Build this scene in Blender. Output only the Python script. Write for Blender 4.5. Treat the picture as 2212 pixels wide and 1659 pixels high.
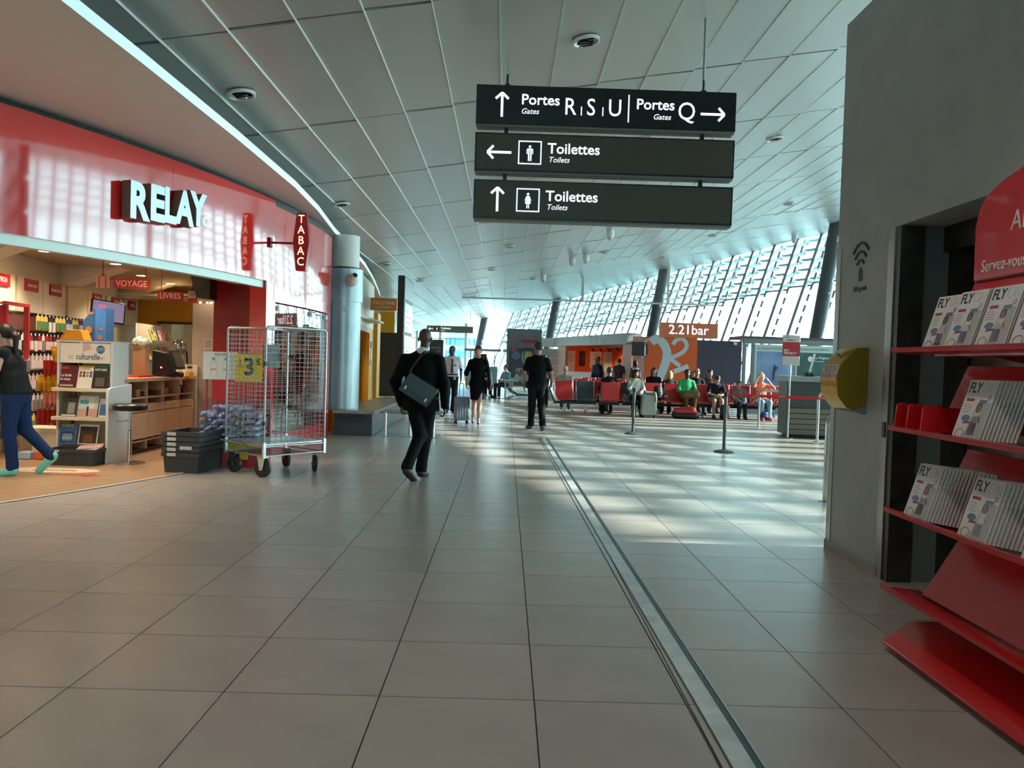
import bpy, bmesh, math, random
import numpy as np
from mathutils import Matrix, Vector
for o in list(bpy.data.objects): bpy.data.objects.remove(o)
SC = bpy.context.scene
COL = SC.collection
PI = math.pi
random.seed(7)

# ------------------------------------------------------------------ camera
def cam_axes(yaw, pitch, roll):
    cy, sy, cp, sp = math.cos(yaw), math.sin(yaw), math.cos(pitch), math.sin(pitch)
    f = Vector((sy*cp, cy*cp, sp)); r = Vector((cy, -sy, 0)); u = r.cross(f)
    c, s = math.cos(roll), math.sin(roll)
    return c*r + s*u, c*u - s*r, f
CR, CU, CF = cam_axes(0.0085, -0.0276, 0.0305)
CAM_H, FPX = 1.45, 1700.0
cd = bpy.data.cameras.new('camera'); cam = bpy.data.objects.new('camera', cd); COL.objects.link(cam)
cd.sensor_width = 36.0; cd.lens = 36.0*FPX/2212; cd.clip_end = 3000; cd.clip_start = 0.05
m = Matrix.Identity(4)
for i in range(3):
    m[i][0], m[i][1], m[i][2] = CR[i], CU[i], -CF[i]
m[2][3] = CAM_H
cam.matrix_world = m
SC.camera = cam
def seen(p):   # rough visibility of a point, used only to choose which repeated pieces become single objects
    q = Vector(p) - Vector((0, 0, CAM_H)); z = q.dot(CF)
    if z < .3: return None
    return 1106 + FPX*q.dot(CR)/z, 829.5 - FPX*q.dot(CU)/z, z

# ------------------------------------------------------------------ world, sun, exposure
W = bpy.data.worlds.new('world'); SC.world = W; W.use_nodes = True
nt = W.node_tree; bg = nt.nodes['Background']
tc = nt.nodes.new('ShaderNodeTexCoord'); sp = nt.nodes.new('ShaderNodeSeparateXYZ'); rp = nt.nodes.new('ShaderNodeValToRGB')
nt.links.new(tc.outputs['Generated'], sp.inputs[0]); nt.links.new(sp.outputs['Z'], rp.inputs[0]); nt.links.new(rp.outputs[0], bg.inputs[0])
rp.color_ramp.elements[0].position = 0.0; rp.color_ramp.elements[0].color = (.76, .97, 1, 1)
rp.color_ramp.elements[1].position = 0.75; rp.color_ramp.elements[1].color = (.36, .74, .92, 1)
bg.inputs[1].default_value = 9.5
sd = bpy.data.lights.new('sun', 'SUN'); sd.energy = 16.0; sd.angle = 0.0093; sd.color = (1, .97, .88)
sun = bpy.data.objects.new('sun', sd); COL.objects.link(sun)
SUN_EL = math.radians(21.0)
sun.rotation_euler = Vector((math.cos(SUN_EL), 0.0, math.sin(SUN_EL))).to_track_quat('Z', 'Y').to_euler()
sun.location = (60, 10, 30)
vs = SC.view_settings
vs.view_transform = 'Standard'; vs.look = 'None'; vs.gamma = 1.0; vs.use_curve_mapping = False
vs.exposure = 0.0

# ------------------------------------------------------------------ materials
MATS = {}
def mat(name, col=(.8, .8, .8), rough=.5, metal=0.0, emit=None, es=1.0, noise=None, nscale=4.0, bump=0.0, spec=.5, alpha=None, coat=0.0, rand=0.0, stretch=None):
    """Principled material; noise = second colour mixed in by a noise; rand = brightness spread between objects"""
    if name in MATS: return MATS[name]
    M = bpy.data.materials.new(name); M.use_nodes = True; MATS[name] = M
    t = M.node_tree; b = t.nodes['Principled BSDF']
    b.inputs['Base Color'].default_value = (*col, 1); b.inputs['Roughness'].default_value = rough
    b.inputs['Metallic'].default_value = metal; b.inputs['Specular IOR Level'].default_value = spec
    b.inputs['Coat Weight'].default_value = coat
    if coat: b.inputs['Coat Roughness'].default_value = .06
    if emit: b.inputs['Emission Color'].default_value = (*emit, 1); b.inputs['Emission Strength'].default_value = es
    M.diffuse_color = (*col, 1)
    src = None
    if noise or bump:
        co = t.nodes.new('ShaderNodeTexCoord'); n = t.nodes.new('ShaderNodeTexNoise'); n.inputs['Scale'].default_value = nscale; n.inputs['Detail'].default_value = 4
        if stretch:
            mp = t.nodes.new('ShaderNodeMapping'); mp.inputs['Scale'].default_value = stretch
            t.links.new(co.outputs['Object'], mp.inputs[0]); t.links.new(mp.outputs[0], n.inputs['Vector'])
        else: t.links.new(co.outputs['Object'], n.inputs['Vector'])
        if noise:
            mx = t.nodes.new('ShaderNodeMix'); mx.data_type = 'RGBA'
            mx.inputs['A'].default_value = (*col, 1); mx.inputs['B'].default_value = (*noise, 1)
            cr = t.nodes.new('ShaderNodeMapRange'); cr.inputs[1].default_value = .35; cr.inputs[2].default_value = .65
            t.links.new(n.outputs['Fac'], cr.inputs[0]); t.links.new(cr.outputs[0], mx.inputs['Factor']); src = mx.outputs['Result']
        if bump:
            bp = t.nodes.new('ShaderNodeBump'); bp.inputs['Strength'].default_value = bump; bp.inputs['Distance'].default_value = .01
            t.links.new(n.outputs['Fac'], bp.inputs['Height']); t.links.new(bp.outputs[0], b.inputs['Normal'])
    if rand:
        oi = t.nodes.new('ShaderNodeObjectInfo'); hs = t.nodes.new('ShaderNodeHueSaturation'); mr = t.nodes.new('ShaderNodeMapRange')
        mr.inputs[3].default_value = 1-rand; mr.inputs[4].default_value = 1+rand
        t.links.new(oi.outputs['Random'], mr.inputs[0]); t.links.new(mr.outputs[0], hs.inputs['Value'])
        if src: t.links.new(src, hs.inputs['Color'])
        else: hs.inputs['Color'].default_value = (*col, 1)
        src = hs.outputs[0]
    if src: t.links.new(src, b.inputs['Base Color'])
    return M
def glassmat(name, tint=(.80, .96, .95), refl=.08, rough=.02):
    if name in MATS: return MATS[name]
    M = bpy.data.materials.new(name); M.use_nodes = True; MATS[name] = M
    t = M.node_tree; t.nodes.clear()
    o = t.nodes.new('ShaderNodeOutputMaterial'); mx = t.nodes.new('ShaderNodeMixShader'); a = t.nodes.new('ShaderNodeBsdfTransparent'); g = t.nodes.new('ShaderNodeBsdfGlossy')
    a.inputs[0].default_value = (*tint, 1); g.inputs['Roughness'].default_value = rough; mx.inputs[0].default_value = refl
    t.links.new(a.outputs[0], mx.inputs[1]); t.links.new(g.outputs[0], mx.inputs[2]); t.links.new(mx.outputs[0], o.inputs[0])
    M.diffuse_color = (*tint, .3)
    return M
def glow(name, col, s=1.0): return mat(name, col, .6, emit=col, es=s)
def rgb(r, g, b):   # sRGB 0..255 to linear
    return tuple((x/255/12.92) if x <= 10 else ((x/255+.055)/1.055)**2.4 for x in (r, g, b))

# ------------------------------------------------------------------ mesh builder
class MB:
    def __init__(s): s.v = []; s.f = []; s.mi = []; s.M = Matrix.Identity(4); s.cur = 0
    def add(s, vs, fs):
        n = len(s.v); s.v += [tuple(s.M @ Vector(p)) for p in vs]; s.f += [tuple(i+n for i in f) for f in fs]; s.mi += [s.cur]*len(fs); return s
    def box(s, a, b):
        x0, y0, z0 = a; x1, y1, z1 = b
        return s.add([(x0,y0,z0),(x1,y0,z0),(x1,y1,z0),(x0,y1,z0),(x0,y0,z1),(x1,y0,z1),(x1,y1,z1),(x0,y1,z1)],
                     [(0,3,2,1),(4,5,6,7),(0,1,5,4),(1,2,6,5),(2,3,7,6),(3,0,4,7)])
    def cbox(s, c, d): return s.box([c[i]-d[i]/2 for i in range(3)], [c[i]+d[i]/2 for i in range(3)])
    def tube(s, pts, r, n=8, cap=True, closed=False):
        pts = [Vector(p) for p in pts]; k = len(pts); rs = r if isinstance(r, (list, tuple)) else [r]*k
        vs, fs = [], []; ref = None
        for i, p in enumerate(pts):
            if closed: d = pts[(i+1) % k]-pts[i-1]
            else: d = (pts[min(i+1, k-1)]-pts[max(i-1, 0)])
            d.normalize()
            if ref is None: ref = Vector((0, 0, 1)) if abs(d.z) < .9 else Vector((1, 0, 0))
            a = (ref - d*ref.dot(d)).normalized(); b = d.cross(a); ref = a
            for j in range(n):
                t = 2*PI*j/n; vs.append(p + (a*math.cos(t)+b*math.sin(t))*rs[i])
        for i in range(k if closed else k-1):
            for j in range(n):
                i2 = (i+1) % k; fs.append((i*n+j, i*n+(j+1) % n, i2*n+(j+1) % n, i2*n+j))
        if cap and not closed: fs += [tuple(range(n-1, -1, -1)), tuple((k-1)*n+j for j in range(n))]
        return s.add(vs, fs)
    def lathe(s, prof, n=20, c=(0, 0, 0), cap=True):   # profile of (r, z)
        vs, fs = [], []
        for r, z in prof:
            for j in range(n):
                t = 2*PI*j/n; vs.append((c[0]+r*math.cos(t), c[1]+r*math.sin(t), c[2]+z))
        for i in range(len(prof)-1):
            for j in range(n): fs.append((i*n+j, i*n+(j+1) % n, (i+1)*n+(j+1) % n, (i+1)*n+j))
        if cap and prof[0][0] > 1e-4: fs.append(tuple(range(n-1, -1, -1)))
        if cap and prof[-1][0] > 1e-4: fs.append(tuple((len(prof)-1)*n+j for j in range(n)))
        return s.add(vs, fs)
    def prism(s, poly, d0, d1, ax='z'):   # polygon (ccw) extruded along an axis
        n = len(poly); mk = {'z': lambda p, d: (p[0], p[1], d), 'y': lambda p, d: (p[0], d, p[1]), 'x': lambda p, d: (d, p[0], p[1])}[ax]
        return s.add([mk(p, d0) for p in poly]+[mk(p, d1) for p in poly],
                     [tuple(range(n-1, -1, -1)), tuple(range(n, 2*n))]+[(i, (i+1) % n, n+(i+1) % n, n+i) for i in range(n)])
    def ball(s, c, r, n=10, m=7):
        r = r if isinstance(r, (tuple, list)) else (r, r, r); vs, fs = [], []
        for i in range(m+1):
            p = PI*i/m
            for j in range(n):
                t = 2*PI*j/n; vs.append((c[0]+r[0]*math.sin(p)*math.cos(t), c[1]+r[1]*math.sin(p)*math.sin(t), c[2]-r[2]*math.cos(p)))
        for i in range(m):
            for j in range(n): fs.append((i*n+j, i*n+(j+1) % n, (i+1)*n+(j+1) % n, (i+1)*n+j))
        return s.add(vs, fs)
    def sheet(s, rows):   # grid of points
        n = len(rows[0]); vs = [p for r in rows for p in r]
        return s.add(vs, [(i*n+j, i*n+j+1, (i+1)*n+j+1, (i+1)*n+j) for i in range(len(rows)-1) for j in range(n-1)])
    def mesh(s, name, mats):
        me = bpy.data.meshes.new(name); me.from_pydata(s.v, [], s.f)
        for m_ in (mats if isinstance(mats, (list, tuple)) else [mats]): me.materials.append(m_)
        if any(s.mi): me.polygons.foreach_set('material_index', s.mi)
        bm = bmesh.new(); bm.from_mesh(me); bmesh.ops.recalc_face_normals(bm, faces=bm.faces); bm.to_mesh(me); bm.free()
        return me
    def build(s, name, mats, parent=None, smooth=None, bevel=0, solid=0):
        me = s.mesh(name, mats)
        if smooth: me.shade_smooth(); me.set_sharp_from_angle(angle=math.radians(smooth))
        o = link(name, me, parent)
        if solid:
            md = o.modifiers.new('solid', 'SOLIDIFY'); md.thickness = solid; md.offset = 0
        if bevel:
            md = o.modifiers.new('bevel', 'BEVEL'); md.width = bevel; md.segments = 2; md.limit_method = 'ANGLE'; md.angle_limit = math.radians(40)
            for p in me.polygons: p.use_smooth = True
            me.set_sharp_from_angle(angle=math.radians(50))
        return o
def link(name, data, parent=None):
    o = bpy.data.objects.new(name, data); COL.objects.link(o)
    if parent: o.parent = parent
    return o
def tag(o, label=None, cat=None, group=None, kind=None):
    if label: o['label'] = label
    if cat: o['category'] = cat
    if group: o['group'] = group
    if kind: o['kind'] = kind
    return o
def thing(name, label, cat, loc=(0, 0, 0), rz=0.0, group=None):
    o = link(name, None); o.location = loc; o.rotation_euler = (0, 0, rz); o.empty_display_size = .1
    return tag(o, label, cat, group)
def dup(root, label=None, loc=None, rz=None, group=None, parent=None):
    r = root.copy(); COL.objects.link(r); r.parent = parent
    if label: r['label'] = label
    if group: r['group'] = group
    if loc is not None: r.location = loc
    if rz is not None: r.rotation_euler = (0, 0, rz)
    for ch in root.children:
        c = dup(ch, parent=r); c.matrix_parent_inverse = ch.matrix_parent_inverse.copy()
    return r
def bx(name, a, b, m_, parent=None, bevel=0): return MB().box(a, b).build(name, m_, parent, bevel=bevel)
def T(x, y, z, rz=0, rx=0, ry=0): return Matrix.Translation((x, y, z)) @ Matrix.Rotation(rz, 4, 'Z') @ Matrix.Rotation(ry, 4, 'Y') @ Matrix.Rotation(rx, 4, 'X')
def frame(origin, right, up):   # text/decal plane: x along right, y along up, z towards the reader
    r = Vector(right).normalized(); u = Vector(up).normalized(); n = r.cross(u)
    m_ = Matrix.Identity(4)
    for i in range(3): m_[i][0], m_[i][1], m_[i][2], m_[i][3] = r[i], u[i], n[i], origin[i]
    return m_
def text(s, size, m_, parent, M, name='lettering', bold=0.0, shear=0.0, sx=1.0, align='LEFT', ext=.0015, space=1.0):
    cu = bpy.data.curves.new('t', 'FONT'); cu.body = s; cu.size = size; cu.offset = bold*size; cu.shear = shear; cu.align_x = align
    cu.extrude = ext; cu.space_character = space; cu.resolution_u = 3
    to = bpy.data.objects.new('t', cu); COL.objects.link(to)
    bpy.context.view_layer.update()
    me = bpy.data.meshes.new_from_object(to.evaluated_get(bpy.context.evaluated_depsgraph_get()))
    bpy.data.objects.remove(to); bpy.data.curves.remove(cu)
    me.name = name; me.materials.clear(); me.materials.append(m_)
    me.transform(M @ Matrix.Diagonal((sx, 1, 1, 1)))
    return link(name, me, parent)
# ================================================================== the setting
M_tile = mat('floor_tile', rgb(182, 173, 164), .30, noise=rgb(170, 162, 154), nscale=2.2, rand=.05)
M_grout = mat('grout', rgb(62, 58, 56), .8)
M_panel = mat('ceiling_panel_paint', rgb(184, 188, 186), .34, metal=.25, rand=.03)
M_ceilgap = mat('ceiling_batten', rgb(176, 178, 176), .5)
M_white = mat('white_paint', rgb(222, 224, 220), .5)
M_greywall = mat('grey_wall_paint', rgb(176, 180, 178), .55, noise=rgb(168, 172, 170), nscale=3)
M_steel = mat('brushed_steel', rgb(176, 172, 164), .32, metal=1.0, noise=rgb(150, 146, 138), nscale=30, stretch=(1, 1, .05))
M_chrome = mat('chrome', rgb(205, 208, 210), .14, metal=1.0)
M_alu = mat('aluminium', rgb(170, 176, 178), .35, metal=.9)
M_black = mat('black_plastic', rgb(16, 17, 18), .4)
M_dark = mat('dark_metal', rgb(44, 46, 48), .4, metal=.3)
M_red = mat('gloss_red', rgb(230, 40, 36), .10, coat=1.0)
M_red.node_tree.nodes['Principled BSDF'].inputs['Coat IOR'].default_value = 1.85
M_redd = mat('dark_red_paint', rgb(150, 14, 18), .35)
M_glass = glassmat('window_glass')
M_paper = mat('paper_white', rgb(236, 236, 232), .6)
M_ltwhite = glow('lit_white', (.86, .92, 1.0), 1.25)

# ---- floor: dark grout bed, the near tiles as single pieces, the far ones joined
TW = .666; TX0 = .165; TY0 = 3.346
floor = bx('floor', (-17, -14, -.30), (31, 62, -.006), M_grout); tag(floor, kind='structure')
tile_me = MB().box((.003, .003, -.012), (TW-.003, TW-.003, 0)).mesh('tile', M_tile)
cand = []; rest = MB()
def storefront_x(y):   # red shop front: an arc in plan
    d = 15.524**2 - (y-13.851)**2
    return -18.725 + math.sqrt(d) if d > 0 else -30
for i in range(-26, 47):
    for j in range(-26, 88):
        x, y = TX0+i*TW, TY0+j*TW
        if y < 15 and x+TW < storefront_x(max(y, 1)) - .1: continue
        if x > 11.26+.45+(28-y)*.4916+2: continue
        s = seen((x+TW/2, y+TW/2, 0)); px = -1
        if s and -60 < s[0] < 2272 and s[1] < 1800 and not (x > 2.7 and y < 6.4):
            px = FPX*FPX*CAM_H*TW*TW/s[2]**3
        cand.append((px, x, y))
cand.sort(reverse=True)
for k, (px, x, y) in enumerate(cand):
    if k < 290 and px > 0:
        o = link('tile', tile_me, floor); o.location = (x, y, 0)
    else:
        rest.box((x+.003, y+.003, -.008), (x+TW-.003, y+TW-.003, 0))
tag(rest.build('tile_field', M_tile, floor), kind='stuff')
# expansion joint: aluminium strip with a groove each side
trm = link('trim_1', None); tag(trm, kind='structure')
M_jalu = mat('joint_aluminium', rgb(218, 224, 224), .42, metal=.2, noise=rgb(190, 198, 198), nscale=6)
def chx(y): return .925 - max(0, y-3)*.0115
def strip(name, a, b, z, m_, y0=-3.0, y1=15.2):
    ys = [y0+(y1-y0)*i/12 for i in range(13)]
    mb = MB(); mb.sheet([[(chx(y)+a, y, z), (chx(y)+b, y, z)] for y in ys]); return mb.build(name, m_, trm, solid=.002)
strip('cover_strip', -.055, .030, .003, M_jalu)
strip('groove', .030, .060, .002, M_dark); strip('edge_rail', .060, .072, .004, M_alu); strip('groove', -.063, -.055, .002, M_dark); strip('cut_joint', -.104, -.098, .0015, M_grout)

# ---- shop floor (wood look vinyl) with the white edge line
M_wood = mat('vinyl_oak', rgb(186, 150, 112), .38, noise=rgb(156, 122, 88), nscale=3.0, stretch=(1.2, 14, 1))
mb = MB(); ys = [-4+i*.6 for i in range(31)]
mb.sheet([[(-16.5, y, .004), (storefront_x(y), y, .004)] for y in ys])
tag(mb.build('floor_shop', M_wood, solid=.006), kind='structure')
mb = MB(); ys = [1.2+i*.4 for i in range(33)]
mb.sheet([[(storefront_x(y)-.008, y, .008), (storefront_x(y)+.03, y, .008)] for y in ys])
tag(mb.build('trim_2', mat('edge_line', rgb(225, 220, 210), .4), solid=.004), kind='structure')

# ---- main ceiling: sloping plane of long metal panels, rising to the window side
CS, CZ = .18, 4.70
def cz(x): return CZ + CS*x
PW, PL, PX0, PY0 = .585, 2.78, -.155, 6.93
ceil = link('ceiling', None); tag(ceil, kind='structure')
def roof_edge(y): # where the leaning facade meets the roof, plus a short overhang
    s_ = (y-28)/.897; x = 11.26-.441*s_
    return (x+.09+.359*(CZ+CS*x)/.935) + .55 - .176*.49
mb = MB(); ys = [-14, -6, 2, 10, 18, 26, 34, 42, 50, 58, 62]
mb.sheet([[(-9, y, cz(-9)+.036), (roof_edge(y), y, cz(roof_edge(y))+.036)] for y in ys]); mb.sheet([[(-9, y, cz(-9)+.35), (roof_edge(y), y, cz(roof_edge(y))+.25)] for y in ys])
mb.build('deck', M_ceilgap, ceil)
sl = math.atan(CS)
pan_me = MB().cbox((0, 0, .012), (PW-.0015, PL-.05, .024)).mesh('panel', M_panel)
cand = []
for i in range(-9, 34):
    for j in range(-7, 20):
        x, y = PX0+(i+.5)*PW, PY0+(j+.5)*PL
        if x > roof_edge(y)-.5: continue
        s = seen((x, y, cz(x))); px = -1
        if s and -150 < s[0] < 2350 and -200 < s[1] < 900 and not (s[0] > 1830 and s[2] < 9 and x > 2.9): px = PW*PL*3.3/s[2]**3
        cand.append((px, x, y))
cand.sort(reverse=True)
rest = MB(); rr = random.Random(3)
for k, (px, x, y) in enumerate(cand):
    tilt = -sl + math.radians(1.5 + rr.uniform(-.35, .35)); twist = math.radians(rr.uniform(-.25, .25))
    if k < 290 and px > 0:
        o = link('panel', pan_me, ceil); o.location = (x, y, cz(x)); o.rotation_euler = (twist, tilt, 0)
    else:
        rest.M = T(x, y, cz(x), 0, twist, tilt); rest.cbox((0, 0, .012), (PW-.0015, PL-.05, .024))
tag(rest.build('panel_field', M_panel, ceil), kind='stuff')
M_joint = mat('joint_white', rgb(236, 238, 236), .35)
for i in range(-6, 24):
    x = PX0+i*PW; y1 = 30 if x < 8 else 24
    bx('joint_strip', (x-.003, 1.5, cz(x)-.016), (x+.003, y1, cz(x)+.01), M_joint, ceil)

# ---- shop side soffit slab with its bright lit edge
SOFX = [(-14, -3.02), (0, -3.02), (5.3, -3.01), (6.4, -2.98), (8.5, -2.95), (10.9, -2.96), (12.6, -3.05), (14.6, -3.24), (17, -3.40), (19.9, -3.62), (23, -3.95), (26.5, -4.38), (29.3, -4.75), (33, -5.4), (40, -7.0)]
M_soffit = mat('soffit_paint', rgb(228, 222, 218), .5)
sof = link('trim_3', None); tag(sof, kind='structure')
mb = MB(); mb.sheet([[(-16.5, y, 3.75), (x, y, 3.75)] for y, x in SOFX]); mb.build('soffit', M_soffit, sof)
mb = MB(); mb.sheet([[(x, y, 3.845), (x-2.6, y, 3.9)] for y, x in SOFX]); mb.build('slab_top', M_white, sof)
mb = MB(); mb.sheet([[(x, y, 3.75), (x, y, 3.845)] for y, x in SOFX])
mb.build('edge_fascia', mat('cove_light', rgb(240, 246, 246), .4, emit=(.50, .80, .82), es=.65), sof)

# ---- grey lift block on the window side
wr = link('wall_right', None); tag(wr, kind='structure')
WX = 2.69
mb = MB(); mb.box((WX, 5.49, 0), (5.4, 6.45, 4.27)); mb.box((WX, -10, 2.475), (5.4, 5.49, 4.27)); mb.box((WX, -10, 0), (5.4, 2.6, 2.475)); mb.box((3.20, 2.6, 0), (5.4, 5.49, 2.475))
mb.build('shaft', M_greywall, wr)
bb = MB().box((WX-.012, 5.56, 0), (WX, 6.46, .07)).box((WX-.012, 6.45, 0), (3.6, 6.462, .07)); bb.build('skirting', mat('skirting_stone', rgb(168, 160, 150), .5), wr)
bx('corner_trim', (WX-.006, 6.372, .07), (WX, 6.456, 2.47), M_steel, wr)
bx('door_trim', (WX-.008, 5.485, 0), (WX+.002, 5.575, 2.47), M_steel, wr)
# lift doorway: dark steel jambs stepping back to the sliding door
dr = link('door_1', None); tag(dr, kind='structure')
M_jamb = mat('dark_steel', rgb(96, 90, 84), .38, metal=.85, noise=rgb(80, 76, 72), nscale=8)
bx('jamb', (WX+.002, 5.42, 0), (2.86, 5.488, 2.47), M_jamb, dr)
bx('jamb_panel', (2.86, 5.44, 0), (3.04, 5.488, 2.47), mat('jamb_grey', rgb(120, 126, 126), .5), dr)
bx('jamb', (3.04, 5.30, 0), (3.12, 5.488, 2.40), M_jamb, dr)
bx('head', (3.0, 2.6, 2.30), (3.2, 5.44, 2.475), M_jamb, dr)
bx('leaf', (3.14, 4.3, 0), (3.18, 5.30, 2.30), mat('lift_door_steel', rgb(120, 114, 108), .4, metal=.8), dr)
bx('leaf', (3.14, 3.2, 0), (3.18, 4.29, 2.30), MATS['lift_door_steel'], dr)
bx('call_button', (WX-.014, 5.505, 1.00), (WX-.006, 5.545, 1.11), M_black, dr)

# ---- window facade: leaning ladder mullions, panes, louvre blades, round columns
FT = Vector((-.441, .897, 0)); FN = Vector((.897, .441, 0)); FB = Vector((11.26, 28, 0))
LEAN = .40
win = link('window_1', None); tag(win, kind='structure')
M_mull = mat('mullion_grey', rgb(150, 160, 164), .4, metal=.4)
M_louv = mat('louvre_blade', rgb(112, 150, 160), .5, metal=.2)
def fac(s, z, off=0.0): return FB + FT*s + FN*(.1+LEAN*z+off) + Vector((0, 0, z))
def ztop(s):
    b = FB+FT*s+FN*.1; return (CZ+CS*b.x)/(1-CS*LEAN*FN.x)+.02
SP = 9.7/8
S_LO, S_HI = -38, 23
mull = []
for k in range(S_LO, S_HI+1):
    s = k*SP; zt = ztop(s); mb = MB()
    # ladder fin: inner flange, outer flange, rungs between
    for o0, o1, w in ((-.46, -.36, .15), (-.05, .05, .12)):
        a0, a1, b0, b1 = fac(s, 0, o0), fac(s, 0, o1), fac(s, zt, o0), fac(s, zt, o1); w2 = FT*w/2
        mb.add([a0-w2, a1-w2, a1+w2, a0+w2, b0-w2, b1-w2, b1+w2, b0+w2], [(0,3,2,1),(4,5,6,7),(0,1,5,4),(1,2,6,5),(2,3,7,6),(3,0,4,7)])
    n = int(zt/.42)
    for r in range(n):
        z0 = zt*(r+.2)/n; z1 = z0+.17; w2 = FT*.05
        a0, a1, b0, b1 = fac(s, z0, -.37), fac(s, z0, -.04), fac(s, z1, -.37), fac(s, z1, -.04)
        mb.add([a0-w2, a1-w2, a1+w2, a0+w2, b0-w2, b1-w2, b1+w2, b0+w2], [(0,3,2,1),(4,5,6,7),(0,1,5,4),(1,2,6,5),(2,3,7,6),(3,0,4,7)])
    mb.build('mullion', M_mull, win)
def fbar(mb, s0, s1, z0, z1, o0, o1):
    q = [fac(s, z, o) for z in (z0, z1) for s, o in ((s0, o0), (s1, o0), (s1, o1), (s0, o1))]
    mb.add(q, [(0,3,2,1),(4,5,6,7),(0,1,5,4),(1,2,6,5),(2,3,7,6),(3,0,4,7)])
for k in range(S_LO, S_HI):
    s0, s1 = k*SP, (k+1)*SP; zt = min(ztop(s0), ztop(s1))
    zl = 2.0 if k > 3 else 4.3; mb = MB()
    mb.add([fac(s0, 0), fac(s1, 0), fac(s1, ztop(s1)), fac(s0, ztop(s0))], [(0, 1, 2, 3)]); mb.build('pane', M_glass, win)
    mb = MB(); zz = .10; fbar(mb, s0, s1, zz, zz+.12, -.05, .05); mb.build('transom', M_mull, win)
    zm = max(2.6, zt-2.1); mb = MB(); fbar(mb, s0, s1, zm, zm+.07, -.05, .05); mb.build('transom', M_mull, win)
    nb = 5
    for r in range(nb):
        z = zm + (zt-zm)*(r+.75)/nb; mb = MB(); fbar(mb, s0, s1, z, z+.07, .12, .40); mb.build('louvre', M_louv, win)
# round leaning columns
M_colm = mat('column_paint', rgb(74, 82, 86), .45)
for k in range(-4, 4):
    b = FB + FT*(9.7*k) - FN*.55; zt = (CZ+CS*b.x)/(1-CS*.19*FN.x)+.1
    mb = MB(); mb.tube([b - FN*(.19*1.45), b + FN*(.19*(zt-1.45)) + Vector((0, 0, zt))], .24, 20); c_ = mb.build('trim_4', M_colm, smooth=40); tag(c_, kind='structure')

# ---- far end glazing
we = link('window_2', None); tag(we, kind='structure')
YE = 58.0; xs = [-16, -13.2, -10.4, -8.6, -6.6, -4.9, -3.0]
for i, x in enumerate(xs):
    bx('mullion', (x-.09, YE-.1, 0), (x+.09, YE+.1, cz(x)+.05), M_mull, we)
    if i: 
        bx('pane', (xs[i-1], YE-.01, 0), (x, YE+.01, cz(x)), M_glass, we); bx('transom', (xs[i-1], YE-.06, 3.0), (x, YE+.06, 3.08), M_mull, we)
        bx('transom', (xs[i-1], YE-.06, 1.0), (x, YE+.06, 1.08), M_mull, we)
# ---- the rest of the shell, mostly out of frame
M_shell = mat('shell_wall', rgb(170, 168, 164), .6)
wbk = link('wall_back', None); tag(wbk, kind='structure')
bx('parapet', (-17, -14.3, -.3), (31, -14, .4), M_shell, wbk); bx('side_wall', (-17, -14.3, .4), (-2.6, -14, 11), M_shell, wbk); bx('side_wall', (2.6, -14.3, .4), (31, -14, 11), M_shell, wbk)
wnb = link('added_window', None); tag(wnb, kind='structure')  # added unseen window, put in to let sky light onto the near floor
for i in range(5):
    x = -2.6+i*1.3; bx('mullion', (x-.06, -14.2, .4), (x+.06, -14, cz(x)+.3), M_mull, wnb)
    if i < 4: bx('pane', (x, -14.12, .4), (x+1.3, -14.10, cz(x+1.3)+.3), M_glass, wnb)
tag(bx('wall_left', (-17.3, -14, -.3), (-17, 60, 4.2), M_shell), kind='structure')
# ---- glass smoke screen hanging from the ceiling across the hall
sm = link('window_3', None); tag(sm, kind='structure')
YS, ZS = 35.5, 4.33
x0 = (ZS-CZ)/CS+.0; x1 = 12.2
mb = MB(); mb.add([(x0, YS, ZS), (x1, YS, ZS), (x1, YS, cz(x1)), ], [(0, 1, 2)]); mb.build('pane', glassmat('smoke_screen_glass', (.86, .93, .93), .10), sm)
bx('rail', (x0, YS-.04, ZS-.07), (x1, YS+.04, ZS), M_white, sm)
for x in (3.35, 7.2, 11.0): bx('post', (x-.05, YS-.04, ZS), (x+.05, YS+.04, cz(x)), M_white, sm)

# ---- outside: apron and control tower
tag(bx('ground', (-400, -400, -6.2), (900, 900, -6), mat('apron_concrete', rgb(188, 190, 186), .8)), kind='structure')
tw = thing('control_tower', 'pale blue glazed tower outside the far windows above the toilet sign', 'tower', (-10.5, 190, -6))
mb = MB(); mb.lathe([(4.2, 0), (4.0, 16), (4.6, 20), (5.8, 28)], 18); mb.build('shaft', mat('tower_blue', rgb(150, 190, 225), .4), tw, smooth=30)
for i in range(9):
    a = 2*PI*i/18+PI
    for z in (9, 12, 20.5, 23.5):
        r = 4.2 if z < 16 else 5.0+(z-20)*.12
        mb = MB(); mb.M = T(r*math.cos(a), r*math.sin(a), z, a); mb.cbox((0, 0, 0), (.5, 1.0, 1.7)); mb.build('pane', mat('tower_pane', rgb(70, 120, 170), .2), tw)
mb = MB(); mb.lathe([(6.2, 28), (6.6, 32), (3, 34)], 18); mb.build('cab', mat('tower_cab', rgb(110, 150, 190), .3), tw, smooth=30)
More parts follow.
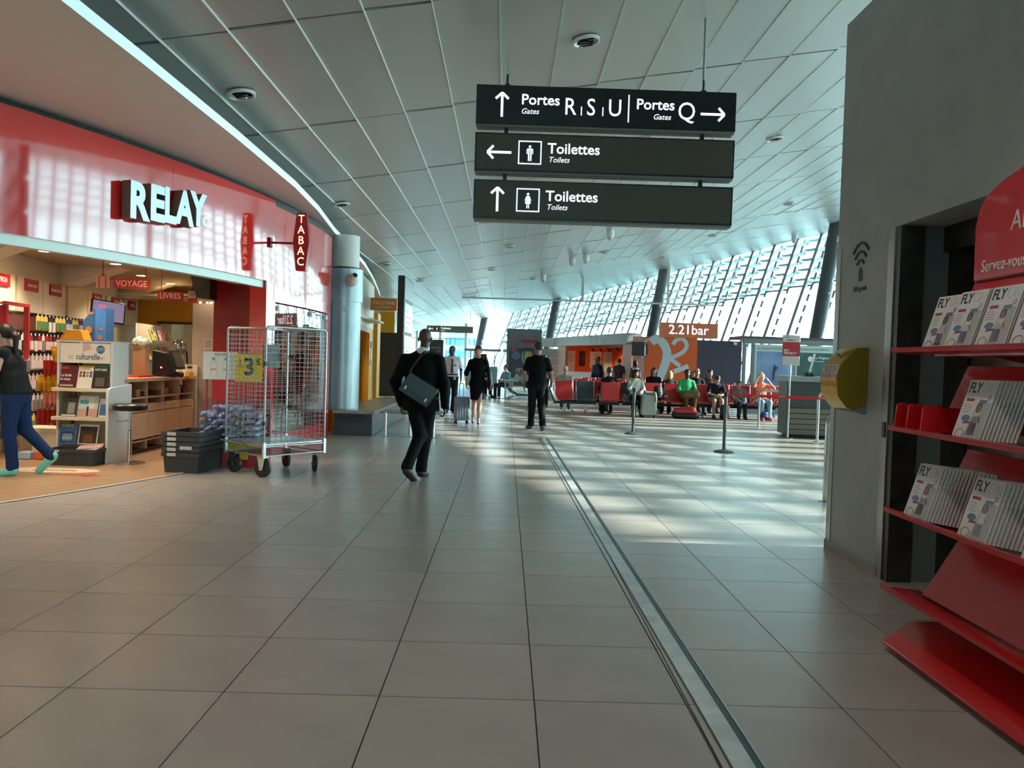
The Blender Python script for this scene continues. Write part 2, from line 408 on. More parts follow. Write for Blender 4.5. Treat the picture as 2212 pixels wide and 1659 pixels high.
# ================================================================== red corner shop: shell
def sfp(y, off=0.0):   # point and outward normal of the shop front
    x = storefront_x(y); n = Vector((x+18.725, y-13.851, 0)).normalized(); return Vector((x, y, 0))+n*off, n
def arcwall(name, y0, y1, z0, z1, m_, parent, t=.05, off=0.0, n=14):
    mb = MB(); rows = []
    for i in range(n+1):
        y = y0+(y1-y0)*i/n; p, nn = sfp(y, off); q, _ = sfp(y, off-t)
        rows.append([(p.x, p.y, z0), (p.x, p.y, z1), (q.x, q.y, z1), (q.x, q.y, z0), (p.x, p.y, z0)])
    mb.sheet(rows); k = n*5
    mb.add(rows[0][:4], [(0, 1, 2, 3)]); mb.add(rows[-1][:4], [(3, 2, 1, 0)])
    return mb.build(name, m_, parent, smooth=35)
M_cream = mat('cream_panel', rgb(226, 214, 190), .5)
M_beech = mat('beech_wood', rgb(198, 166, 128), .45, noise=rgb(180, 146, 108), nscale=5, stretch=(1, 1, 12))
M_redsign = mat('sign_red', rgb(176, 26, 34), .4)
M_letter = mat('letter_white', rgb(240, 240, 240), .4)
front = link('wall_shop_front', None); tag(front, kind='structure')
for y0, y1 in ((1.0, 6.0), (6.004, 9.19), (9.194, 11.45)): arcwall('fascia_panel', y0, y1, 2.50, 3.67, M_red, front)
arcwall('fascia_panel', 11.454, 14.33, 2.22, 3.60, M_red, front)
arcwall('fascia_return', 1.0, 14.3, 3.58, 3.73, M_dark, front, off=-.06)
arcwall('shutter_rail', 1.0, 11.2, 2.40, 2.50, mat('rail_white', rgb(206, 212, 206), .4, metal=.2), front, t=.10, off=-.04)
arcwall('shutter_soffit', 1.0, 11.2, 2.44, 2.47, MATS['rail_white'], front, t=.34, off=-.1)
arcwall('pilaster', 11.22, 11.50, 0, 2.22, M_red, front, t=.25)
arcwall('pilaster', 11.22, 11.44, 2.22, 2.50, M_red, front, t=.25)
arcwall('pier', 14.08, 14.33, 0, 2.22, M_red, front, t=.2)
arcwall('plinth', 11.50, 14.08, 0, .28, M_red, front, t=.1)
arcwall('pane', 11.52, 12.95, .28, 2.20, glassmat('shop_window_glass', (.72, .74, .74), .45), front, t=.01, off=-.02, n=2)
arcwall('pane', 12.98, 14.07, .28, 2.20, MATS['shop_window_glass'], front, t=.01, off=-.02, n=2)
for y in (11.6, 13.0, 13.95):
    p, n = sfp(y); bx('glass_clamp', (p.x-.06, p.y-.05, 2.10), (p.x+.015, p.y+.05, 2.17), M_white, front)
# inner red side block and the back of the glazed corner
tag(bx('wall_shop_side', (-4.66, 12.55, 0), (-3.75, 12.75, 2.75), M_redd), kind='structure')
tag(bx('wall_shop_corner', (-4.64, 14.3, 0), (-3.25, 14.36, 3.5), M_redd), kind='structure')
# interior shell
sc_ = link('ceiling', None); tag(sc_, kind='structure')
mb = MB(); mb.sheet([[(-9.5, y, 2.82), (storefront_x(max(y, 1.0))-.4, y, 2.82)] for y in [-2+i*.8 for i in range(24)]]); mb.build('deck', mat('shop_ceiling', rgb(84, 66, 48), .7), sc_, solid=.04)
mb = MB()
for i in range(150):
    y = 1.2+i*.1; mb.box((-9.4, y, 2.75), (storefront_x(min(y, 14))-.45, y+.055, 2.79))
tag(mb.build('slat_field', mat('ceiling_slat', rgb(206, 186, 156), .45, metal=.3), sc_), kind='stuff')
def wax(y): return -5.27-.143*y
M_cw = mat('shop_wall', rgb(214, 204, 178), .6)
tag(MB().prism([(wax(16.4), 16.4), (wax(16.4)-.2, 16.4), (wax(-2)-.2, -2), (wax(-2), -2)], 0, 2.85).build('wall_shop_left', M_cw), kind='structure')
M_occ = mat('ochre_yellow', rgb(222, 158, 30), .5)
wb = link('wall_shop_back', None); tag(wb, kind='structure')
mb = MB(); mb.box((-7.75, 16.3, 2.05), (-3.3, 16.4, 2.85)); mb.box((-7.75, 16.3, 0), (-7.15, 16.4, 2.05)); mb.box((-5.35, 16.3, 0), (-3.3, 16.4, 2.05)); mb.box((-7.15, 16.3, 0), (-5.35, 16.4, .95)); mb.build('ochre_wall', M_occ, wb)
bx('opening_head', (-7.2, 16.26, 2.02), (-5.3, 16.3, 2.07), mat('brown_trim', rgb(90, 48, 24), .5), wb)
bx('niche_back', (-7.2, 17.0, .9), (-5.3, 17.05, 2.1), mat('niche_cream', rgb(240, 226, 190), .6), wb)
bx('niche_side', (-7.16, 16.4, .9), (-6.95, 17.0, 2.1), MATS['niche_cream'], wb)
text("L'O", .30, glow('lit_letter', (1, .96, .9), 2.2), wb, frame((-6.36, 16.28, 2.32), (1, 0, 0), (0, 0, 1)), bold=.02)
# header boards on the left wall, each with its small red category sign
for i, (y, s) in enumerate(((9.6, None), (10.45, 'TECH'), (11.3, 'HIGH-TECH'), (12.1, 'CONNECTIQUE'), (13.0, None), (13.8, 'CADEAU'), (14.7, 'PRESSE'), (15.6, 'LIVRES'))):
    hb = thing('header_board', f"cream header board {'with a small ' + s.lower() + ' sign' if s else 'without a sign, ' + ('nearest' if i == 0 else 'between the red signs')} above the wall goods", 'header board', (wax(y)+.03, y, 1.95), PI/2+math.atan(.143), 'cream header boards')
    bx('board', (-.395, -.05, 0), (.395, 0, .48), M_cream, hb)
    if s:
        b = bx('red_plate', (-.20, -.075, .30), (.20, -.05, .47), M_redsign, hb); text(s, .085 if len(s) < 7 else .055, M_letter, b, frame((0, -.077, .36), (1, 0, 0), (0, 0, 1)), align='CENTER', bold=.015)
# sloping cream brackets between wall and ceiling
for k, y in enumerate((9.6, 12.6, 15.3)):
    tag(MB().prism([(0, 2.45), (.15, 2.45), (.95, 2.75), (0, 2.75)], -.2, .2, 'y').build('bracket', M_cream), f"{('nearest', 'middle', 'farthest')[k]} sloping cream bracket under the slatted shop ceiling", 'bracket', 'sloping ceiling brackets').location = (wax(y)+.02, y, 0)
# downlights in the shop (lit) and in the front rail
M_lampw = glow('lamp_warm', (1, .86, .62), 14.0); M_lampc = glow('lamp_cool', (1, .95, .92), 16.0)
def downlight(loc, label, m_, r=.075, power=26, col=(1, .82, .62), grp='lit shop downlights'):
    d = thing('downlight', label, 'lamp', loc, 0, grp)
    mb = MB(); mb.lathe([(r, 0), (r*1.35, 0), (r*1.35, -.008), (r, -.012), (r, 0)], 16, cap=False); mb.build('ring', M_white, d)
    mb = MB(); mb.lathe([(0.0001, -.004), (r, -.004)], 16); mb.build('lens', m_, d)
    ld = bpy.data.lights.new('downlight_beam', 'SPOT'); ld.energy = power; ld.color = col; ld.spot_size = math.radians(125); ld.spot_blend = .6; ld.shadow_soft_size = r
    lo = bpy.data.objects.new('downlight_beam', ld); COL.objects.link(lo); lo.parent = d; lo.location = (0, 0, -.03)
    return d
words = ('first', 'second', 'third', 'fourth', 'fifth', 'sixth', 'seventh', 'eighth', 'ninth', 'tenth', 'eleventh', 'twelfth')
for k, (x, y) in enumerate(((-5.55, 8.9), (-6.2, 10.6), (-5.9, 11.9), (-6.3, 13.6), (-5.1, 11.0), (-4.75, 13.0), (-6.4, 15.0), (-5.6, 15.4), (-5.9, 6.6), (-5.9, 4.2))):
    downlight((x, y, 2.75), f'warm round downlight in the slatted shop ceiling, {words[k]} of ten', M_lampw, power=110)
for k, y in enumerate((5.6, 7.72, 8.62, 9.83)):
    p, n = sfp(y, -.24); downlight((p.x, p.y, 2.44), f'white downlight in the pale rail under the red fascia, {words[k]} of four', M_lampc, .06, 28, (1, .88, .78), 'lit rail downlights')
# ---- big shop name letters, standing off the fascia
nm = thing('shop_name', 'large silver white letters RELAY with a small ring on the red fascia', 'sign')
M_relay = mat('letter_silver', rgb(190, 198, 220), .25, metal=.4); M_side = mat('letter_side', rgb(132, 118, 104), .5)
yl = 8.50
for ch, w, y0, zb_ in (('R', .275, 8.474, 2.86), ('E', .21, 8.737, 2.885), ('L', .185, 8.936, 2.90), ('A', .32, 9.085, 2.92), ('Y', .31, 9.315, 2.945)):
    p, n = sfp(y0+w*.47, .0); r = Vector((-n.y, n.x, 0))
    cu = bpy.data.curves.new('t', 'FONT'); cu.body = ch; cu.size = 1; cu.offset = .045; cu.extrude = .5
    to = bpy.data.objects.new('t', cu); COL.objects.link(to); bpy.context.view_layer.update()
    me = bpy.data.meshes.new_from_object(to.evaluated_get(bpy.context.evaluated_depsgraph_get())); bpy.data.objects.remove(to)
    vs_ = [v.co.copy() for v in me.vertices]; x0 = min(v.x for v in vs_); x1 = max(v.x for v in vs_); z0 = min(v.y for v in vs_); z1 = max(v.y for v in vs_)
    fr = frame((p.x, p.y, zb_), r, (0, 0, 1))
    for v in me.vertices:
        a = (v.co.x-x0)/(x1-x0)-.5; b = (v.co.y-z0)/(z1-z0); d = v.co.z+.5
        v.co = fr @ Vector((a*w, b*.40, .02+d*.12))
    me.name = 'letter'; me.materials.clear(); me.materials.append(M_relay); me.materials.append(M_side)
    for pl in me.polygons:
        if abs(pl.normal.dot(n)) < .7: pl.material_index = 1
    link('letter', me, nm)
p, n = sfp(9.60, .12); mb = MB(); mb.M = frame((p.x, p.y, 3.03), (-n.y, n.x, 0), (0, 0, 1))
mb.tube([(.055*math.cos(t*PI/12), .055*math.sin(t*PI/12), 0) for t in range(24)], .026, 8, closed=True); mb.build('ring', mat('ring_white', rgb(240, 238, 240), .3, emit=(1, .95, 1), es=.35), nm, smooth=60)
# ---- tobacco sign on its bracket: a red lozenge carrot
tb = thing('tobacco_sign', 'dark red lozenge tobacco sign with pale letters TABAC on a bracket', 'sign', (0, 0, 0))
p, n = sfp(11.3); yS = 11.3; bxx = p.x-.17
prof = [(-.09, 2.66), (.09, 2.66), (.155, 3.07), (.09, 3.48), (-.09, 3.48), (-.155, 3.07)]
mb = MB(); mb.prism([(bxx+.62+a*.75, z) for a, z in prof], yS-.05, yS+.05, 'y'); mb.build('body', mat('tobacco_red', rgb(122, 8, 14), .3, emit=(.35, .01, .02), es=.25), tb, bevel=.006)
mb = MB(); mb.tube([(bxx+.15, yS, 3.05), (bxx+.55, yS, 3.05)], .016, 8); mb.cbox((bxx+.18, yS, 3.05), (.02, .10, .14)); mb.build('bracket', M_redd, tb)
for i, ch in enumerate('TABAC'): text(ch, .165, glow('tobacco_letter', (1, .72, .42), 1.5), tb, frame((bxx+.62, yS-.052, 3.335-i*.15), (1, 0, 0), (0, 0, 1)), align='CENTER', bold=.004, sx=.9)
# ================================================================== hall fixtures
M_sblk = mat('sign_black', rgb(10, 10, 11), .35); M_sbrn = mat('sign_brown', rgb(78, 68, 54), .45); M_sund = mat('sign_underside', rgb(120, 122, 118), .5)
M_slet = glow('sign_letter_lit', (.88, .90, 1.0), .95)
def arrow(mb, x, z, L, d, w=.022, h=.062):   # d: 'u' 'l' 'r'; centre x, z
    u = {'u': Vector((0, 1)), 'l': Vector((-1, 0)), 'r': Vector((1, 0))}[d]; p = Vector((-u.y, u.x)); c = Vector((x, z))
    def bar(a, b, w_):
        a, b = Vector(a), Vector(b); t = (b-a).normalized(); q = Vector((-t.y, t.x))*w_/2
        mb.add([(*(a-q), 0), (*(b-q), 0), (*(b+q), 0), (*(a+q), 0), (*(a-q), .002), (*(b-q), .002), (*(b+q), .002), (*(a+q), .002)], [(0,3,2,1),(4,5,6,7),(0,1,5,4),(1,2,6,5),(2,3,7,6),(3,0,4,7)])
    tip = c+u*L/2; bar(c-u*L/2, tip-u*w*.5, w)
    for sgn in (1, -1): bar(tip-u*.004, tip - u*h + p*sgn*h, w)
def picto(mb, x, z, woman, s=1.0):
    def poly(ps): mb.prism([(x+a*s, z+b*s) for a, b in ps], 0, .002)
    poly([(.013*math.cos(t*PI/6), .058+.013*math.sin(t*PI/6)) for t in range(12)])
    if woman:
        poly([(-.016, .040), (.016, .040), (.034, -.005), (.028, -.008), (.016, .02), (.030, -.035), (-.030, -.035), (-.016, .02), (-.028, -.008), (-.034, -.005)][::-1])
        poly([(-.014, -.08), (-.003, -.08), (-.003, -.035), (-.014, -.035)]); poly([(.003, -.08), (.014, -.08), (.014, -.035), (.003, -.035)])
    else:
        poly([(-.032, -.015), (-.022, -.015), (-.022, .025), (.022, .025), (.022, -.015), (.032, -.015), (.032, .030), (.022, .040), (-.022, .040), (-.032, .030)])
        poly([(-.018, -.082), (-.003, -.082), (-.003, .03), (-.018, .03)]); poly([(.003, -.082), (.018, -.082), (.018, .03), (.003, .03)])
SY = 8.2; SX0, SX1 = -.385, 2.285
hs = thing('hanging_sign', 'triple black and brown hanging sign with white arrows to gates and toilets', 'sign', (0, SY, 0))
def board(z0, z1, m_):
    b = bx('board', (SX0, -.06, z0), (SX1, .10, z1), M_sblk, hs, bevel=.004)
    bx('face', (SX0+.018, -.062, z0+.018), (SX1-.018, -.058, z1-.018), m_, b); bx('underside', (SX0+.01, -.055, z0-.02), (SX1-.01, .095, z0), M_sund, b); return b
def SF(x, z): return frame((x, -.0625, z), (1, 0, 0), (0, 0, 1))
B1 = board(3.885, 4.285, M_sblk); B2 = board(3.41, 3.80, M_sbrn); B3 = board(2.925, 3.32, M_sbrn)
def arr(x, z, L, d, b):
    mb = MB(); mb.M = SF(0, 0); arrow(mb, x, z, L, d, .026, .066); mb.build('arrow', M_slet, b)
arr(-.12, 4.085, .25, 'u', B1); arr(2.045, 4.055, .25, 'r', B1); arr(-.135, 3.60, .25, 'l', B2); arr(-.14, 3.12, .25, 'u', B3)
text('Portes', .150, M_slet, B1, SF(.075, 4.095), bold=.016); text('Gates', .078, M_slet, B1, SF(.075, 4.00), bold=.008, shear=.25)
for ch, x in (('R', .515), ('S', .745), ('U', .965)): text(ch, .245, M_slet, B1, SF(x, 4.005), bold=.004, sx=.86)
for x in (.695, .915): mb = MB(); mb.M = SF(0, 0); mb.box((x-.006, 4.0, 0), (x+.006, 4.09, .002)); mb.build('separator', M_slet, B1)
mb = MB(); mb.M = SF(0, 0); mb.box((1.172, 3.945, 0), (1.186, 4.225, .002)); mb.build('separator', M_slet, B1)
text('Portes', .150, M_slet, B1, SF(1.255, 4.085), bold=.016); text('Gates', .078, M_slet, B1, SF(1.615, 3.985), bold=.008, shear=.25, align='RIGHT')
text('Q', .26, M_slet, B1, SF(1.68, 3.99), bold=.0, sx=.9)
for b, z, wm in ((B2, 3.605, False), (B3, 3.12, True)):
    x0 = .06 if not wm else .055
    fr_ = MB(); fr_.M = SF(0, 0); h = .12
    for a0, b0, a1, b1 in ((x0, z-h, x0+2*h, z-h+.013), (x0, z+h-.013, x0+2*h, z+h), (x0, z-h+.013, x0+.013, z+h-.013), (x0+2*h-.013, z-h+.013, x0+2*h, z+h-.013)): fr_.box((a0, b0, 0), (a1, b1, .003))
    fr_.build('pictogram_frame', M_slet, b)
    mb = MB(); mb.M = SF(0, 0); mb.box((x0+.013, z-h+.013, 0), (x0+2*h-.013, z+h-.013, .001)); mb.build('pictogram_field', M_sblk, b)
    mb = MB(); mb.M = SF(0, 0) @ Matrix.Translation((0, 0, .0015)); picto(mb, x0+h, z, wm, 1.05); mb.build('pictogram', M_slet, b)
    text('Toilettes', .150, M_slet, b, SF(x0+.30, z+.0), bold=.016); text('Toilets', .078, M_slet, b, SF(x0+.31, z-.09), bold=.008, shear=.25)
for x in (-.07, 1.96):
    bx('hanger', (x-.02, 0, 2.95), (x+.02, .04, 4.0), M_dark, hs)
    mb = MB(); mb.tube([(x, .02, 4.28), (x, .02, 4.42)], .012, 8); mb.cbox((x, .02, 4.30), (.05, .04, .04)); mb.build('shackle', M_dark, hs)
    mb = MB(); mb.tube([(x, .02, 4.42), (x, .02, cz(x)+.02)], .016 if x > 0 else .003, 8); mb.build('rod', M_alu, hs)
# far hanging sign
h2 = thing('hanging_sign', 'distant brown hanging sign with a left arrow to the toilets', 'sign', (-3.25, 45, 3.22))
b = bx('board', (-1.32, -.06, -.19), (1.32, .06, .19), mat('sign_olive', rgb(108, 102, 78), .5), h2)
mb = MB(); mb.M = frame((0, -.061, 0), (1, 0, 0), (0, 0, 1)); arrow(mb, -1.08, 0, .25, 'l', .03, .07); mb.build('arrow', M_slet, b)
mb = MB(); mb.M = frame((0, -.061, 0), (1, 0, 0), (0, 0, 1)); mb.box((-.86, -.12, 0), (-.62, .12, .002)); mb.build('pictogram_field', M_sblk, b)
mb = MB(); mb.M = frame((0, -.064, 0), (1, 0, 0), (0, 0, 1)); picto(mb, -.74, .01, False, 1.1); mb.build('pictogram', M_slet, b)
text('Toilettes', .16, M_slet, b, frame((-.52, -.062, 0), (1, 0, 0), (0, 0, 1)), bold=.016); text('Toilets', .08, M_slet, b, frame((-.52, -.062, -.11), (1, 0, 0), (0, 0, 1)), shear=.25)
for x in (-1.15, 1.15): mb = MB(); mb.tube([(x, 0, .19), (x, 0, cz(-3.25+x)-3.22)], .012, 6); mb.build('rod', M_alu, h2)

# recessed ceiling downlights (unlit reflectors) and camera pods
M_refl = mat('reflector_chrome', rgb(190, 190, 194), .06, metal=1.0)
dl0 = None
spots = [(-2.85, 8.33, 'near the shop fascia'), (.73, 8.26, 'above the big hanging sign'), (-2.98, 13.99, 'above the tobacco sign'), (4.59, 13.87, 'beside the lift block'), (0.0, 22.1, 'in the fifth row, over the walkway'), (-3.42, 21.95, 'over the ochre shop'), (-.57, 26.85, 'over the far walkway'), (3.2, 26.7, 'over the seats'),
         (7.73, 21.96, 'over the boarding desk'), (6.83, 26.56, 'over the glazed room'), (6.06, 31.3, 'over the orange bar'), (-3.0, 27.0, 'in front of the brown panel'), (1.0, 32.0, 'before the glass screen'), (-1.6, 36.5, 'beyond the glass screen')]
def ring_prof(r): return [(r, .015), (r*1.16, .015), (r*1.16, -.012), (r*1.02, -.016), (r, -.01)]
for k, (x, y, w) in enumerate(spots):
    lab = f'unlit round recessed ceiling light {w}'
    if dl0 is None:
        dl0 = thing('ceiling_light', lab, 'ceiling light', group='unlit recessed ceiling lights')
        MB().lathe(ring_prof(.125), 24, cap=False).build('ring', M_white, dl0, smooth=40)
        MB().lathe([(.125, -.008), (.115, .006), (.09, .018), (.05, .026), (.0001, .028)], 24, cap=False).build('reflector', M_refl, dl0, smooth=60); o = dl0
        mb = MB(); [mb.cbox((0, -.075+i*.05, .008), (.17, .004, .014)) for i in range(4)]; mb.build('louvre', M_dark, dl0)
    else: o = dup(dl0, lab)
    o.location = (x, y, cz(x)-.030); o.rotation_euler = (0, -sl+.02, 0)
# lit copies added behind the camera, unseen, to brighten the near floor
for k, (x, y, w) in enumerate(((-2.6, 2.75, 'beside the shop'), (.73, 2.75, 'over the near floor'), (-2.6, -2.8, 'behind, beside the shop'), (.73, -2.8, 'behind, over the floor'), (.73, -8.4, 'farthest behind'))):
    o = dup(dl0, f'added lit recessed ceiling light {w}'); o.location = (x, y, cz(x)-.030)
    ld = bpy.data.lights.new('added_fill_beam', 'SPOT'); ld.energy = 72 if x < 0 else 118; ld.color = (1, .90, .80); ld.spot_size = math.radians(112); ld.spot_blend = .8; ld.shadow_soft_size = .11
    lo = bpy.data.objects.new('added_fill_beam', ld); COL.objects.link(lo); lo.location = (x, y, cz(x)-.07)
for k, (x, y, w) in enumerate(((2.77, 21.8, 'nearest the big hanging sign'), (2.14, 26.8, 'of a pair over the seats, first'), (2.6, 26.7, 'of a pair over the seats, second'), (1.37, 31.1, 'just before the glass screen'), (11.0, 30.5, 'high beside the lift block'))):
    o = tag(link('camera_pod', None), f'small white ceiling camera pod {w}', 'camera', 'white ceiling camera pods'); o.location = (x, y, cz(x)-.02)
    MB().lathe([(.10, 0), (.11, -.12), (.09, -.2)], 14).build('housing', M_white, o, smooth=40); MB().lathe([(.085, -.2), (.07, -.26), (.03, -.29), (.0001, -.295)], 14).build('dome', mat('pod_dome', rgb(190, 200, 200), .2), o, smooth=60)

# ---- wifi mark and yellow letterbox on the lift wall
wf = thing('wifi_mark', 'dark wifi symbol with small caption on the grey lift wall', 'wall mark', (WX-.002, 6.015, 0))
M_dg = mat('mark_grey', rgb(70, 74, 76), .6)
fw = frame((0, 0, 2.18), (0, -1, 0), (0, 0, 1))
mb = MB(); mb.M = fw; mb.prism([(.032*math.cos(t*PI/12), .055*math.sin(t*PI/12)+.02) for t in range(24)], 0, .002); mb.build('dot', M_dg, wf)
for r in (.10, .165, .23):
    mb = MB(); mb.M = fw; a = [PI/2+.78-.13*i for i in range(13)]
    mb.tube([(r*.80*math.cos(t), r*math.sin(t)+.03, .003) for t in a], .010, 6); mb.build('arc', M_dg, wf)
text('WiFi gratuit', .058, M_dg, wf, frame((0, 0, 2.075), (0, -1, 0), (0, 0, 1)), align='CENTER', sx=.8)
M_yel = mat('brass_yellow', rgb(214, 164, 30), .22, metal=.65, noise=rgb(196, 148, 24), nscale=7, stretch=(.3, .3, 6)); M_yels = mat('letterbox_side', rgb(150, 118, 16), .45)
lbx = thing('survey_box', 'yellow curved metal letterbox on the grey lift wall', 'letterbox', (WX, 5.98, 1.39))
pr = [(0, .25), (-.09, .245), (-.20, .13), (-.235, 0.0), (-.215, -.12), (-.15, -.20), (-.03, -.245), (0, -.245)]
mb = MB(); mb.prism([(x, z) for x, z in pr], -.155, .155, 'y'); 
ob = mb.build('shell', [M_yel, M_yels], lbx, bevel=.006)
for p_ in ob.data.polygons:
    if abs(p_.normal.y) > .9: p_.material_index = 1
def curve_sheet(u0, u1, o):   # sticker following the front curve
    a, b = Vector((-.20, .13)), Vector((-.235, 0)); n = Vector((-.13, -.035)).normalized()
    return [(a+(b-a)*u0).x-o, (a+(b-a)*u0).y, (a+(b-a)*u1).x-o, (a+(b-a)*u1).y]
for y0, y1 in ((.005, .145), (-.145, -.005)):
    x0, z0, x1, z1 = curve_sheet(.1, .9, .004); mb = MB(); mb.add([(x0, y0, z0), (x0, y1, z0), (x1, y1, z1), (x1, y0, z1)], [(0, 1, 2, 3)]); st = mb.build('sticker', mat('sticker_white', rgb(222, 216, 216), .5), lbx)
    mb = MB()
    for i in range(4):
        x0, z0, x1, z1 = curve_sheet(.2+i*.1, .24+i*.1, .0055); yy = (y0+y1)/2; mb.add([(x0, yy-.05+.01*(i % 2), z0), (x0, yy+.05-.012*(i % 3), z0), (x1, yy+.05-.012*(i % 3), z1), (x1, yy-.05+.01*(i % 2), z1)], [(0, 1, 2, 3)])
    mb.build('print_line', mat('print_grey', rgb(110, 100, 104), .6), st)
    x0, z0, x1, z1 = curve_sheet(.62, .86, .0055); mb = MB(); mb.add([(x0, y0+.008, z0), (x0, y1-.008, z0), (x1, y1-.008, z1), (x1, y0+.008, z1)], [(0, 1, 2, 3)]); mb.build('print_band', mat('print_pink', rgb(206, 160, 166), .6), st)
mb = MB(); mb.tube([(-.155, 0, .19), (-.175, 0, .20)], .010, 10); mb.build('lock', M_steel, lbx)
mb = MB(); mb.prism([(x*1.01, z) for x, z in ((-.10, -.225), (-.03, -.247), (-.002, -.247), (-.002, -.18))], -.157, .157, 'y'); mb.build('chute', M_alu, lbx)

# ---- red magazine stand with four shelves
M_rst = mat('stand_red', rgb(204, 26, 30), .25, coat=.3); M_rdk = mat('stand_red_dark', rgb(120, 12, 16), .35)
st = thing('magazine_stand', 'red metal magazine stand with curved header beside the lift door', 'display stand')
Y0s, Y1s = 4.13, 2.2     # far and near ends
# base: sloping front lip with dark foot
mb = MB(); mb.prism([(2.04, .02), (2.66, .02), (2.66, .12), (2.42, .16), (2.16, .15), (2.02, .045)], 1.9, 4.09, 'y'); mb.build('base', M_rst, st, bevel=.006)
mb = MB(); mb.prism([(2.12, 0), (2.64, 0), (2.64, .02), (2.12, .02)], 1.95, 4.0, 'y'); mb.build('foot', M_black, st)
mb = MB(); mb.prism([(2.52, .1), (2.62, .1), (2.62, 2.3), (2.52, 2.3)], 2.4, 2.5, 'y'); mb.prism([(2.52, .1), (2.62, .1), (2.62, 1.9), (2.52, 1.9)], 3.5, 3.6, 'y'); mb.build('upright', M_rdk, st)
# reclined back panels, one above each shelf
for z0, z1, xa, xb in ((1.60, 1.93, 2.22, 2.36), (1.20, 1.50, 2.22, 2.34), (.76, 1.08, 2.22, 2.36), (.33, .66, 2.16, 2.36)):
    mb = MB(); mb.prism([(xa, z0), (xa+.015, z0), (xb+.015, z1), (xb, z1)], 2.0, 3.97, 'y'); mb.build('back_panel', M_rst, st)
# header, slightly reclined, with rounded far corner
hp = [(3.96, 1.93), (3.99, 2.20), (3.97, 2.29), (3.92, 2.35), (3.80, 2.40), (3.55, 2.455), (3.2, 2.48), (2.2, 2.48), (2.2, 1.93)]
mb = MB(); n = len(hp); vsf = [(2.36+(z-1.93)*.06-.02, y, z) for y, z in hp]; vsb = [(x+.03, y, z) for x, y, z in vsf]
mb.add(vsf+vsb, [tuple(range(n)), tuple(range(2*n-1, n-1, -1))]+[(i, n+i, n+(i+1) % n, (i+1) % n) for i in range(n)]); hd = mb.build('header', M_rst, st, bevel=.004)
M_lt = mat('stand_letter', rgb(226, 214, 214), .5)
def HF(y, z): return frame((2.36+(z-1.93)*.06-.0215, y, z), (0, -1, 0), (.06, 0, 1))
text('Servez-vous', .085, M_lt, hd, HF(3.90, 1.965), bold=.006, sx=.82); text('AÉROPORT', .135, M_lt, hd, HF(3.70, 2.14), bold=-.004, sx=.86)
bx('seam', (2.345, 2.2, 1.925), (2.36, 3.96, 1.935), M_rdk, st)
# shelves: angled trays with a front lip, projecting past the panels
for k, z in enumerate((1.575, 1.165, .73, .32)):
    s_ = link('shelf', None, st)
    mb = MB(); mb.prism([(2.03, z+.012), (2.035, z-.012), (2.06, z-.014), (2.24, z-.03), (2.24, z-.018), (2.06, z-.002), (2.045, z+.014)], Y1s, Y0s+.02, 'y'); mb.build('tray', M_rst, s_)
    mb = MB(); mb.prism([(2.14, z-.03), (2.40, z-.035), (2.40, z-.02), (2.14, z-.015)], Y1s, 3.92, 'y'); mb.build('tray_back', M_rst, s_)
    mb = MB(); mb.prism([(2.18, z-.032), (2.52, z-.036), (2.52, z-.08), (2.42, z-.07)], 3.54, 3.58, 'y'); mb.build('bracket', M_rdk, s_)
# leaflet compartments on the second shelf
for y in (4.12, 4.0, 3.86):
    mb = MB(); mb.prism([(2.05, 1.17), (2.27, 1.17), (2.30, 1.29), (2.20, 1.29), (2.085, 1.30), (2.06, 1.29)], y-.008, y, 'y'); mb.build('divider', M_rst, st)
# magazines: cover with printed title, picture blocks; stacked behind one another
M_pg = mat('page_edge', rgb(176, 160, 150), .7); M_cov = mat('cover_pale', rgb(226, 222, 220), .4)
MC = dict(k=mat('cover_black', rgb(36, 34, 36), .5), g=mat('cover_grey', rgb(186, 182, 182), .5), r=mat('cover_red', rgb(176, 70, 84), .5), p=mat('cover_purple', rgb(132, 124, 156), .5), s=mat('cover_skin', rgb(176, 140, 124), .5), h=mat('cover_hair', rgb(84, 62, 56), .5), b=mat('cover_blue', rgb(104, 136, 168), .5), w=mat('cover_white', rgb(238, 236, 236), .5))
MW, MH = .21, .275
mg = thing('magazine', 'pale magazine', 'magazine', group='airport magazines on the red stand')
bx('pages', (-MW/2, .0012, 0), (MW/2, .006, MH), M_pg, mg)
bx('cover', (-MW/2, 0, 0), (MW/2, .0012, MH), M_cov, mg)
cov = mg.children[-1]
FM = frame((0, -.0004, 0), (1, 0, 0), (0, 0, 1))
text('FLY', .068, MC['k'], cov, frame((-MW/2+.012, -.0004, MH-.058), (1, 0, 0), (0, 0, 1)), bold=.02, sx=.85, ext=.0003)
mb = MB(); mb.M = FM
for cx_ in (.032,): mb.tube([(cx_+.022*math.cos(t*PI/9), MH-.034+.024*math.sin(t*PI/9), 0) for t in range(18)], .0010, 4, closed=True)
mb.tube([(.062, MH-.058, 0), (.062, MH-.012, 0), (.092, MH-.058, 0), (.092, MH-.012, 0)], .0010, 4)
mb.build('outline_letters', MC['g'], cov)
def blot(name, key, pts):
    mb = MB(); mb.M = FM; mb.prism(pts, 0, .0003); return mb.build(name, MC[key], cov)
def oval(cx_, cy_, a, b, n=14): return [(cx_+a*math.cos(2*PI*i/n), cy_+b*math.sin(2*PI*i/n)) for i in range(n)]
blot('print', 'r', oval(.078, MH-.078, .012, .012)); blot('print', 'w', oval(.078, MH-.078, .009, .009)); blot('print', 'r', [(-.085, MH-.10), (-.025, MH-.10), (-.025, MH-.086), (-.085, MH-.086)])
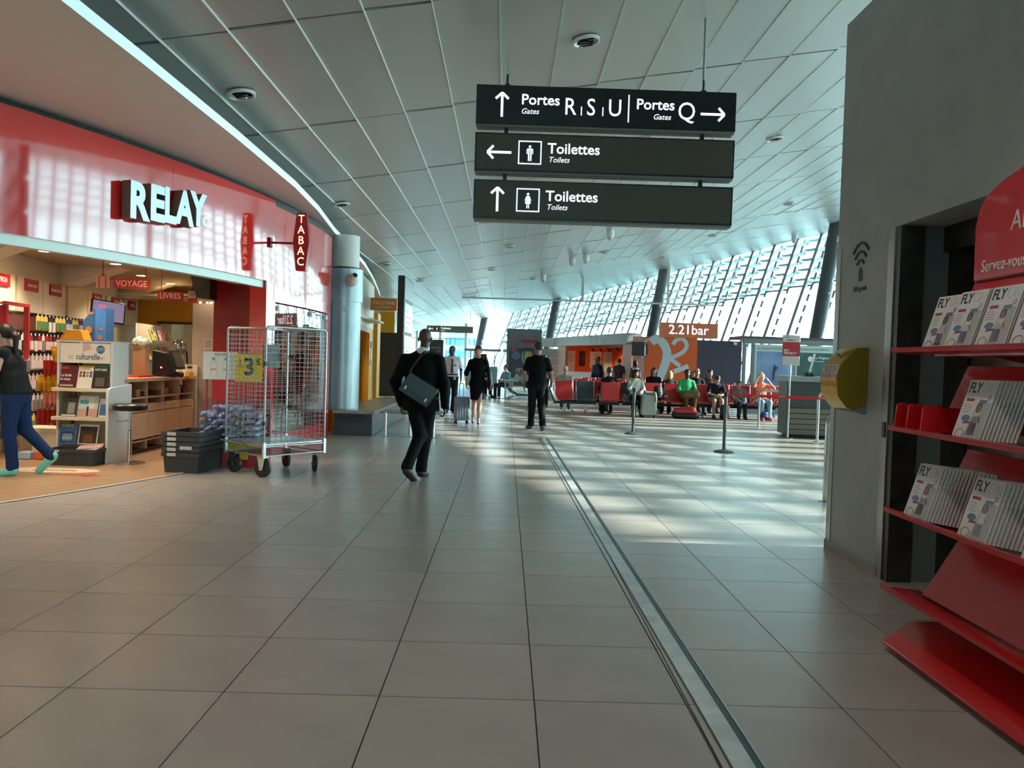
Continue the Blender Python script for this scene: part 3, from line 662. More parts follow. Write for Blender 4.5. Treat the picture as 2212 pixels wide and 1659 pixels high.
for i in range(4): blot('print', 'g', [(-.088, MH-.118-i*.012), (-.04+.008*(i % 2), MH-.118-i*.012), (-.04+.008*(i % 2), MH-.113-i*.012), (-.088, MH-.113-i*.012)])
blot('picture', 'g', [(-.02, .0), (.10, .0), (.10, .175), (.01, .175)]); blot('picture', 'b', [(.015, .165), (.07, .165), (.07, .185), (.015, .185)])
blot('picture', 'h', oval(.028, .148, .022, .026)); blot('picture', 's', oval(.026, .146, .011, .015)); blot('picture', 'w', [(.0, .075), (.045, .075), (.05, .125), (.035, .13), (.01, .125)]); blot('picture', 's', [(.043, .1), (.062, .075), (.066, .08), (.05, .125)])
blot('picture', 'p', [(-.005, .02), (.05, .02), (.047, .078), (-.002, .078)]); blot('picture', 'b', oval(-.045, .095, .032, .016)); blot('picture', 'r', [(-.06, .068), (.0, .072), (.0, .082), (-.05, .08)])
mb = MB(); mb.M = FM
for cx_, r in ((-.055, .03),): mb.tube([(cx_+r*math.cos(t*PI/9), .022+r*math.sin(t*PI/9)*.7, .0004) for t in range(18)], .0012, 4, closed=True)
mb.build('picture_wheel', MC['k'], cov)
def mag(label, y, x, z, lean=.22, first=[True]):
    o = mg if first[0] else dup(mg, label); first[0] = False; o['label'] = label
    o.location = (x, y, z); o.rotation_euler = (-lean, 0, -PI/2); return o
pl = lambda z: z+.0
for k, (y, x, z, w) in enumerate(((3.84, 2.085, 1.578, 'far end'), (3.60, 2.062, 1.58, 'second from the far end'), (3.36, 2.062, 1.58, 'third from the far end'), (3.12, 2.062, 1.58, 'cut off by the picture edge'))):
    mag(f'pale magazine on the top shelf of the red stand, {w}', y, x, z, .30)
    if k == 1 or k == 2:
        for i in range(5): mag(f"pale magazine in the stack behind the top shelf's {'second' if k == 1 else 'third'} magazine", y-.004*(i+1), x+.009*(i+1), z+.002, .30)
mag('pale magazine alone on the second shelf of the red stand', 3.50, 2.062, 1.17, .30)
for i in range(9): mag('pale magazine in the stack behind the second shelf magazine', 3.50-.012*(i+1), 2.062+.010*(i+1), 1.172, .30)
for y, w in ((3.90, 'far end'), (3.42, 'middle')):
    mag(f'pale magazine in front of a deep stack on the third shelf, {w}', y, 2.062, .735, .30)
    for i in range(14): mag(f'pale magazine in the deep stack on the third shelf, {w}', y-.016*(i+1), 2.062+.0085*(i+1), .737, .30)
mag('pale magazine on the third shelf cut off by the picture edge', 2.98, 2.062, .735, .30)
bx('tag_clip', (2.27, 3.70, 1.29), (2.29, 3.86, 1.33), M_paper, st)

# ---- left side: white round column, vent bench, rails, camera
colw = thing('service_column', 'tall pale steel service column rising from the vent bench', 'column', (-3.12, 15.15, 0))
M_colp = mat('pale_blue_steel', rgb(196, 212, 218), .28, metal=.15, noise=rgb(164, 186, 196), nscale=1.2)
MB().lathe([(.30, .45), (.30, 2.50), (.33, 2.50), (.33, 3.12)], 28).build('lower_shell', M_colp, colw, smooth=30)
MB().lathe([(.235, 3.1), (.235, 3.16)], 24).build('gap_ring', M_black, colw); MB().lathe([(.255, 3.16), (.255, 3.76)], 28).build('upper_shell', M_white, colw, smooth=30)
bx('side_plate', (-.43, -.45, .45), (-.34, .3, 3.72), mat('plate_grey', rgb(150, 162, 166), .4, metal=.4), colw)
mb = MB(); mb.M = frame((.06, -.298, 2.36), (1, 0, 0), (0, 0, 1)); mb.tube([(.045*math.cos(t*PI/10), .045*math.sin(t*PI/10), 0) for t in range(20)], .007, 6, closed=True); mb.tube([(-.03, .03, 0), (.03, -.03, 0)], .006, 6); mb.build('no_smoking_sticker', mat('sticker_grey', rgb(206, 210, 210), .5), colw)
cm = thing('security_camera', 'white tilted camera housing on the pale service column', 'camera', (-2.96, 14.86, 2.88))
mb = MB(); mb.M = T(0, 0, 0, .5, 1.2, 0); mb.lathe([(.10, -.04), (.125, .02), (.12, .10), (.07, .20), (.055, .26)], 18); mb.build('housing', mat('camera_cream', rgb(226, 226, 216), .4), cm, smooth=40)
mb = MB(); mb.M = T(0, 0, 0, .5, 1.2, 0); mb.lathe([(.045, .262), (.0001, .255)], 14); mb.build('lens', M_black, cm)
bn = thing('vent_bench', 'dark grey bench box with steel top and vent slots below the column', 'bench', (0, 0, 0))
bx('top', (-3.18, 14.55, .41), (-2.40, 19.6, .47), M_steel, bn, bevel=.004); bx('body', (-3.16, 14.60, 0), (-2.46, 19.5, .41), mat('bench_grey', rgb(70, 74, 78), .5), bn)
for i in range(5): bx('vent_slot', (-3.10, 14.592, .25+i*.028), (-2.54, 14.602, .262+i*.028), M_black, bn)
bx('side_panel', (-2.462, 14.62, .02), (-2.452, 19.4, .40), mat('bench_steel', rgb(110, 116, 120), .35, metal=.7), bn)
for k, (x, y) in enumerate(((-2.22, 14.7),)):
    rl = thing('perch_rail', 'steel tube perch rail with base plate beside the vent bench', 'rail', (x, y, 0))
    for dx in (0.0, .46, .90):
        mb = MB(); mb.tube([(dx, 0, .01), (dx, 0, .44)], .03, 10); mb.build('post', M_chrome, rl, smooth=40)
    mb = MB(); mb.tube([(-.10, 0, .45), (1.05, 0, .45)], .025, 10); mb.tube([(-.10, .35, .45), (1.05, .35, .45)], .025, 10); mb.build('bar', M_chrome, rl, smooth=40)
    bx('base_plate', (-.05, -.1, 0), (1.0, .6, .012), M_steel, rl)
# ================================================================== shop contents
M_shelf = mat('shelf_cream', rgb(222, 206, 176), .5); M_gable = mat('gable_pale', rgb(205, 212, 206), .4)
# ---- magazine gondola with the header sign
gd = thing('magazine_gondola', 'cream magazine shelf unit with culturelle header sign', 'shelf unit', (-5.475, 10.3, 0))
bx('gable', (-.36, -.02, 0), (-.33, .42, 1.54), M_gable, gd, .004); bx('gable', (.33, -.02, 0), (.36, .42, 1.55), M_gable, gd, .004)
bx('back', (-.33, .30, 0), (.33, .33, 1.53), M_shelf, gd); bx('cap', (-.37, -.03, 1.54), (.37, .43, 1.56), M_gable, gd)
sg = bx('sign_panel', (-.325, -.012, 1.27), (.325, .0, 1.53), mat('sign_offwhite', rgb(228, 222, 214), .5), gd)
M_dk = mat('print_dark', rgb(62, 74, 80), .6); M_pr = mat('print_red', rgb(186, 40, 44), .6); M_teal = mat('print_teal', rgb(40, 116, 146), .5)
GF = lambda x, z: frame((x, -.0135, z), (1, 0, 0), (0, 0, 1))
text('culturelle', .115, M_dk, sg, GF(-.12, 1.315), sx=.72, bold=.004)
for i in range(3): mb = MB(); mb.M = GF(0, 0); mb.add([(-.22, 1.32+i*.018, 0), (-.15, 1.325+i*.018, 0), (-.15, 1.329+i*.018, 0), (-.22, 1.324+i*.018, 0)], [(0, 1, 2, 3)]); mb.build('print_line', M_dk, sg)
for i in range(7): mb = MB(); mb.M = GF(0, 0); w = (.10, .085, .10, .12, .08, .03, .02)[i]; mb.box((-.03, 1.505-i*.016, 0), (-.03+w, 1.510-i*.016, .001)); mb.build('print_line', M_pr, sg)
mb = MB(); mb.M = GF(0, 0); mb.prism(oval(.20, 1.45, .055, .055, 20), 0, .001); d = mb.build('print_disc', M_teal, sg)
text('partage', .026, M_letter, d, frame((.2, -.0155, 1.458), (1, 0, .15), (-.15, 0, 1)), align='CENTER'); text('votre culture', .02, M_letter, d, frame((.2, -.0155, 1.432), (1, 0, .15), (-.15, 0, 1)), align='CENTER')
mb = MB(); mb.M = GF(0, 0); mb.box((.18, 1.338, 0), (.26, 1.343, .001)); mb.prism([(.205, 1.338), (.225, 1.318), (.22, 1.338)], 0, .001); mb.build('print_mark', M_pr, sg)
for z in (.90, .525): bx('shelf', (-.385, -.10, z), (.36, .31, z+.045), M_shelf, gd, .004)
bx('plinth', (-.33, .0, .0), (.33, .3, .10), M_shelf, gd)
bx('slat_back', (-.33, .20, 1.05), (.33, .30, 1.22), M_shelf, gd)
# magazines on the gondola: one object each, own cover colours and titles
def cover(label, x, y, z, w, h, col, title=None, tcol=(240, 240, 240), lean=.25, blocks=(), rz=0.0, tsize=.05, name='magazine', tz=None, cat='magazine', group='magazines on the cream gondola'):
    o = thing(name, label, cat, (x, y, z), rz, group); o.rotation_euler = (-lean, 0, rz)
    bx('pages', (-w/2, .001, 0), (w/2, .006, h), M_paper, o); c = bx('cover', (-w/2, 0, 0), (w/2, .001, h), mat('cover_%d_%d_%d' % col, rgb(*col), .4), o)
    for (x0, z0, x1, z1, bc) in blocks: bx('print', (x0*w-w/2, -.0006, z0*h), (x1*w-w/2, 0, z1*h), mat('ink_%d_%d_%d' % bc, rgb(*bc), .5), c)
    if title:
        for i, ln in enumerate(title.split('|')): text(ln, tsize, mat('ink_%d_%d_%d' % tcol, rgb(*tcol), .5), c, frame((-w/2+.015, -.0012, (tz or h-.045)-i*tsize*1.05), (1, 0, 0), (0, 0, 1)), bold=.012, sx=.9, ext=.0003)
    return o
gx, gy = -5.475, 10.3
cover('dark red magazine titled La forêt et nous on the upper gondola shelf', gx-.22, gy-.03, .946, .235, .30, (92, 24, 30), 'La forêt|et nous', tsize=.048, tz=.15, blocks=((.04, .82, .45, .97, (190, 40, 44)), (.08, .06, .8, .14, (190, 170, 160))))
cover('white Classica magazine with a grid of pictures on the upper gondola shelf', gx+.0, gy-.03, .946, .20, .30, (232, 226, 214), 'CLASSIC', (70, 60, 56), tsize=.042, tz=.245, blocks=((.04, .9, .96, 1.0, (236, 190, 40)),)+tuple((.08+.22*(i % 4), .62-.14*(i//4), .24+.22*(i % 4), .74-.14*(i//4), ((150, 70, 60), (60, 80, 130), (190, 140, 60), (80, 60, 70))[(i*3) % 4]) for i in range(8)))
cover('black Histoire magazine on the upper gondola shelf', gx+.20, gy-.035, .946, .21, .28, (40, 32, 30), 'HISTOIRE', tsize=.042, blocks=((.2, .1, .75, .5, (96, 84, 70)),))
cover('blue spine magazine behind the black one on the upper gondola shelf', gx+.275, gy+.03, .946, .10, .29, (120, 150, 176))
cover('black and white portrait magazine on the middle gondola shelf', gx-.20, gy-.03, .571, .20, .25, (64, 60, 58), None, tsize=.032, blocks=((.4, .15, .85, .75, (150, 146, 140)), (.05, .02, .95, .1, (230, 228, 222))))
cover('pale blue and pink illustrated magazine on the middle gondola shelf', gx+.04, gy-.03, .571, .26, .28, (196, 206, 206), None, blocks=((.0, .0, 1, .38, (206, 160, 144)), (.08, .6, .5, .78, (90, 170, 190)), (.45, .05, .55, .5, (60, 54, 54)), (.5, .4, .8, .95, (226, 222, 212))))
cover('narrow white and blue magazine at the end of the middle gondola shelf', gx+.245, gy-.03, .571, .12, .25, (226, 220, 210), None, blocks=((.1, .1, .8, .7, (70, 100, 160)),))
oc_ = cover('blue magazine with a yellow title and ocean disc on the bottom of the gondola', gx-.20, gy-.06, .215, .22, .27, (40, 96, 150), 'SCIENCE', (230, 210, 60), tsize=.045, blocks=((.1, .1, .85, .6, (24, 40, 100)), (.2, .16, .76, .5, (150, 190, 210))))
text('OCEANO', .035, mat('ink_yel', rgb(220, 210, 120), .5), oc_.children[1], frame((0, -.0014, .07), (1, 0, 0), (0, 0, 1)), align='CENTER', bold=.01, ext=.0003)
cover('white bordered magazine with an orange planet on the bottom of the gondola', gx+.06, gy-.05, .215, .25, .26, (230, 226, 220), None, blocks=((.05, .05, .95, .9, (50, 34, 30)), (.25, .1, .75, .5, (200, 120, 60)), (.06, .75, .5, .88, (190, 60, 60))))
# black bin with a fanned pile of papers in front of the gondola
M_tote = mat('tote_grey', rgb(54, 58, 62), .5)
def tote(o, L, W_, H, lip=.035, m_=None, closed=False):
    m_ = m_ or M_tote; t = .012; mb = MB()
    z0 = H-.0
    a, b, c_, d = L/2*.93, W_/2*.93, L/2, W_/2
    rows = [[(sx*(a+(c_-a)*k)*q, sy*(b+(d-b)*k)*q, H*k) for sx, sy in ((-1, -1), (1, -1), (1, 1), (-1, 1), (-1, -1))] for k, q in ((0, 1), (1, 1))]
    rows += [[(x*1.0, y*1.0, z) for x, y, z in rows[1]], [(x*(1-2*t/L), y*(1-2*t/W_), H) for x, y, z in rows[1]], [(x*.96, y*.96, .02) for x, y, z in rows[0]]]
    mb.sheet(rows); mb.add(rows[0][:4], [(0, 1, 2, 3)]); mb.add(rows[-1][:4], [(0, 1, 2, 3)]); mb.build('tub', m_, o)
    mb = MB(); r = .015
    for (x0, y0, x1, y1) in ((-c_-r, -d-r, c_+r, -d), (-c_-r, d, c_+r, d+r), (-c_-r, -d, -c_, d), (c_, -d, c_+r, d)): mb.box((x0, y0, H-lip), (x1, y1, H))
    mb.build('rim', m_, o)
    mb = MB(); mb.box((-c_+.06, -d-r-.002, H-lip+.004), (-c_+.17, -d-r, H-.006)); mb.build('barcode_label', mat('label_white', rgb(196, 196, 192), .5), o)
bn_ = thing('storage_bin', 'low black plastic bin of papers below the magazine gondola', 'bin', (-5.34, 9.90, .008)); tote(bn_, .60, .36, .20)
for i in range(6):
    a = -.3+i*.12; o = tag(MB().box((-.14, -.10, 0), (.14, .10, .008)).build('newspaper', mat('news_%d' % (i % 3), (rgb(220, 190, 180), rgb(226, 214, 206), rgb(200, 160, 150))[i % 3], .6)), 'pink and white newspaper fanned in the black bin by the gondola', 'newspaper', 'papers in the black bin'); o.location = (-5.22+.01*i, 9.88, .17+.012*i); o.rotation_euler = (.12, -.1, a)
yb = thing('tent_box', 'orange yellow tent shaped box on top of the gondola', 'box', (-5.66, 10.42, 1.562)); mb = MB(); mb.prism([(-.15, 0), (.15, 0), (.10, .14), (-.07, .14)], -.10, .10, 'y'); mb.build('body', mat('box_orange', rgb(226, 150, 30), .45), yb, bevel=.006); mb = MB(); mb.prism([(-.17, 0), (-.15, 0), (-.07, .14), (-.085, .145)], -.10, .10, 'y'); mb.build('flap', mat('box_orange_dark', rgb(206, 128, 20), .45), yb)
# blue cardboard display tower
bt = thing('display_tower', 'tall blue cardboard display tower behind the gondola', 'display', (-5.78, 11.2, 0))
M_cb = mat('card_blue', rgb(60, 120, 190), .5); M_cb2 = mat('card_blue_dark', rgb(50, 92, 140), .5); M_org = mat('card_orange', rgb(190, 110, 70), .5)
mb = MB(); mb.prism([(-.15, 0), (.16, 0), (.16, 2.03), (.0, 2.03), (-.15, 1.85)], -.12, .12, 'y'); mb.build('body', M_cb2, bt)
bx('front_strip', (.02, -.125, 0), (.165, -.12, 2.03), M_cb, bt)
for x, z, r in ((-.07, 1.72, .05), (.09, 1.62, .032)): mb = MB(); mb.M = frame((x, -.127, z), (1, 0, 0), (0, 0, 1)); mb.prism(oval(0, 0, r, r*1.1, 18), 0, .002); mb.build('orange_print', M_org, bt)
text('ELLA', .05, M_org, bt, frame((.045, -.127, 1.72), (1, 0, 0), (0, 0, 1)), bold=.02); bx('tag_print', (-.06, -.127, 1.94), (.0, -.125, 1.97), M_org, bt)
# ---- bar stool
so = thing('bar_stool', 'chrome bar stool with black round seat by the counter end', 'stool', (-4.78, 10.08, .008))
MB().lathe([(.0001, .012), (.06, .03), (.16, .016), (.19, .008), (.19, 0)], 28).build('base', M_chrome, so, smooth=50); MB().lathe([(.028, .02), (.028, .42), (.018, .43), (.018, .68)], 14).build('column', M_chrome, so, smooth=40)
MB().lathe([(.0001, .68), (.19, .68), (.205, .70), (.205, .745), (.18, .765), (.0001, .77)], 30).build('seat', mat('seat_black', rgb(14, 14, 15), .35), so, smooth=50)
mb = MB(); mb.tube([(-.02, 0, .55), (-.15, -.02, .53), (-.16, -.02, .55)], .006, 6); mb.build('lever', M_chrome, so)
# ---- cash counter with its rounded pale end
ct = thing('cash_counter', 'beech cash counter with shelves and cupboard doors', 'counter', (-5.12, 0, 0))
gp = [(9.98, 0), (10.6, 0), (10.6, 1.0), (10.06, .97), (10.0, .95), (9.982, .90)]
mb = MB(); mb.prism([(y, z) for y, z in gp], .075, .11, 'x'); mb.build('end_panel', M_gable, ct, bevel=.004)
bx('worktop', (-.45, 10.62, 1.02), (.04, 13.0, 1.07), M_beech, ct, .004); bx('carcass', (-.43, 10.75, .06), (-.30, 12.95, 1.02), mat('carcass_dark', rgb(90, 66, 46), .6), ct)
bx('shelf', (-.30, 10.75, .78), (.0, 12.95, .80), M_beech, ct); bx('shelf', (-.30, 10.75, .68), (.0, 12.95, .70), M_beech, ct); bx('shelf', (-.3, 10.75, .17), (.0, 12.95, .19), M_beech, ct); bx('plinth', (-.3, 10.75, 0), (-.04, 12.95, .06), M_black, ct)
for i in range(5): bx('divider', (-.30, 10.75+i*.545, .06), (.0, 10.77+i*.545, 1.02), M_beech, ct)
for i in range(4):
    d = bx('door', (.0, 10.76+i*.545, .22), (.02, 11.30+i*.545, .58), M_beech, ct, .002); d2 = bx('drawer', (-.005, 10.76+i*.545, .59), (.012, 11.30+i*.545, .69), M_beech, ct, .002)
    mb = MB(); mb.ball((.022, 11.03+i*.545, .65), .008, 8, 5); mb.build('knob', M_chrome, d2)
bx('back_panel', (-.45, 12.98, .0), (.04, 13.02, 1.25), M_cream, ct)
for i in range(9):
    o = tag(MB().box((0, 0, 0), (.18, .10+.02*(i % 3), .07+.03*(i % 2))).build('carton', mat('carton_%d' % (i % 4), (rgb(96, 70, 50), rgb(150, 120, 90), rgb(70, 56, 50), rgb(180, 150, 120))[i % 4], .6)), f'small brown carton in the counter compartments, {words[i]} along', 'carton', 'cartons inside the counter'); o.location = (-5.34, 10.82+i*.23, .805 if i % 3 else .195)
M_card = mat('paper_brown', rgb(170, 132, 92), .7)
pb = thing('paper_bag', 'tall brown paper bag of wrapped goods on the counter', 'bag', (-5.36, 11.6, 1.07)); mb = MB(); mb.prism([(-.09, -.06), (.09, -.06), (.10, .06), (-.10, .06)], 0, .42); mb.build('body', M_card, pb); mb = MB(); mb.ball((0, 0, .50), (.13, .11, .10), 10, 7); mb.build('green_bundle', mat('foil_green', rgb(120, 136, 84), .25, noise=rgb(210, 214, 200), nscale=18, bump=.6), pb)
mb = MB(); mb.ball((-.11, -.03, .44), (.08, .07, .06), 8, 6); mb.ball((.09, .02, .47), (.07, .06, .05), 8, 6); mb.build('wrap', glassmat('cellophane', (.88, .88, .86), .25, .1), pb)
till = thing('cash_register', 'black touch screen cash register with a red scanner light', 'register', (-5.18, 12.05, 1.07))
mb = MB(); mb.prism([(-.16, 0), (.16, 0), (.10, .10), (.02, .36), (-.16, .40)], -.12, .12, 'y'); mb.build('stand', M_black, till, bevel=.006)
mb = MB(); mb.M = T(.16, .02, .26, 0, 0, -.35); mb.cbox((0, 0, 0), (.03, .34, .30)); sc2 = mb.build('screen', M_black, till, bevel=.006)
mb = MB(); mb.M = T(.18, .02, .262, 0, 0, -.35); mb.cbox((0, 0, 0), (.008, .28, .24)); mb.build('display', mat('screen_grey', rgb(84, 82, 76), .2), sc2)
mb = MB(); mb.ball((-.02, -.13, .14), .012, 8, 6); mb.build('scanner_light', glow('red_led', (1, .06, .03), 25), till)
sc3 = thing('hand_scanner', 'black hand scanner lying on the counter', 'scanner', (-5.08, 12.0, 1.07)); mb = MB(); mb.tube([(0, -.2, .03), (.06, -.05, .05), (.12, .1, .035)], [.025, .03, .045], 10); mb.build('body', M_black, sc3, smooth=60)
rb = tag(bx('red_tray', (-5.62, 11.2, 1.07), (-5.2, 11.7, 1.10), MATS['gloss_red'], None, .004), 'flat red tray on the counter', 'tray')
yb2 = tag(bx('yellow_box', (-5.02+.0, 12.55, 1.07), (-4.9-.19, 12.72, 1.14), mat('yellow_card', rgb(226, 170, 50), .5)), 'small yellow box at the end of the counter', 'box')
wbt = thing('water_bottle', 'clear water bottle standing at the counter end', 'bottle', (-4.96-.16, 12.8, 1.07)); MB().lathe([(.038, 0), (.04, .02), (.04, .16), (.03, .20), (.014, .23), (.014, .25)], 16).build('body', glassmat('clear_pet', (.90, .93, .95), .16, .05), wbt, smooth=40); MB().lathe([(.0405, .12), (.0405, .155)], 16).build('label', M_black, wbt)
# wrapped globes (cellophane baskets) behind the till
for k, (x, y, z, r, m_) in enumerate(((-5.22, 12.6, 1.52, .13, 'grey'), (-5.0, 13.3, 1.66, .14, 'red'))):
    g = thing('gift_globe', f"round clear wrapped gift globe {'with red print above the till' if k == 0 else 'half filled with dark red sweets'}", 'gift', (x, y, z), 0, 'wrapped gift globes')
    MB().ball((0, 0, 0), r, 16, 12).build('shell', glassmat('globe_shell', (.80, .78, .76), .35, .08), g, smooth=80); MB().lathe([(.0001, -r*.96), (r*.6, -r*.75), (r*.9, -r*.35), (r*.92, -.02), (.0001, -.02)], 16).build('filling', mat('filling_' + m_, rgb(96, 20, 24) if k else rgb(120, 110, 104), .5), g, smooth=40)
    MB().lathe([(.06, -r-.46 if k == 0 else -.7), (.05, -r*.9)], 12).build('stem', M_shelf, g)
# ---- grey partition panel with a notice, ceiling box
gpnl = thing('partition_panel', 'plain beige grey partition panel with a small notice', 'panel', (-4.93, 13.05, 0)); bx('board', (-.26, 0, 0), (.27, .04, 2.26), mat('panel_taupe', rgb(170, 156, 138), .55), gpnl); nt_ = bx('notice', (-.07, -.004, 1.50), (.09, 0, 1.68), mat('notice_paper', rgb(196, 182, 168), .6), gpnl)
for i in range(6): bx('print_line', (-.05, -.006, 1.65-i*.02), (.07-.02*(i % 3), -.004, 1.655-i*.02), M_dk, nt_)
cbx = thing('ceiling_box', 'black wedge shaped speaker box under the shop ceiling', 'speaker', (-4.62, 12.1, 0)); mb = MB(); mb.prism([(-.22, 2.74), (-.08, 2.28), (.12, 2.26), (.12, 2.74)], -.15, .15, 'y'); mb.build('body', M_black, cbx)
# ---- hanging category signs
def catsign(word, x0, x1, z, y, pict, label, left):
    s_ = thing('category_sign', label, 'sign', (0, y, 0), 0, 'red category signs hanging in the shop')
    p = bx('plate', (x0, -.015, z-.075), (x1, .015, z+.075), M_redsign, s_, .01); text(word, .125, mat('sign_cream', rgb(226, 210, 200), .5), p, frame(((x0+x1)/2, -.017, z-.045), (1, 0, 0), (0, 0, 1)), align='CENTER', bold=.008, sx=.92)
    px = x0-.16 if left else x1+.14
    q = bx('pictogram_plate', (px-.10 if pict == 'case' else px-.07, -.015, z-.08), (px+.10 if pict == 'case' else px+.07, .015, z+.09), mat('picto_pink', rgb(206, 150, 136), .5) if pict == 'case' else mat('picto_grey', rgb(196, 180, 180), .5), s_, .012)
    if pict == 'case':
        mb = MB(); mb.tube([(px-.03, 0, z+.09), (px-.03, 0, z+.115), (px+.03, 0, z+.115), (px+.03, 0, z+.09)], .006, 6); mb.build('case_handle', M_redsign, q); bx('stripe', (px-.055, -.018, z-.08), (px-.04, -.015, z+.09), M_redsign, q); bx('stripe', (px+.04, -.018, z-.08), (px+.055, -.015, z+.09), M_redsign, q)
    else: bx('book_base', (px-.07, -.018, z-.08), (px+.07, .016, z-.03), M_redsign, q); bx('page_print', (px-.05, -.018, z), (px+.05, -.015, z+.07), mat('page_grey', rgb(150, 140, 146), .5), q)
    mb = MB(); mb.tube([(x0 if left else x1, 0, z), (px, 0, z)], .008, 6); mb.build('link', M_redsign, s_)
    for x in (px if left else x0+.06, x1-.06 if left else px): mb = MB(); mb.tube([(x, 0, z+.07), (x, 0, 2.76)], .007, 6); mb.build('rod', M_redd, s_)
catsign('VOYAGE', -5.72, -5.20, 2.425, 11.5, 'case', 'red hanging sign VOYAGE with a suitcase pictogram', True)
catsign('LIVRES', -5.53, -5.12, 2.335, 12.5, 'book', 'red hanging sign LIVRES with a book pictogram', False)
# ---- wall screen
tv = thing('wall_screen', 'tilted wall screen with a lilac display above the shelves', 'screen', (-6.55, 13.0, 2.08), -1.0); tv.rotation_euler = (-.2, .12, .75)
bx('case', (-.26, 0, -.18), (.26, .05, .18), M_black, tv, .006); dsp = bx('display', (-.24, -.004, -.16), (.24, 0, .16), glow('screen_lilac', (.30, .28, .48), .5), tv); bx('logo', (-.16, -.006, .0), (-.04, -.004, .10), glow('screen_pink', (.7, .2, .35), .6), dsp); bx('caption', (-.18, -.006, -.10), (.02, -.004, -.07), M_black, dsp)
mb = MB(); mb.tube([(0, .05, 0), (0, .25, .05)], .02, 8); mb.build('arm', M_black, tv)
# ---- hanging goods on the left wall: pegs with packs; one prototype per look
ANG = PI/2+math.atan(.143)
def pack(label, cols, w, h, group, kind='card', nm='hanging_pack', cat='pack'):
    o = thing(nm, label, cat, group=group); c0, c1 = cols
    bx('card', (-w/2, -.002, -h), (w/2, .002, 0), mat('card_%d_%d_%d' % c0, rgb(*c0), .5), o)
    if kind == 'card': mb = MB(); mb.prism([(-w*.36, -.02), (w*.36, -.02), (w*.42, -.002), (-w*.42, -.002)], -h*.9, -h*.35, 'z'); mb.build('blister', mat('blis_%d_%d_%d' % c1, rgb(*c1), .25), o)
    elif kind == 'case': bx('blister', (-w*.4, -.018, -h*.92), (w*.4, -.002, -h*.3), mat('blis_%d_%d_%d' % c1, rgb(*c1), .25), o, .004)
    bx('euro_tab', (-.012, -.003, 0), (.012, .003, .03), M_paper, o)
    return o
protos = [pack('p', c, w, h, 'goods hanging on the left shop wall', k) for c, w, h, k in (
    (((232, 224, 214), (40, 36, 36)), .10, .24, 'case'), (((40, 38, 40), (210, 204, 196)), .10, .24, 'case'), (((226, 200, 90), (90, 130, 90)), .11, .20, 'card'), (((150, 30, 40), (206, 190, 184)), .10, .22, 'card'),
    (((40, 70, 130), (190, 200, 214)), .10, .20, 'card'), (((214, 206, 200), (120, 118, 116)), .09, .22, 'case'), (((90, 26, 32), (60, 40, 44)), .11, .24, 'card'), (((196, 180, 176), (216, 200, 196)), .10, .20, 'card'))]
used = [False]*len(protos); rp_ = random.Random(11)
looks = ('white pack with a dark case', 'black pack with a pale case', 'yellow and green pack', 'dark red pack', 'blue pack', 'grey cable pack', 'maroon pack', 'clear pale pack')
def wall_pos(y, out, z): return (wax(y)+out, y, z)
rows_ = ((1.90, 11.2, 14.2, (0, 1, 2, 2, 4, 3, 3, 7)), (1.62, 10.0, 14.0, (1, 0, 5, 1, 3, 5, 6, 7)), (1.34, 9.8, 13.4, (5, 0, 7, 5, 1, 7)), (1.06, 9.7, 12.8, (5, 7, 0, 3)), (.78, 9.6, 12.6, (7, 3, 5, 4)), (.50, 9.6, 12.2, (7, 6, 2)))
for r, (z, y0, y1, ids) in enumerate(rows_):
    n = int((y1-y0)/.125)
    pegw = ('top', 'second', 'third', 'fourth', 'fifth', 'lowest')[r]
    for i in range(n):
        y = y0+i*.125; k = ids[(i*len(ids)//n + (rp_.choice((0, 0, 1, 2)))) % len(ids)]
        lab = f'{looks[k]} hanging in the {pegw} row of the left shop wall'
        if used[k]: o = dup(protos[k], lab)
        else: o = protos[k]; used[k] = True; o['label'] = lab
        o.location = wall_pos(y, .24, z); o.rotation_euler = (0, 0, ANG)
    pr_ = tag(MB().box((-(y1-y0)/2, -.02, .03), ((y1-y0)/2, .0, .07)).build('peg_rail', M_dark), f'dark peg rail carrying the {pegw} row of packs on the left shop wall', 'rail', 'peg rails'); pr_.location = wall_pos((y0+y1)/2, .06, z); pr_.rotation_euler = (0, 0, ANG)
for k, u in enumerate(used):
    if not u:
        for c in list(protos[k].children): bpy.data.objects.remove(c)
        bpy.data.objects.remove(protos[k])
# dark backing panel for the goods and the red accessory frame
tag(MB().box((-2.3, 0, .35), (2.3, .02, 1.93)).build('goods_backing', mat('backing_maroon', rgb(110, 62, 58), .7)), 'dark maroon pegboard behind the hanging goods', 'pegboard'); bk = bpy.data.objects['goods_backing']; bk.location = wall_pos(11.9, .045, 0); bk.rotation_euler = (0, 0, ANG)
rf = thing('accessory_frame', 'red frame display of phone cases on the left shop wall', 'display', wall_pos(10.35, .42, 0), ANG)
M_rfr = mat('frame_red', rgb(190, 50, 46), .4)
for a, b in (((-.48, -.03, 1.30), (-.44, .03, 2.02)), ((.10, -.03, 1.30), (.14, .03, 2.02)), ((-.44, -.03, 1.98), (.10, .03, 2.02)), ((-.44, -.03, 1.28), (.10, .03, 1.32)), ((-1.1, -.03, 1.98), (-.48, .03, 2.0))): bx('bar', a, b, M_rfr, rf)
bx('red_header', (-1.0, -.01, 1.68), (-.5, .01, 1.96), M_redd, rf)
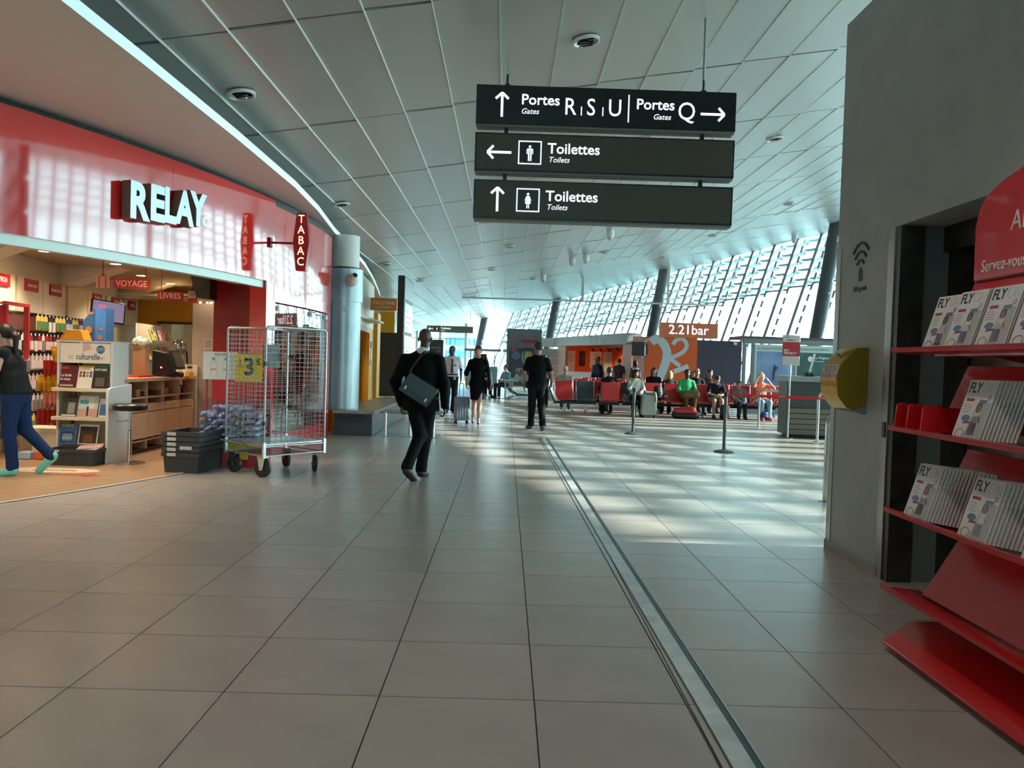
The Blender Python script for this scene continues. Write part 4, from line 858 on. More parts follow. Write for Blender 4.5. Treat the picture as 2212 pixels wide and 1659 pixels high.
# snack bags on the side of the gondola, five rows
M_by = [mat('bag_yellow', rgb(226, 172, 30), .3, noise=rgb(190, 130, 20), nscale=14, bump=.4), mat('bag_red', rgb(186, 36, 26), .3, noise=rgb(150, 20, 16), nscale=14, bump=.4), mat('bag_pink', rgb(196, 84, 74), .3, noise=rgb(206, 130, 110), nscale=14, bump=.4)]
def bagmesh(m_):
    mb = MB(); rows = []
    for i in range(6):
        t = i/5; w = .055*(1 if t < .85 else .8); b = .026*math.sin(PI*min(1, max(.0, t*1.02)))**.6
        rows.append([(w*math.cos(a)*1.0, b*math.sin(a)+.0, -.20*t) for a in [2*PI*j/10 for j in range(11)]])
    mb.sheet(rows); mb.cbox((0, 0, .008), (.11, .004, .02)); return mb.mesh('bag', m_)
bms = [bagmesh(m_) for m_ in M_by]
for me in bms: me.shade_smooth()
for r, (z, c, x0) in enumerate(((1.46, 0, -6.02), (1.27, 1, -6.12), (1.07, 0, -6.2), (.86, 2, -6.12), (.62, 1, -6.2))):
    for i in range(8):
        o = link('snack_bag', bms[c]); col_ = ('yellow', 'red', 'pink red')[c]
        tag(o, f'glossy {col_} snack bag hanging in the {("top", "second", "third", "fourth", "bottom")[r]} row beside the gondola', 'snack bag', f'snack bags, row {r+1}')
        o.location = (x0+.062*i, 10.55+.01*i, z); o.rotation_euler = (rp_.uniform(-.1, .1), rp_.uniform(-.12, .12), PI/2+rp_.uniform(-.25, .25)-.2)
    tag(bx('bag_rail', (x0-.03, 10.56, z+.012), (x0+.50, 10.575, z+.022), M_chrome), f'thin chrome rail for the {("top", "second", "third", "fourth", "bottom")[r]} row of snack bags', 'rail', 'snack bag rails')
tag(bx('wall_base_shelf', (-6.9, 10.7, .30), (-5.75, 11.15, .36), M_shelf), 'low cream shelf board under the snack bags', 'shelf')
tag(MB().box((-6.4, 10.7, 0), (-5.8, 11.1, .3)).build('wall_base_cabinet', M_shelf, bevel=.01), 'cream base cabinet under the snack bags', 'cabinet')
for i in range(6): o = tag(MB().box((0, 0, 0), (.16, .12, .10)).build('goods_parcel', mat('parcel_%d' % (i % 3), (rgb(170, 190, 214), rgb(210, 96, 60), rgb(200, 190, 180))[i % 3], .3), bevel=.015), f'shrink wrapped parcel on the shop floor behind the bin, {words[i]} in line', 'parcel', 'parcels on the shop floor'); o.location = (-6.25+i*.19, 10.15+.02*(i % 2), .008)
# ---- book shelf at the back
bs = thing('book_shelf', 'cream wall shelf with two tilted rows of colourful books', 'shelf unit', (-6.62, 14.9, 0), ANG)
for z in (1.62, 1.32): bx('shelf', (-.75, -.16, z-.02), (.75, .05, z+.03), M_shelf, bs)
bx('back', (-.75, .10, .8), (.75, .12, 1.95), M_cream, bs)
R_ = Matrix.Translation((-6.62, 14.9, 0)) @ Matrix.Rotation(ANG, 4, 'Z')
bc = ((206, 170, 40), (60, 50, 60), (190, 60, 40), (230, 140, 60), (120, 170, 60), (200, 60, 80), (90, 170, 170), (226, 200, 60), (220, 214, 206), (176, 24, 30))
bcn = ('yellow', 'dark', 'red', 'orange', 'green', 'pink', 'turquoise', 'pale yellow', 'white', 'crimson')
for r, z in enumerate((1.65, 1.35)):
    for i in range(10):
        k = (i*7+r*3) % 10; p = R_ @ Vector((-.66+i*.147, -.13, z)); o = thing('book', f"{bcn[k]} covered book standing in the {'upper' if r == 0 else 'lower'} row of the back wall shelf", 'book', p, 0, 'books on the back wall shelf'); o.rotation_euler = (-.3, 0, ANG)
        bx('pages', (-.06, .001, 0), (.06, .015, .20), M_paper, o); bx('cover', (-.06, 0, 0), (.06, .001, .20), mat('bk_%d' % k, rgb(*bc[k]), .4), o); bx('print', (-.04, -.001, .05+.01*k), (.04, 0, .10+.01*k), mat('bk_%d' % ((k+4) % 10), rgb(*bc[(k+4) % 10]), .4), o.children[-1])
# ---- neighbouring shop niche: dark curved stems with white tags and bottles
for i in range(5):
    x = -6.82+i*.33; a = thing('scent_arm', f'dark curved stem with white tag in the ochre shop niche, {words[i]} along', 'display', (x, 16.7, 0), 0, 'curved stems in the niche')
    mb = MB(); mb.tube([(-.05, 0, .95), (-.05, 0, 1.55), (-.04, 0, 1.72), (.0, 0, 1.74), (.08, -.05, 1.55), (.12, -.08, 1.2)], .018, 8); mb.build('stem', mat('stem_dark', rgb(50, 34, 30), .4), a, smooth=60); bx('tag', (.0, -.09, 1.64), (.17, -.08, 1.77), mat('tag_white', rgb(236, 224, 206), .5), a)
for i in range(9):
    o = tag(MB().lathe([(.03, 0), (.03, .16), (.012, .19), (.012, .23)], 10).build('bottle', mat('btl_%d' % (i % 3), (rgb(220, 220, 230), rgb(70, 90, 140), rgb(60, 44, 40))[i % 3], .3), smooth=40), f'small bottle on the niche counter of the ochre shop, {words[i]} along', 'bottle', 'bottles in the niche'); o.location = (-6.9+i*.19, 16.36, .95)
# ---- floor stickers
tag(MB().prism(oval(-5.35, 9.32, .58, .20, 40), .009, .010).build('floor_sticker', mat('sticker_cream', rgb(226, 206, 176), .5)), 'cream oval floor sticker in front of the gondola', 'floor sticker')
text('culturelle', .14, M_dk, bpy.data.objects['floor_sticker'], frame((-5.55, 9.27, .0105), (1, 0, 0), (0, 1, 0)), ext=.0004)
ar = tag(MB().prism([(-5.10, 8.98), (-4.80, 8.98), (-4.76, 8.93), (-4.62, 9.02), (-4.74, 9.12), (-4.78, 9.07), (-5.06, 9.09), (-4.98, 9.03)], .009, .010).build('floor_sticker', mat('sticker_red', rgb(196, 44, 24), .5)), 'red arrow floor sticker near the shop edge', 'floor sticker')
text('offre', .08, mat('sticker_yel', rgb(230, 170, 60), .5), ar, frame((-4.98, 9.0, .0105), (1, .1, 0), (-.1, 1, 0)), ext=.0004)

# ================================================================== goods outside the shop
# ---- nested stack of grey totes
for k in range(5):
    o = thing('tote', ('lowest, full height grey tote of the nested stack beside the roll cage', 'second grey tote from the bottom of the nested stack', 'third grey tote from the bottom of the nested stack, with a long label', 'fourth grey tote from the bottom of the nested stack', 'topmost open grey tote of the nested stack')[k], 'crate', (-3.82, 9.70, .0+k*.062), -.12, 'nested grey totes')
    tote(o, .45, .58, .25, .05)
    if k == 2: bx('long_label', (.0, -.315, .165), (.15, -.308, .205), MATS['label_white'], o)
# ---- roll cage
rc = thing('roll_cage', 'galvanised wire roll cage with four black castors', 'roll cage', (-2.836, 9.787, 0), .908)
M_zinc = mat('zinc_wire', rgb(190, 196, 196), .3, metal=.9)
cw, cdp, zb, zt_ = .44, .39, .40, 1.78      # half width (x), half depth (y)
def meshpanel(nm, ax, lo, hi, at, z0, z1, nv, nh, parent):
    p_ = link(nm, None, parent); mb = MB()
    P = (lambda u, z: (at, u, z)) if ax == 'y' else (lambda u, z: (u, at, z))
    mb.tube([P(lo, z0), P(lo, z1-.03), P(lo+.03, z1), P(hi-.03, z1), P(hi, z1-.03), P(hi, z0)], .013, 8); mb.build('frame_tube', M_zinc, p_, smooth=50)
    for i in range(1, nv): u = lo+(hi-lo)*i/nv; mb = MB(); mb.tube([P(u, z0), P(u, z1)], .0032, 5); mb.build('wire', M_zinc, p_)
    for i in range(nh): z = z0+.03+(z1-z0-.06)*i/nh; mb = MB(); mb.tube([P(lo, z), P(hi, z)], .0032, 5); mb.build('wire', M_zinc, p_)
    return p_
meshpanel('side_mesh', 'y', -cdp, cdp, cw, zb, zt_, 9, 24, rc); meshpanel('side_mesh', 'y', -cdp, cdp, -cw, zb, zt_-.02, 9, 24, rc)
meshpanel('back_mesh', 'x', -cw, cw, cdp, zb, zt_, 11, 24, rc)
hf = meshpanel('half_gate', 'x', -cw, cw, -cdp, zb, zt_, 11, 24, rc)
bx('deck_plate', (-cw, -cdp, zb-.015), (cw, cdp, zb), M_zinc, rc)
for z in (zb-.03, zb-.14):
    mb = MB()
    for a, b in (((-cw, -cdp), (cw, -cdp)), ((cw, -cdp), (cw, cdp)), ((cw, cdp), (-cw, cdp)), ((-cw, cdp), (-cw, -cdp))): mb.tube([(*a, z), (*b, z)], .009, 6)
    mb.build('base_frame', M_zinc, rc)
for i in range(9): mb = MB(); mb.tube([(-cw+.08*i+.02, -cdp, zb-.14), (-cw+.08*i+.02, cdp, zb-.14)], .005, 5); mb.build('base_wire', M_zinc, rc)
for sx_, sy_ in ((-1, -1), (1, -1), (-1, 1), (1, 1)):
    bx('corner_post', (sx_*cw-.018, sy_*cdp-.018, zb-.16), (sx_*cw+.018, sy_*cdp+.018, zb+.02), M_zinc, rc)
    ca = link('castor', None, rc); ca.location = (sx_*(cw-.06), sy_*(cdp-.10), 0); ca.rotation_euler = (0, 0, (.35, -.5, .2, -.25)[(sx_+1)//2+(sy_+1)])
    mb = MB(); mb.M = T(.0, 0, .105) @ Matrix.Rotation(PI/2, 4, 'Y'); mb.lathe([(.05, -.022), (.078, -.026), (.105, -.018), (.105, .018), (.078, .026), (.05, .022)], 28); mb.build('wheel', mat('castor_rubber', rgb(34, 40, 46), .5), ca, smooth=40)
    mb = MB(); mb.prism([(-.05, .235), (.05, .235), (.022, .085), (-.022, .085)], -.040, -.034, 'x'); mb.prism([(-.05, .235), (.05, .235), (.022, .085), (-.022, .085)], .034, .040, 'x'); mb.box((-.04, -.055, .228), (.04, .055, .245)); mb.tube([(-.045, 0, .105), (.045, 0, .105)], .014, 8); mb.build('fork', M_chrome, ca)
bx('document_pouch', (.06, cdp-.03, 1.28), (.30, cdp-.012, 1.58), mat('pouch_black', rgb(40, 44, 46), .3), rc); bx('label_holder', (cw-.02, .1, .75), (cw-.008, .35, .80), M_black, rc); bx('label_holder', (cw-.02, .1, 1.40), (cw-.008, .35, 1.45), M_black, rc)
mb = MB()
for u in (.05, .09, .3, .34): mb.tube([(cw, u, zt_), (cw, u, zt_+.05), (cw, u-.03, zt_+.07), (cw, u-.04, zt_+.05)], .005, 5)
mb.build('hook', M_zinc, rc)
mb = MB()
for u in (-.05, -.03, 0, .03): mb.tube([(cw, .1+u, zb), (cw+.005, .1+u*1.8, zb-.1)], .004, 5)
mb.build('latch_wire', M_zinc, rc)
for z in (.62, 1.32): bx('hinge', (-cw-.02, -cdp-.02, z), (-cw+.03, -cdp+.02, z+.05), M_dark, rc)
# ---- red water display with a clear bin and price card
wd = thing('water_display', 'red floor display with a clear bin of small water bottles', 'display', (-3.50, 10.38, 0), .12)
rp2 = [(-.38, 0), (.38, 0), (.38, 1.05), (.34, 1.18), (.24, 1.26), (-.24, 1.26), (-.34, 1.18), (-.38, 1.05)]
M_wdr = mat('display_red', rgb(178, 26, 34), .4)
mb = MB(); mb.prism(rp2, .18, .21, 'y'); mb.build('back_board', M_wdr, wd); bx('base_box', (-.38, -.34, 0), (.38, .18, .33), M_wdr, wd, .004); bx('yellow_band', (-.30, -.344, .22), (.34, -.34, .31), mat('band_yellow', rgb(226, 206, 50), .5), wd); bx('yellow_tag', (.05, -.344, .10), (.20, -.341, .20), MATS['band_yellow'], wd)
for a, b in (((-.38, -.345, .33), (.38, -.34, .86)), ((-.385, -.34, .33), (-.38, .18, .86)), ((.38, -.34, .33), (.385, .18, .86))): bx('clear_wall', a, b, glassmat('acrylic', (.93, .93, .95), .10), wd)
pc = thing('price_card', 'price card with two bottles and a yellow 3 euro field', 'price card', (-3.42, 9.99, 1.12), .08)
bx('white_half', (-.40, 0, .0), (.02, .006, .35), M_paper, pc); yh = bx('yellow_half', (.0, -.001, -.02), (.33, .007, .33), mat('price_yellow', rgb(240, 216, 30), .5), pc)
text('3', .30, M_black, yh, frame((.09, -.002, .07), (1, 0, 0), (0, 0, 1)), bold=.03); text('€', .11, M_black, yh, frame((.24, -.002, .2), (1, 0, 0), (0, 0, 1)), bold=.02); text('2', .09, M_black, yh, frame((.03, -.002, .20), (1, 0, 0), (0, 0, 1)), bold=.01); text('POUR', .035, M_black, yh, frame((.015, -.002, .155), (1, 0, 0), (0, 0, 1)))
text('Evian 50cl', .04, M_dk, pc.children[0], frame((-.26, -.0015, .305), (1, 0, 0), (0, 0, 1)))
for x in (-.27, -.12):
    mb = MB(); mb.M = frame((x, -.001, 0), (1, 0, 0), (0, 0, 1)); mb.tube([(-.04, .03, 0), (-.04, .2, 0), (-.015, .24, 0), (.015, .24, 0), (.04, .2, 0), (.04, .03, 0)], .0018, 4, closed=True); bo = mb.build('bottle_outline', mat('line_grey', rgb(170, 180, 190), .5), pc.children[0])
    bx('cap_print', (x-.02, -.002, .245), (x+.02, -.001, .275), mat('cap_blue', rgb(120, 170, 214), .5), bo); bx('label_print', (x-.03, -.002, .12), (x+.03, -.001, .135), mat('label_pink', rgb(206, 120, 130), .5), bo)
bx('card_post', (-.36, .008, -.4), (-.34, .02, .2), M_wdr, pc)
# small bottles tumbled in the bin
mb = MB(); mb.lathe([(.027, 0), (.031, .015), (.029, .05), (.031, .09), (.026, .12), (.012, .15), (.012, .165)], 10); b_me = mb.mesh('bottle_body', mat('blue_pet', rgb(196, 204, 226), .12, noise=rgb(150, 160, 200), nscale=30)); b_me.shade_smooth()
c_me = MB().lathe([(.0135, .16), (.0135, .185), (.0001, .186)], 10).mesh('bottle_cap', mat('cap_lilac', rgb(170, 180, 226), .4))
rb_ = random.Random(5); nB = 0
for lay in range(6):
    for i in range(11):
        for j in range(4 if lay < 5 else 3):
            if lay == 5 and i in (0, 1, 10): continue
            x = -.335+i*.067; y = -.29+j*.11; z = .345+lay*.083
            if nB >= 240: break
            p = Matrix.Translation((-3.50, 10.38, 0)) @ Matrix.Rotation(.12, 4, 'Z') @ Vector((x, y, z))
            o = tag(link('small_water_bottle', b_me), f'small clear water bottle with lilac cap, layer {words[lay]} in the display bin', 'bottle', 'water bottles in the display bin')
            o.location = p; o.rotation_euler = (PI/2*rb_.choice((.92, 1.0, 1.08)), rb_.uniform(-.2, .2), rb_.uniform(-.25, .25)); c = link('cap', c_me, o); nB += 1
tag(bx('orange_basket', (-4.42, 10.5, .008), (-4.12, 10.8, .28), mat('basket_orange', rgb(224, 104, 30), .4), None, .02), 'orange basket on the floor between counter and water display', 'basket')
# ================================================================== waiting hall
def ribbon(pts, w, fr, m_, parent, name='stroke'):
    mb = MB(); mb.M = fr; P = [Vector(p) for p in pts]; rows = []
    for i, p in enumerate(P):
        t = (P[min(i+1, len(P)-1)]-P[max(i-1, 0)]).normalized(); q = Vector((-t.y, t.x))*w/2; rows.append([(*(p-q), 0), (*(p+q), 0)])
    mb.sheet(rows); return mb.build(name, m_, parent, solid=.004)
def smoothp(pts, n=4):
    out = []
    for i in range(len(pts)-1):
        p0, p1, p2, p3 = (Vector(pts[max(0, min(len(pts)-1, i+k))]) for k in (-1, 0, 1, 2))
        for j in range(n):
            t = j/n; out.append(tuple(.5*((2*p1)+(p2-p0)*t+(2*p0-5*p1+4*p2-p3)*t*t+(3*p1-p0-3*p2+p3)*t**3)))
    return out+[tuple(pts[-1])]
# ---- beam seats
M_lea = mat('seat_red', rgb(200, 40, 42), .35, coat=.15); M_leg = mat('seat_slate', rgb(58, 66, 76), .35); M_beam = mat('beam_dark', rgb(36, 42, 48), .4, metal=.5)
def seatbank(label, x, y, rz, cols, pitch=.62):
    b = thing('beam_seat', label, 'seat bench', (x, y, 0), rz, 'beam seats in the waiting hall'); n = len(cols)
    bx('beam', (-pitch/2, -.03, .30), (pitch*(n-.5), .05, .38), M_beam, b)
    for k in range(n):
        m_ = M_leg if cols[k] == 'g' else M_lea; cx_ = k*pitch
        st_ = link('seat', None, b); st_.location = (cx_, 0, 0)
        mb = MB(); mb.prism([(-.26, .42), (.22, .39), (.24, .43), (-.24, .475), (-.27, .46)], -.25, .25, 'x'); mb.build('cushion', m_, st_, bevel=.012)
        mb = MB(); mb.prism([(.20, .44), (.25, .43), (.36, .95), (.30, .97)], -.25, .25, 'x'); bk_ = mb.build('backrest', m_, st_, bevel=.015)
        if cols[k] == 'g':
            mb = MB(); mb.M = frame((0, .245, .72), (1, 0, 0), (0, .19, 1)); mb.tube([(-.07, -.06, 0), (.07, -.06, 0), (.07, .06, 0), (-.07, .06, 0)], .006, 5, closed=True); mb.tube([(-.03, .03, 0), (.03, .03, 0), (.03, -.03, 0), (-.03, -.03, 0)], .005, 5, closed=True); mb.build('emblem', mat('emblem_red', rgb(130, 40, 44), .5), bk_)
        for s_ in (-1, 1):
            mb = MB(); mb.tube([(s_*.265, -.22, .44), (s_*.265, .20, .42), (s_*.265, .33, .98)], .012, 6); mb.build('side_frame', M_chrome, st_)
            mb = MB(); mb.tube([(s_*.285, .20, .45), (s_*.285, -.0, .60), (s_*.285, -.22, .62), (s_*.285, -.26, .58), (s_*.285, -.20, .46)], .014, 6); mb.build('armrest', M_chrome, st_)
    for k in (0, n-1):
        mb = MB(); mb.tube([(k*pitch, .01, .30), (k*pitch, .01, .14), (k*pitch, -.25, .012)], .018, 6); mb.tube([(k*pitch, .01, .14), (k*pitch, .27, .012)], .018, 6); mb.build('leg', M_chrome, b)
    return b
Ysr = 22.75
seatbank('front bench with one red and one slate seat facing the walkway', 1.72, Ysr, 0, 'rg')
seatbank('single dark red seat of the front row turned away from the walkway', 3.02, Ysr+.1, PI, 'r')
seatbank('front bench of three seats behind the silver suitcase', 3.72, Ysr+.1, 0, 'grr')
seatbank('front bench of four red seats between the red bag and the boarding desk', 5.75, Ysr+.2, 0, 'rrrr')
seatbank('second row bench of red seats behind the slate seat', 3.9, Ysr+1.1, PI, 'rrrr')
seatbank('second row bench of red seats behind the boy and the man in navy', 8.2, Ysr+1.3, PI, 'rrrrr')
seatbank('third row bench of red seats near the orange bar', 1.9, Ysr+3.3, 0, 'rrrrr')
seatbank('third row bench of red seats below the purple wall', 5.6, Ysr+3.4, 0, 'rrrrrr')
seatbank('fourth row bench of red seats before the pink bar front', 3.1, Ysr+6.2, 0, 'rrrrr')
# ---- belt posts and rails
def beltpost(label, x, y, h=1.0):
    p = thing('belt_post', label, 'barrier post', (x, y, 0), 0, 'grey belt barrier posts')
    MB().lathe([(.175, 0), (.175, .012), (.15, .028), (.05, .05), (.032, .055)], 24).build('base', mat('post_grey', rgb(86, 92, 96), .45), p, smooth=40); MB().lathe([(.032, .05), (.032, h-.06)], 16).build('tube', MATS['post_grey'], p, smooth=40)
    MB().lathe([(.038, h-.08), (.038, h), (.0001, h+.004)], 16).build('head', M_dark, p, smooth=40); return p
beltpost('grey belt barrier post in front of the silver suitcase', 2.74, 16.67, .98); beltpost('grey belt barrier post holding the red belt', 3.83, 13.6, 1.05); beltpost('belt barrier post at the hidden end of the red belt', 6.6, 13.45, 1.05)
M_belt = mat('belt_red', rgb(206, 30, 34), .5)
mb = MB(); mb.sheet([[(3.86+(6.57-3.86)*i/8, 13.6-.15*i/8, .985-.05*math.sin(PI*i/8)*.4), (3.86+(6.57-3.86)*i/8, 13.6-.15*i/8, 1.035-.05*math.sin(PI*i/8)*.4)] for i in range(9)])
belt = tag(mb.build('barrier_belt', M_belt, solid=.003), 'red barrier belt stretched from the grey post to the lift block', 'barrier belt')
for x in (4.3, 4.72, 5.4): text('SKYPRIORITY' if x > 5 else 'AIRFRANCE', .022, M_letter, belt, frame((x, 13.6-.0553*(x-3.86)-.004, .99), (1, -.0553, 0), (0, 0, 1)), ext=.0005)
def urail(label, x, y, h, w, ax, r=.032):
    u = thing('guide_rail', label, 'rail', (x, y, 0), 0, 'steel guide rails'); d = Vector((w, 0, 0)) if ax == 'x' else Vector((0, w, 0))
    pts = [Vector((0, 0, .01)), Vector((0, 0, h-.12))]+[Vector((0, 0, h-.12))+d.normalized()*(.12*(1-math.cos(t)))+Vector((0, 0, .12*math.sin(t))) for t in (.4, .8, 1.2, PI/2)]
    e = [Vector((d.x-p.x, d.y-p.y, p.z)) for p in pts][::-1]
    mb = MB(); mb.tube(pts+e, r, 12); mb.build('tube', M_chrome, u, smooth=50)
    for q in (Vector((0, 0, 0)), d): MB().lathe([(.075, 0), (.075, .008), (.04, .012)], 14, (q.x, q.y, 0)).build('floor_flange', M_steel, u)
urail('steel guide rail nearest the lift block corner', 3.62, 8.75, .98, 1.3, 'x', .03); urail('steel guide rail beside the boarding desk', 6.46, 16.15, 1.02, 1.2, 'x', .03); urail('steel guide rail in front of the woman in coral', 6.42, 19.8, .93, 1.0, 'x', .028)
# ---- boarding desk with priority sign
bd = thing('boarding_desk', 'grey boarding desk with slatted wooden lower front', 'desk', (6.1, 16.95, 0), -.12)
bx('body', (0, .05, .06), (2.6, .85, 1.22), mat('desk_grey', rgb(96, 104, 108), .45), bd, .006); bx('top', (-.06, -.05, 1.22), (2.66, .95, 1.34), mat('desk_top', rgb(150, 158, 158), .4), bd, .006); bx('plinth', (.1, .1, 0), (1.1, .8, .06), M_black, bd)
bx('panel', (.02, .03, .66), (1.0, .05, 1.2), mat('desk_panel', rgb(70, 78, 82), .4), bd); bx('panel', (1.06, .03, .66), (1.9, .05, 1.2), MATS['desk_panel'], bd); bx('pale_side', (.98, .02, .06), (1.9, .05, .64), mat('desk_pale', rgb(176, 182, 176), .5), bd)
for i in range(5): bx('slat', (.04, .0, .08+i*.115), (.98, .05, .18+i*.115), mat('desk_slat', rgb(120, 116, 104), .6), bd, .004)
ph = thing('desk_phone', 'small black device lying on the boarding desk', 'device', (6.62, 17.15, 1.34)); mb = MB(); mb.prism([(-.12, 0), (.12, 0), (.08, .05), (-.05, .06)], -.06, .06, 'y'); mb.build('body', M_black, ph, bevel=.006); mb = MB(); mb.tube([(-.1, 0, .06), (0, 0, .085), (.1, 0, .055)], .012, 8); mb.build('handset', M_black, ph)
mnt = tag(MB().prism([(-.05, 0), (.0, 0), (.12, .5), (.07, .5)], -.01, .01, 'y').build('card_stand', M_paper), 'white slanted card standing on the boarding desk', 'card stand'); mnt.location = (6.72, 17.35, 1.34)
sp_ = thing('priority_sign', 'white and red priority sign on a thin steel pole', 'sign', (6.07, 16.76, 0))
MB().lathe([(.022, 0), (.022, 1.6)], 12).build('pole', M_chrome, sp_, smooth=40); MB().lathe([(.12, 0), (.12, .012), (.03, .03)], 20).build('base', M_steel, sp_)
pn = bx('panel', (-.19, -.02, 1.56), (.19, .01, 2.21), mat('panel_pale', rgb(200, 196, 194), .5), sp_, .02); bx('red_field', (-.185, -.024, 1.76), (.185, -.02, 2.06), mat('panel_red', rgb(176, 40, 46), .5), pn)
text('SKY', .07, M_letter, pn, frame((-.16, -.026, 1.86), (1, 0, 0), (0, 0, 1)), bold=.01); text('PRIORITY', .07, M_letter, pn, frame((-.16, -.026, 1.80), (1, 0, 0), (0, 0, 1)), bold=.01, sx=.95); text('AIRFRANCE', .035, M_dk, pn, frame((-.1, -.022, 2.09), (1, 0, 0), (0, 0, 1))); text('SKY', .035, MATS['panel_red'], pn, frame((-.12, -.022, 2.15), (1, 0, 0), (0, 0, 1)))
# ---- glazed smoking room with two big posters
gb = thing('glazed_room', 'glazed room with blue and green region posters behind the seats', 'glass room', (7.75, 25.6, 0))
M_fr = mat('room_frame', rgb(120, 136, 142), .4, metal=.4)
for x in (0, .28, 1.62, 3.2): bx('post', (x-.05, -.05, 0), (x+.05, .05, 2.42), M_fr, gb)
bx('head', (-.05, -.06, 2.30), (3.3, .06, 2.45), M_fr, gb); bx('sill', (-.05, -.06, 0), (3.3, .06, .25), M_fr, gb)
bx('pane', (0, -.01, .2), (.28, .01, 2.3), M_glass, gb); bx('roof_edge', (-.05, .3, 2.45), (3.3, 1.6, 2.55), mat('roof_brown', rgb(120, 96, 92), .6), gb)
p1 = bx('poster', (.33, -.055, .35), (1.57, -.05, 2.28), mat('poster_pale', rgb(196, 216, 214), .4), gb); bx('picture', (.40, -.058, .45), (1.5, -.055, 2.05), mat('poster_blue', rgb(96, 132, 190), .4, noise=rgb(140, 170, 210), nscale=1.5), p1); bx('snow', (.40, -.06, .45), (1.5, -.058, .95), mat('poster_snow', rgb(180, 196, 214), .5), p1)
mb = MB(); mb.M = frame((.98, -.061, 1.35), (1, 0, 0), (0, 0, 1)); mb.prism([(-.05, -.25), (.0, -.22), (.03, .05), (.12, .2), (.05, .22), (.0, .3), (-.03, .2), (-.06, 0)], 0, .002); mb.build('jumper', mat('poster_dark', rgb(50, 56, 90), .5), p1)
text("LA RÉGION D'AVENIR", .105, mat('poster_letter', rgb(110, 140, 150), .5), p1, frame((.42, -.058, 2.12), (1, 0, 0), (0, 0, 1)), sx=.82)
p2 = bx('poster', (1.67, -.055, .35), (3.15, -.05, 2.28), MATS['poster_pale'], gb); bx('picture', (1.72, -.058, .45), (3.1, -.055, 2.05), mat('poster_green', rgb(70, 110, 100), .4, noise=rgb(50, 90, 96), nscale=2), p2)
mb = MB(); mb.M = frame((0, -.06, 0), (1, 0, 0), (0, 0, 1)); mb.prism([(1.75, .9), (2.3, 1.2), (3.08, 1.35), (3.08, 1.05), (2.4, .8), (1.9, .6)], 0, .002); mb.build('hill', mat('poster_hill', rgb(140, 170, 60), .5), p2)
mb = MB(); mb.M = frame((0, -.06, 0), (1, 0, 0), (0, 0, 1)); mb.prism(oval(2.15, 1.85, .09, .09, 18), 0, .002); mb.build('logo', M_letter, p2); text('La Région', .12, M_letter, p2, frame((2.28, -.061, 1.86), (1, 0, 0), (0, 0, 1)), bold=.01); text('Auvergne', .08, M_letter, p2, frame((2.28, -.061, 1.76), (1, 0, 0), (0, 0, 1)))
text('REGION OF TOMORROW', .105, MATS['poster_letter'], p2, frame((1.74, -.058, 2.12), (1, 0, 0), (0, 0, 1)), sx=.82)
# ---- orange bar with 22 graphics
M_or = mat('bar_orange', rgb(222, 96, 40), .45); M_gph = mat('graphic_pale', rgb(196, 206, 214), .45); M_pk = mat('bar_pink', rgb(206, 150, 138), .5)
ob_ = thing('bar_wall', 'orange bar wall with pale 22 graphic and lit sign 2.21 bar', 'bar', (0, 31, 0))
w1 = bx('orange_wall', (5.5, 0, 0), (7.52, .15, 2.62), M_or, ob_); bx('pink_return', (5.0, .02, 0), (5.5, .15, 2.62), M_pk, ob_); bx('purple_wall', (7.52, .05, 0), (9.3, .2, 2.55), mat('bar_purple', rgb(66, 58, 78), .5), ob_)
bx('small_box', (8.95, -.1, 2.40), (9.05, .05, 2.5), M_white, ob_)
WF = frame((0, -.006, 0), (1, 0, 0), (0, 0, 1))
def wp(px, py): # photo reading on this wall, metres
    return ((px-1093)/1700*31.2+.02, 1.45-(py-793)/1700*31.0)
ribbon(smoothp([wp(*p) for p in ((1402, 741), (1412, 733), (1424, 738), (1434, 752), (1437, 770), (1431, 795), (1418, 825), (1404, 850))]), .34, WF, M_gph, w1)
ribbon(smoothp([wp(*p) for p in ((1449, 744), (1456, 734), (1468, 731), (1477, 739), (1478, 750), (1468, 762), (1450, 771), (1438, 775))]), .16, frame((0, -.008, 0), (1, 0, 0), (0, 0, 1)), M_gph, w1)
ribbon([wp(*p) for p in ((1440, 772), (1466, 790))], .16, frame((0, -.010, 0), (1, 0, 0), (0, 0, 1)), M_gph, w1); ribbon([wp(*p) for p in ((1452, 803), (1484, 790))], .19, frame((0, -.012, 0), (1, 0, 0), (0, 0, 1)), M_gph, w1)
ribbon(smoothp([wp(*p) for p in ((1384, 776), (1384, 755), (1386, 742), (1395, 735))]), .10, frame((0, -.004, 0), (1, 0, 0), (0, 0, 1)), M_gph, w1)
sgn = bx('sign_box', (6.02, -.05, 2.62), (8.3, .2, 3.2), mat('sign_orange', rgb(216, 120, 80), .5), ob_); text('2.21bar', .52, glow('sign_lilac', (.86, .80, 1.0), 1.3), sgn, frame((6.35, -.055, 2.76), (1, 0, 0), (0, 0, 1)), bold=.004, sx=1.0)
spk = thing('wall_monitor', 'dark box monitor on the corner of the orange bar', 'monitor', (5.15, 30.6, 2.12), -.3); bx('case', (-.25, -.2, -.27), (.25, .2, .27), mat('monitor_grey', rgb(66, 70, 74), .45), spk, .02); bx('rear_taper', (.05, .2, -.2), (.3, .5, .2), M_dark, spk)
kk = thing('bar_kiosk', 'orange bar kiosk with grey canopy and track lights', 'kiosk', (5.0, 31.3, 0), math.atan2(8.5, -2.4))
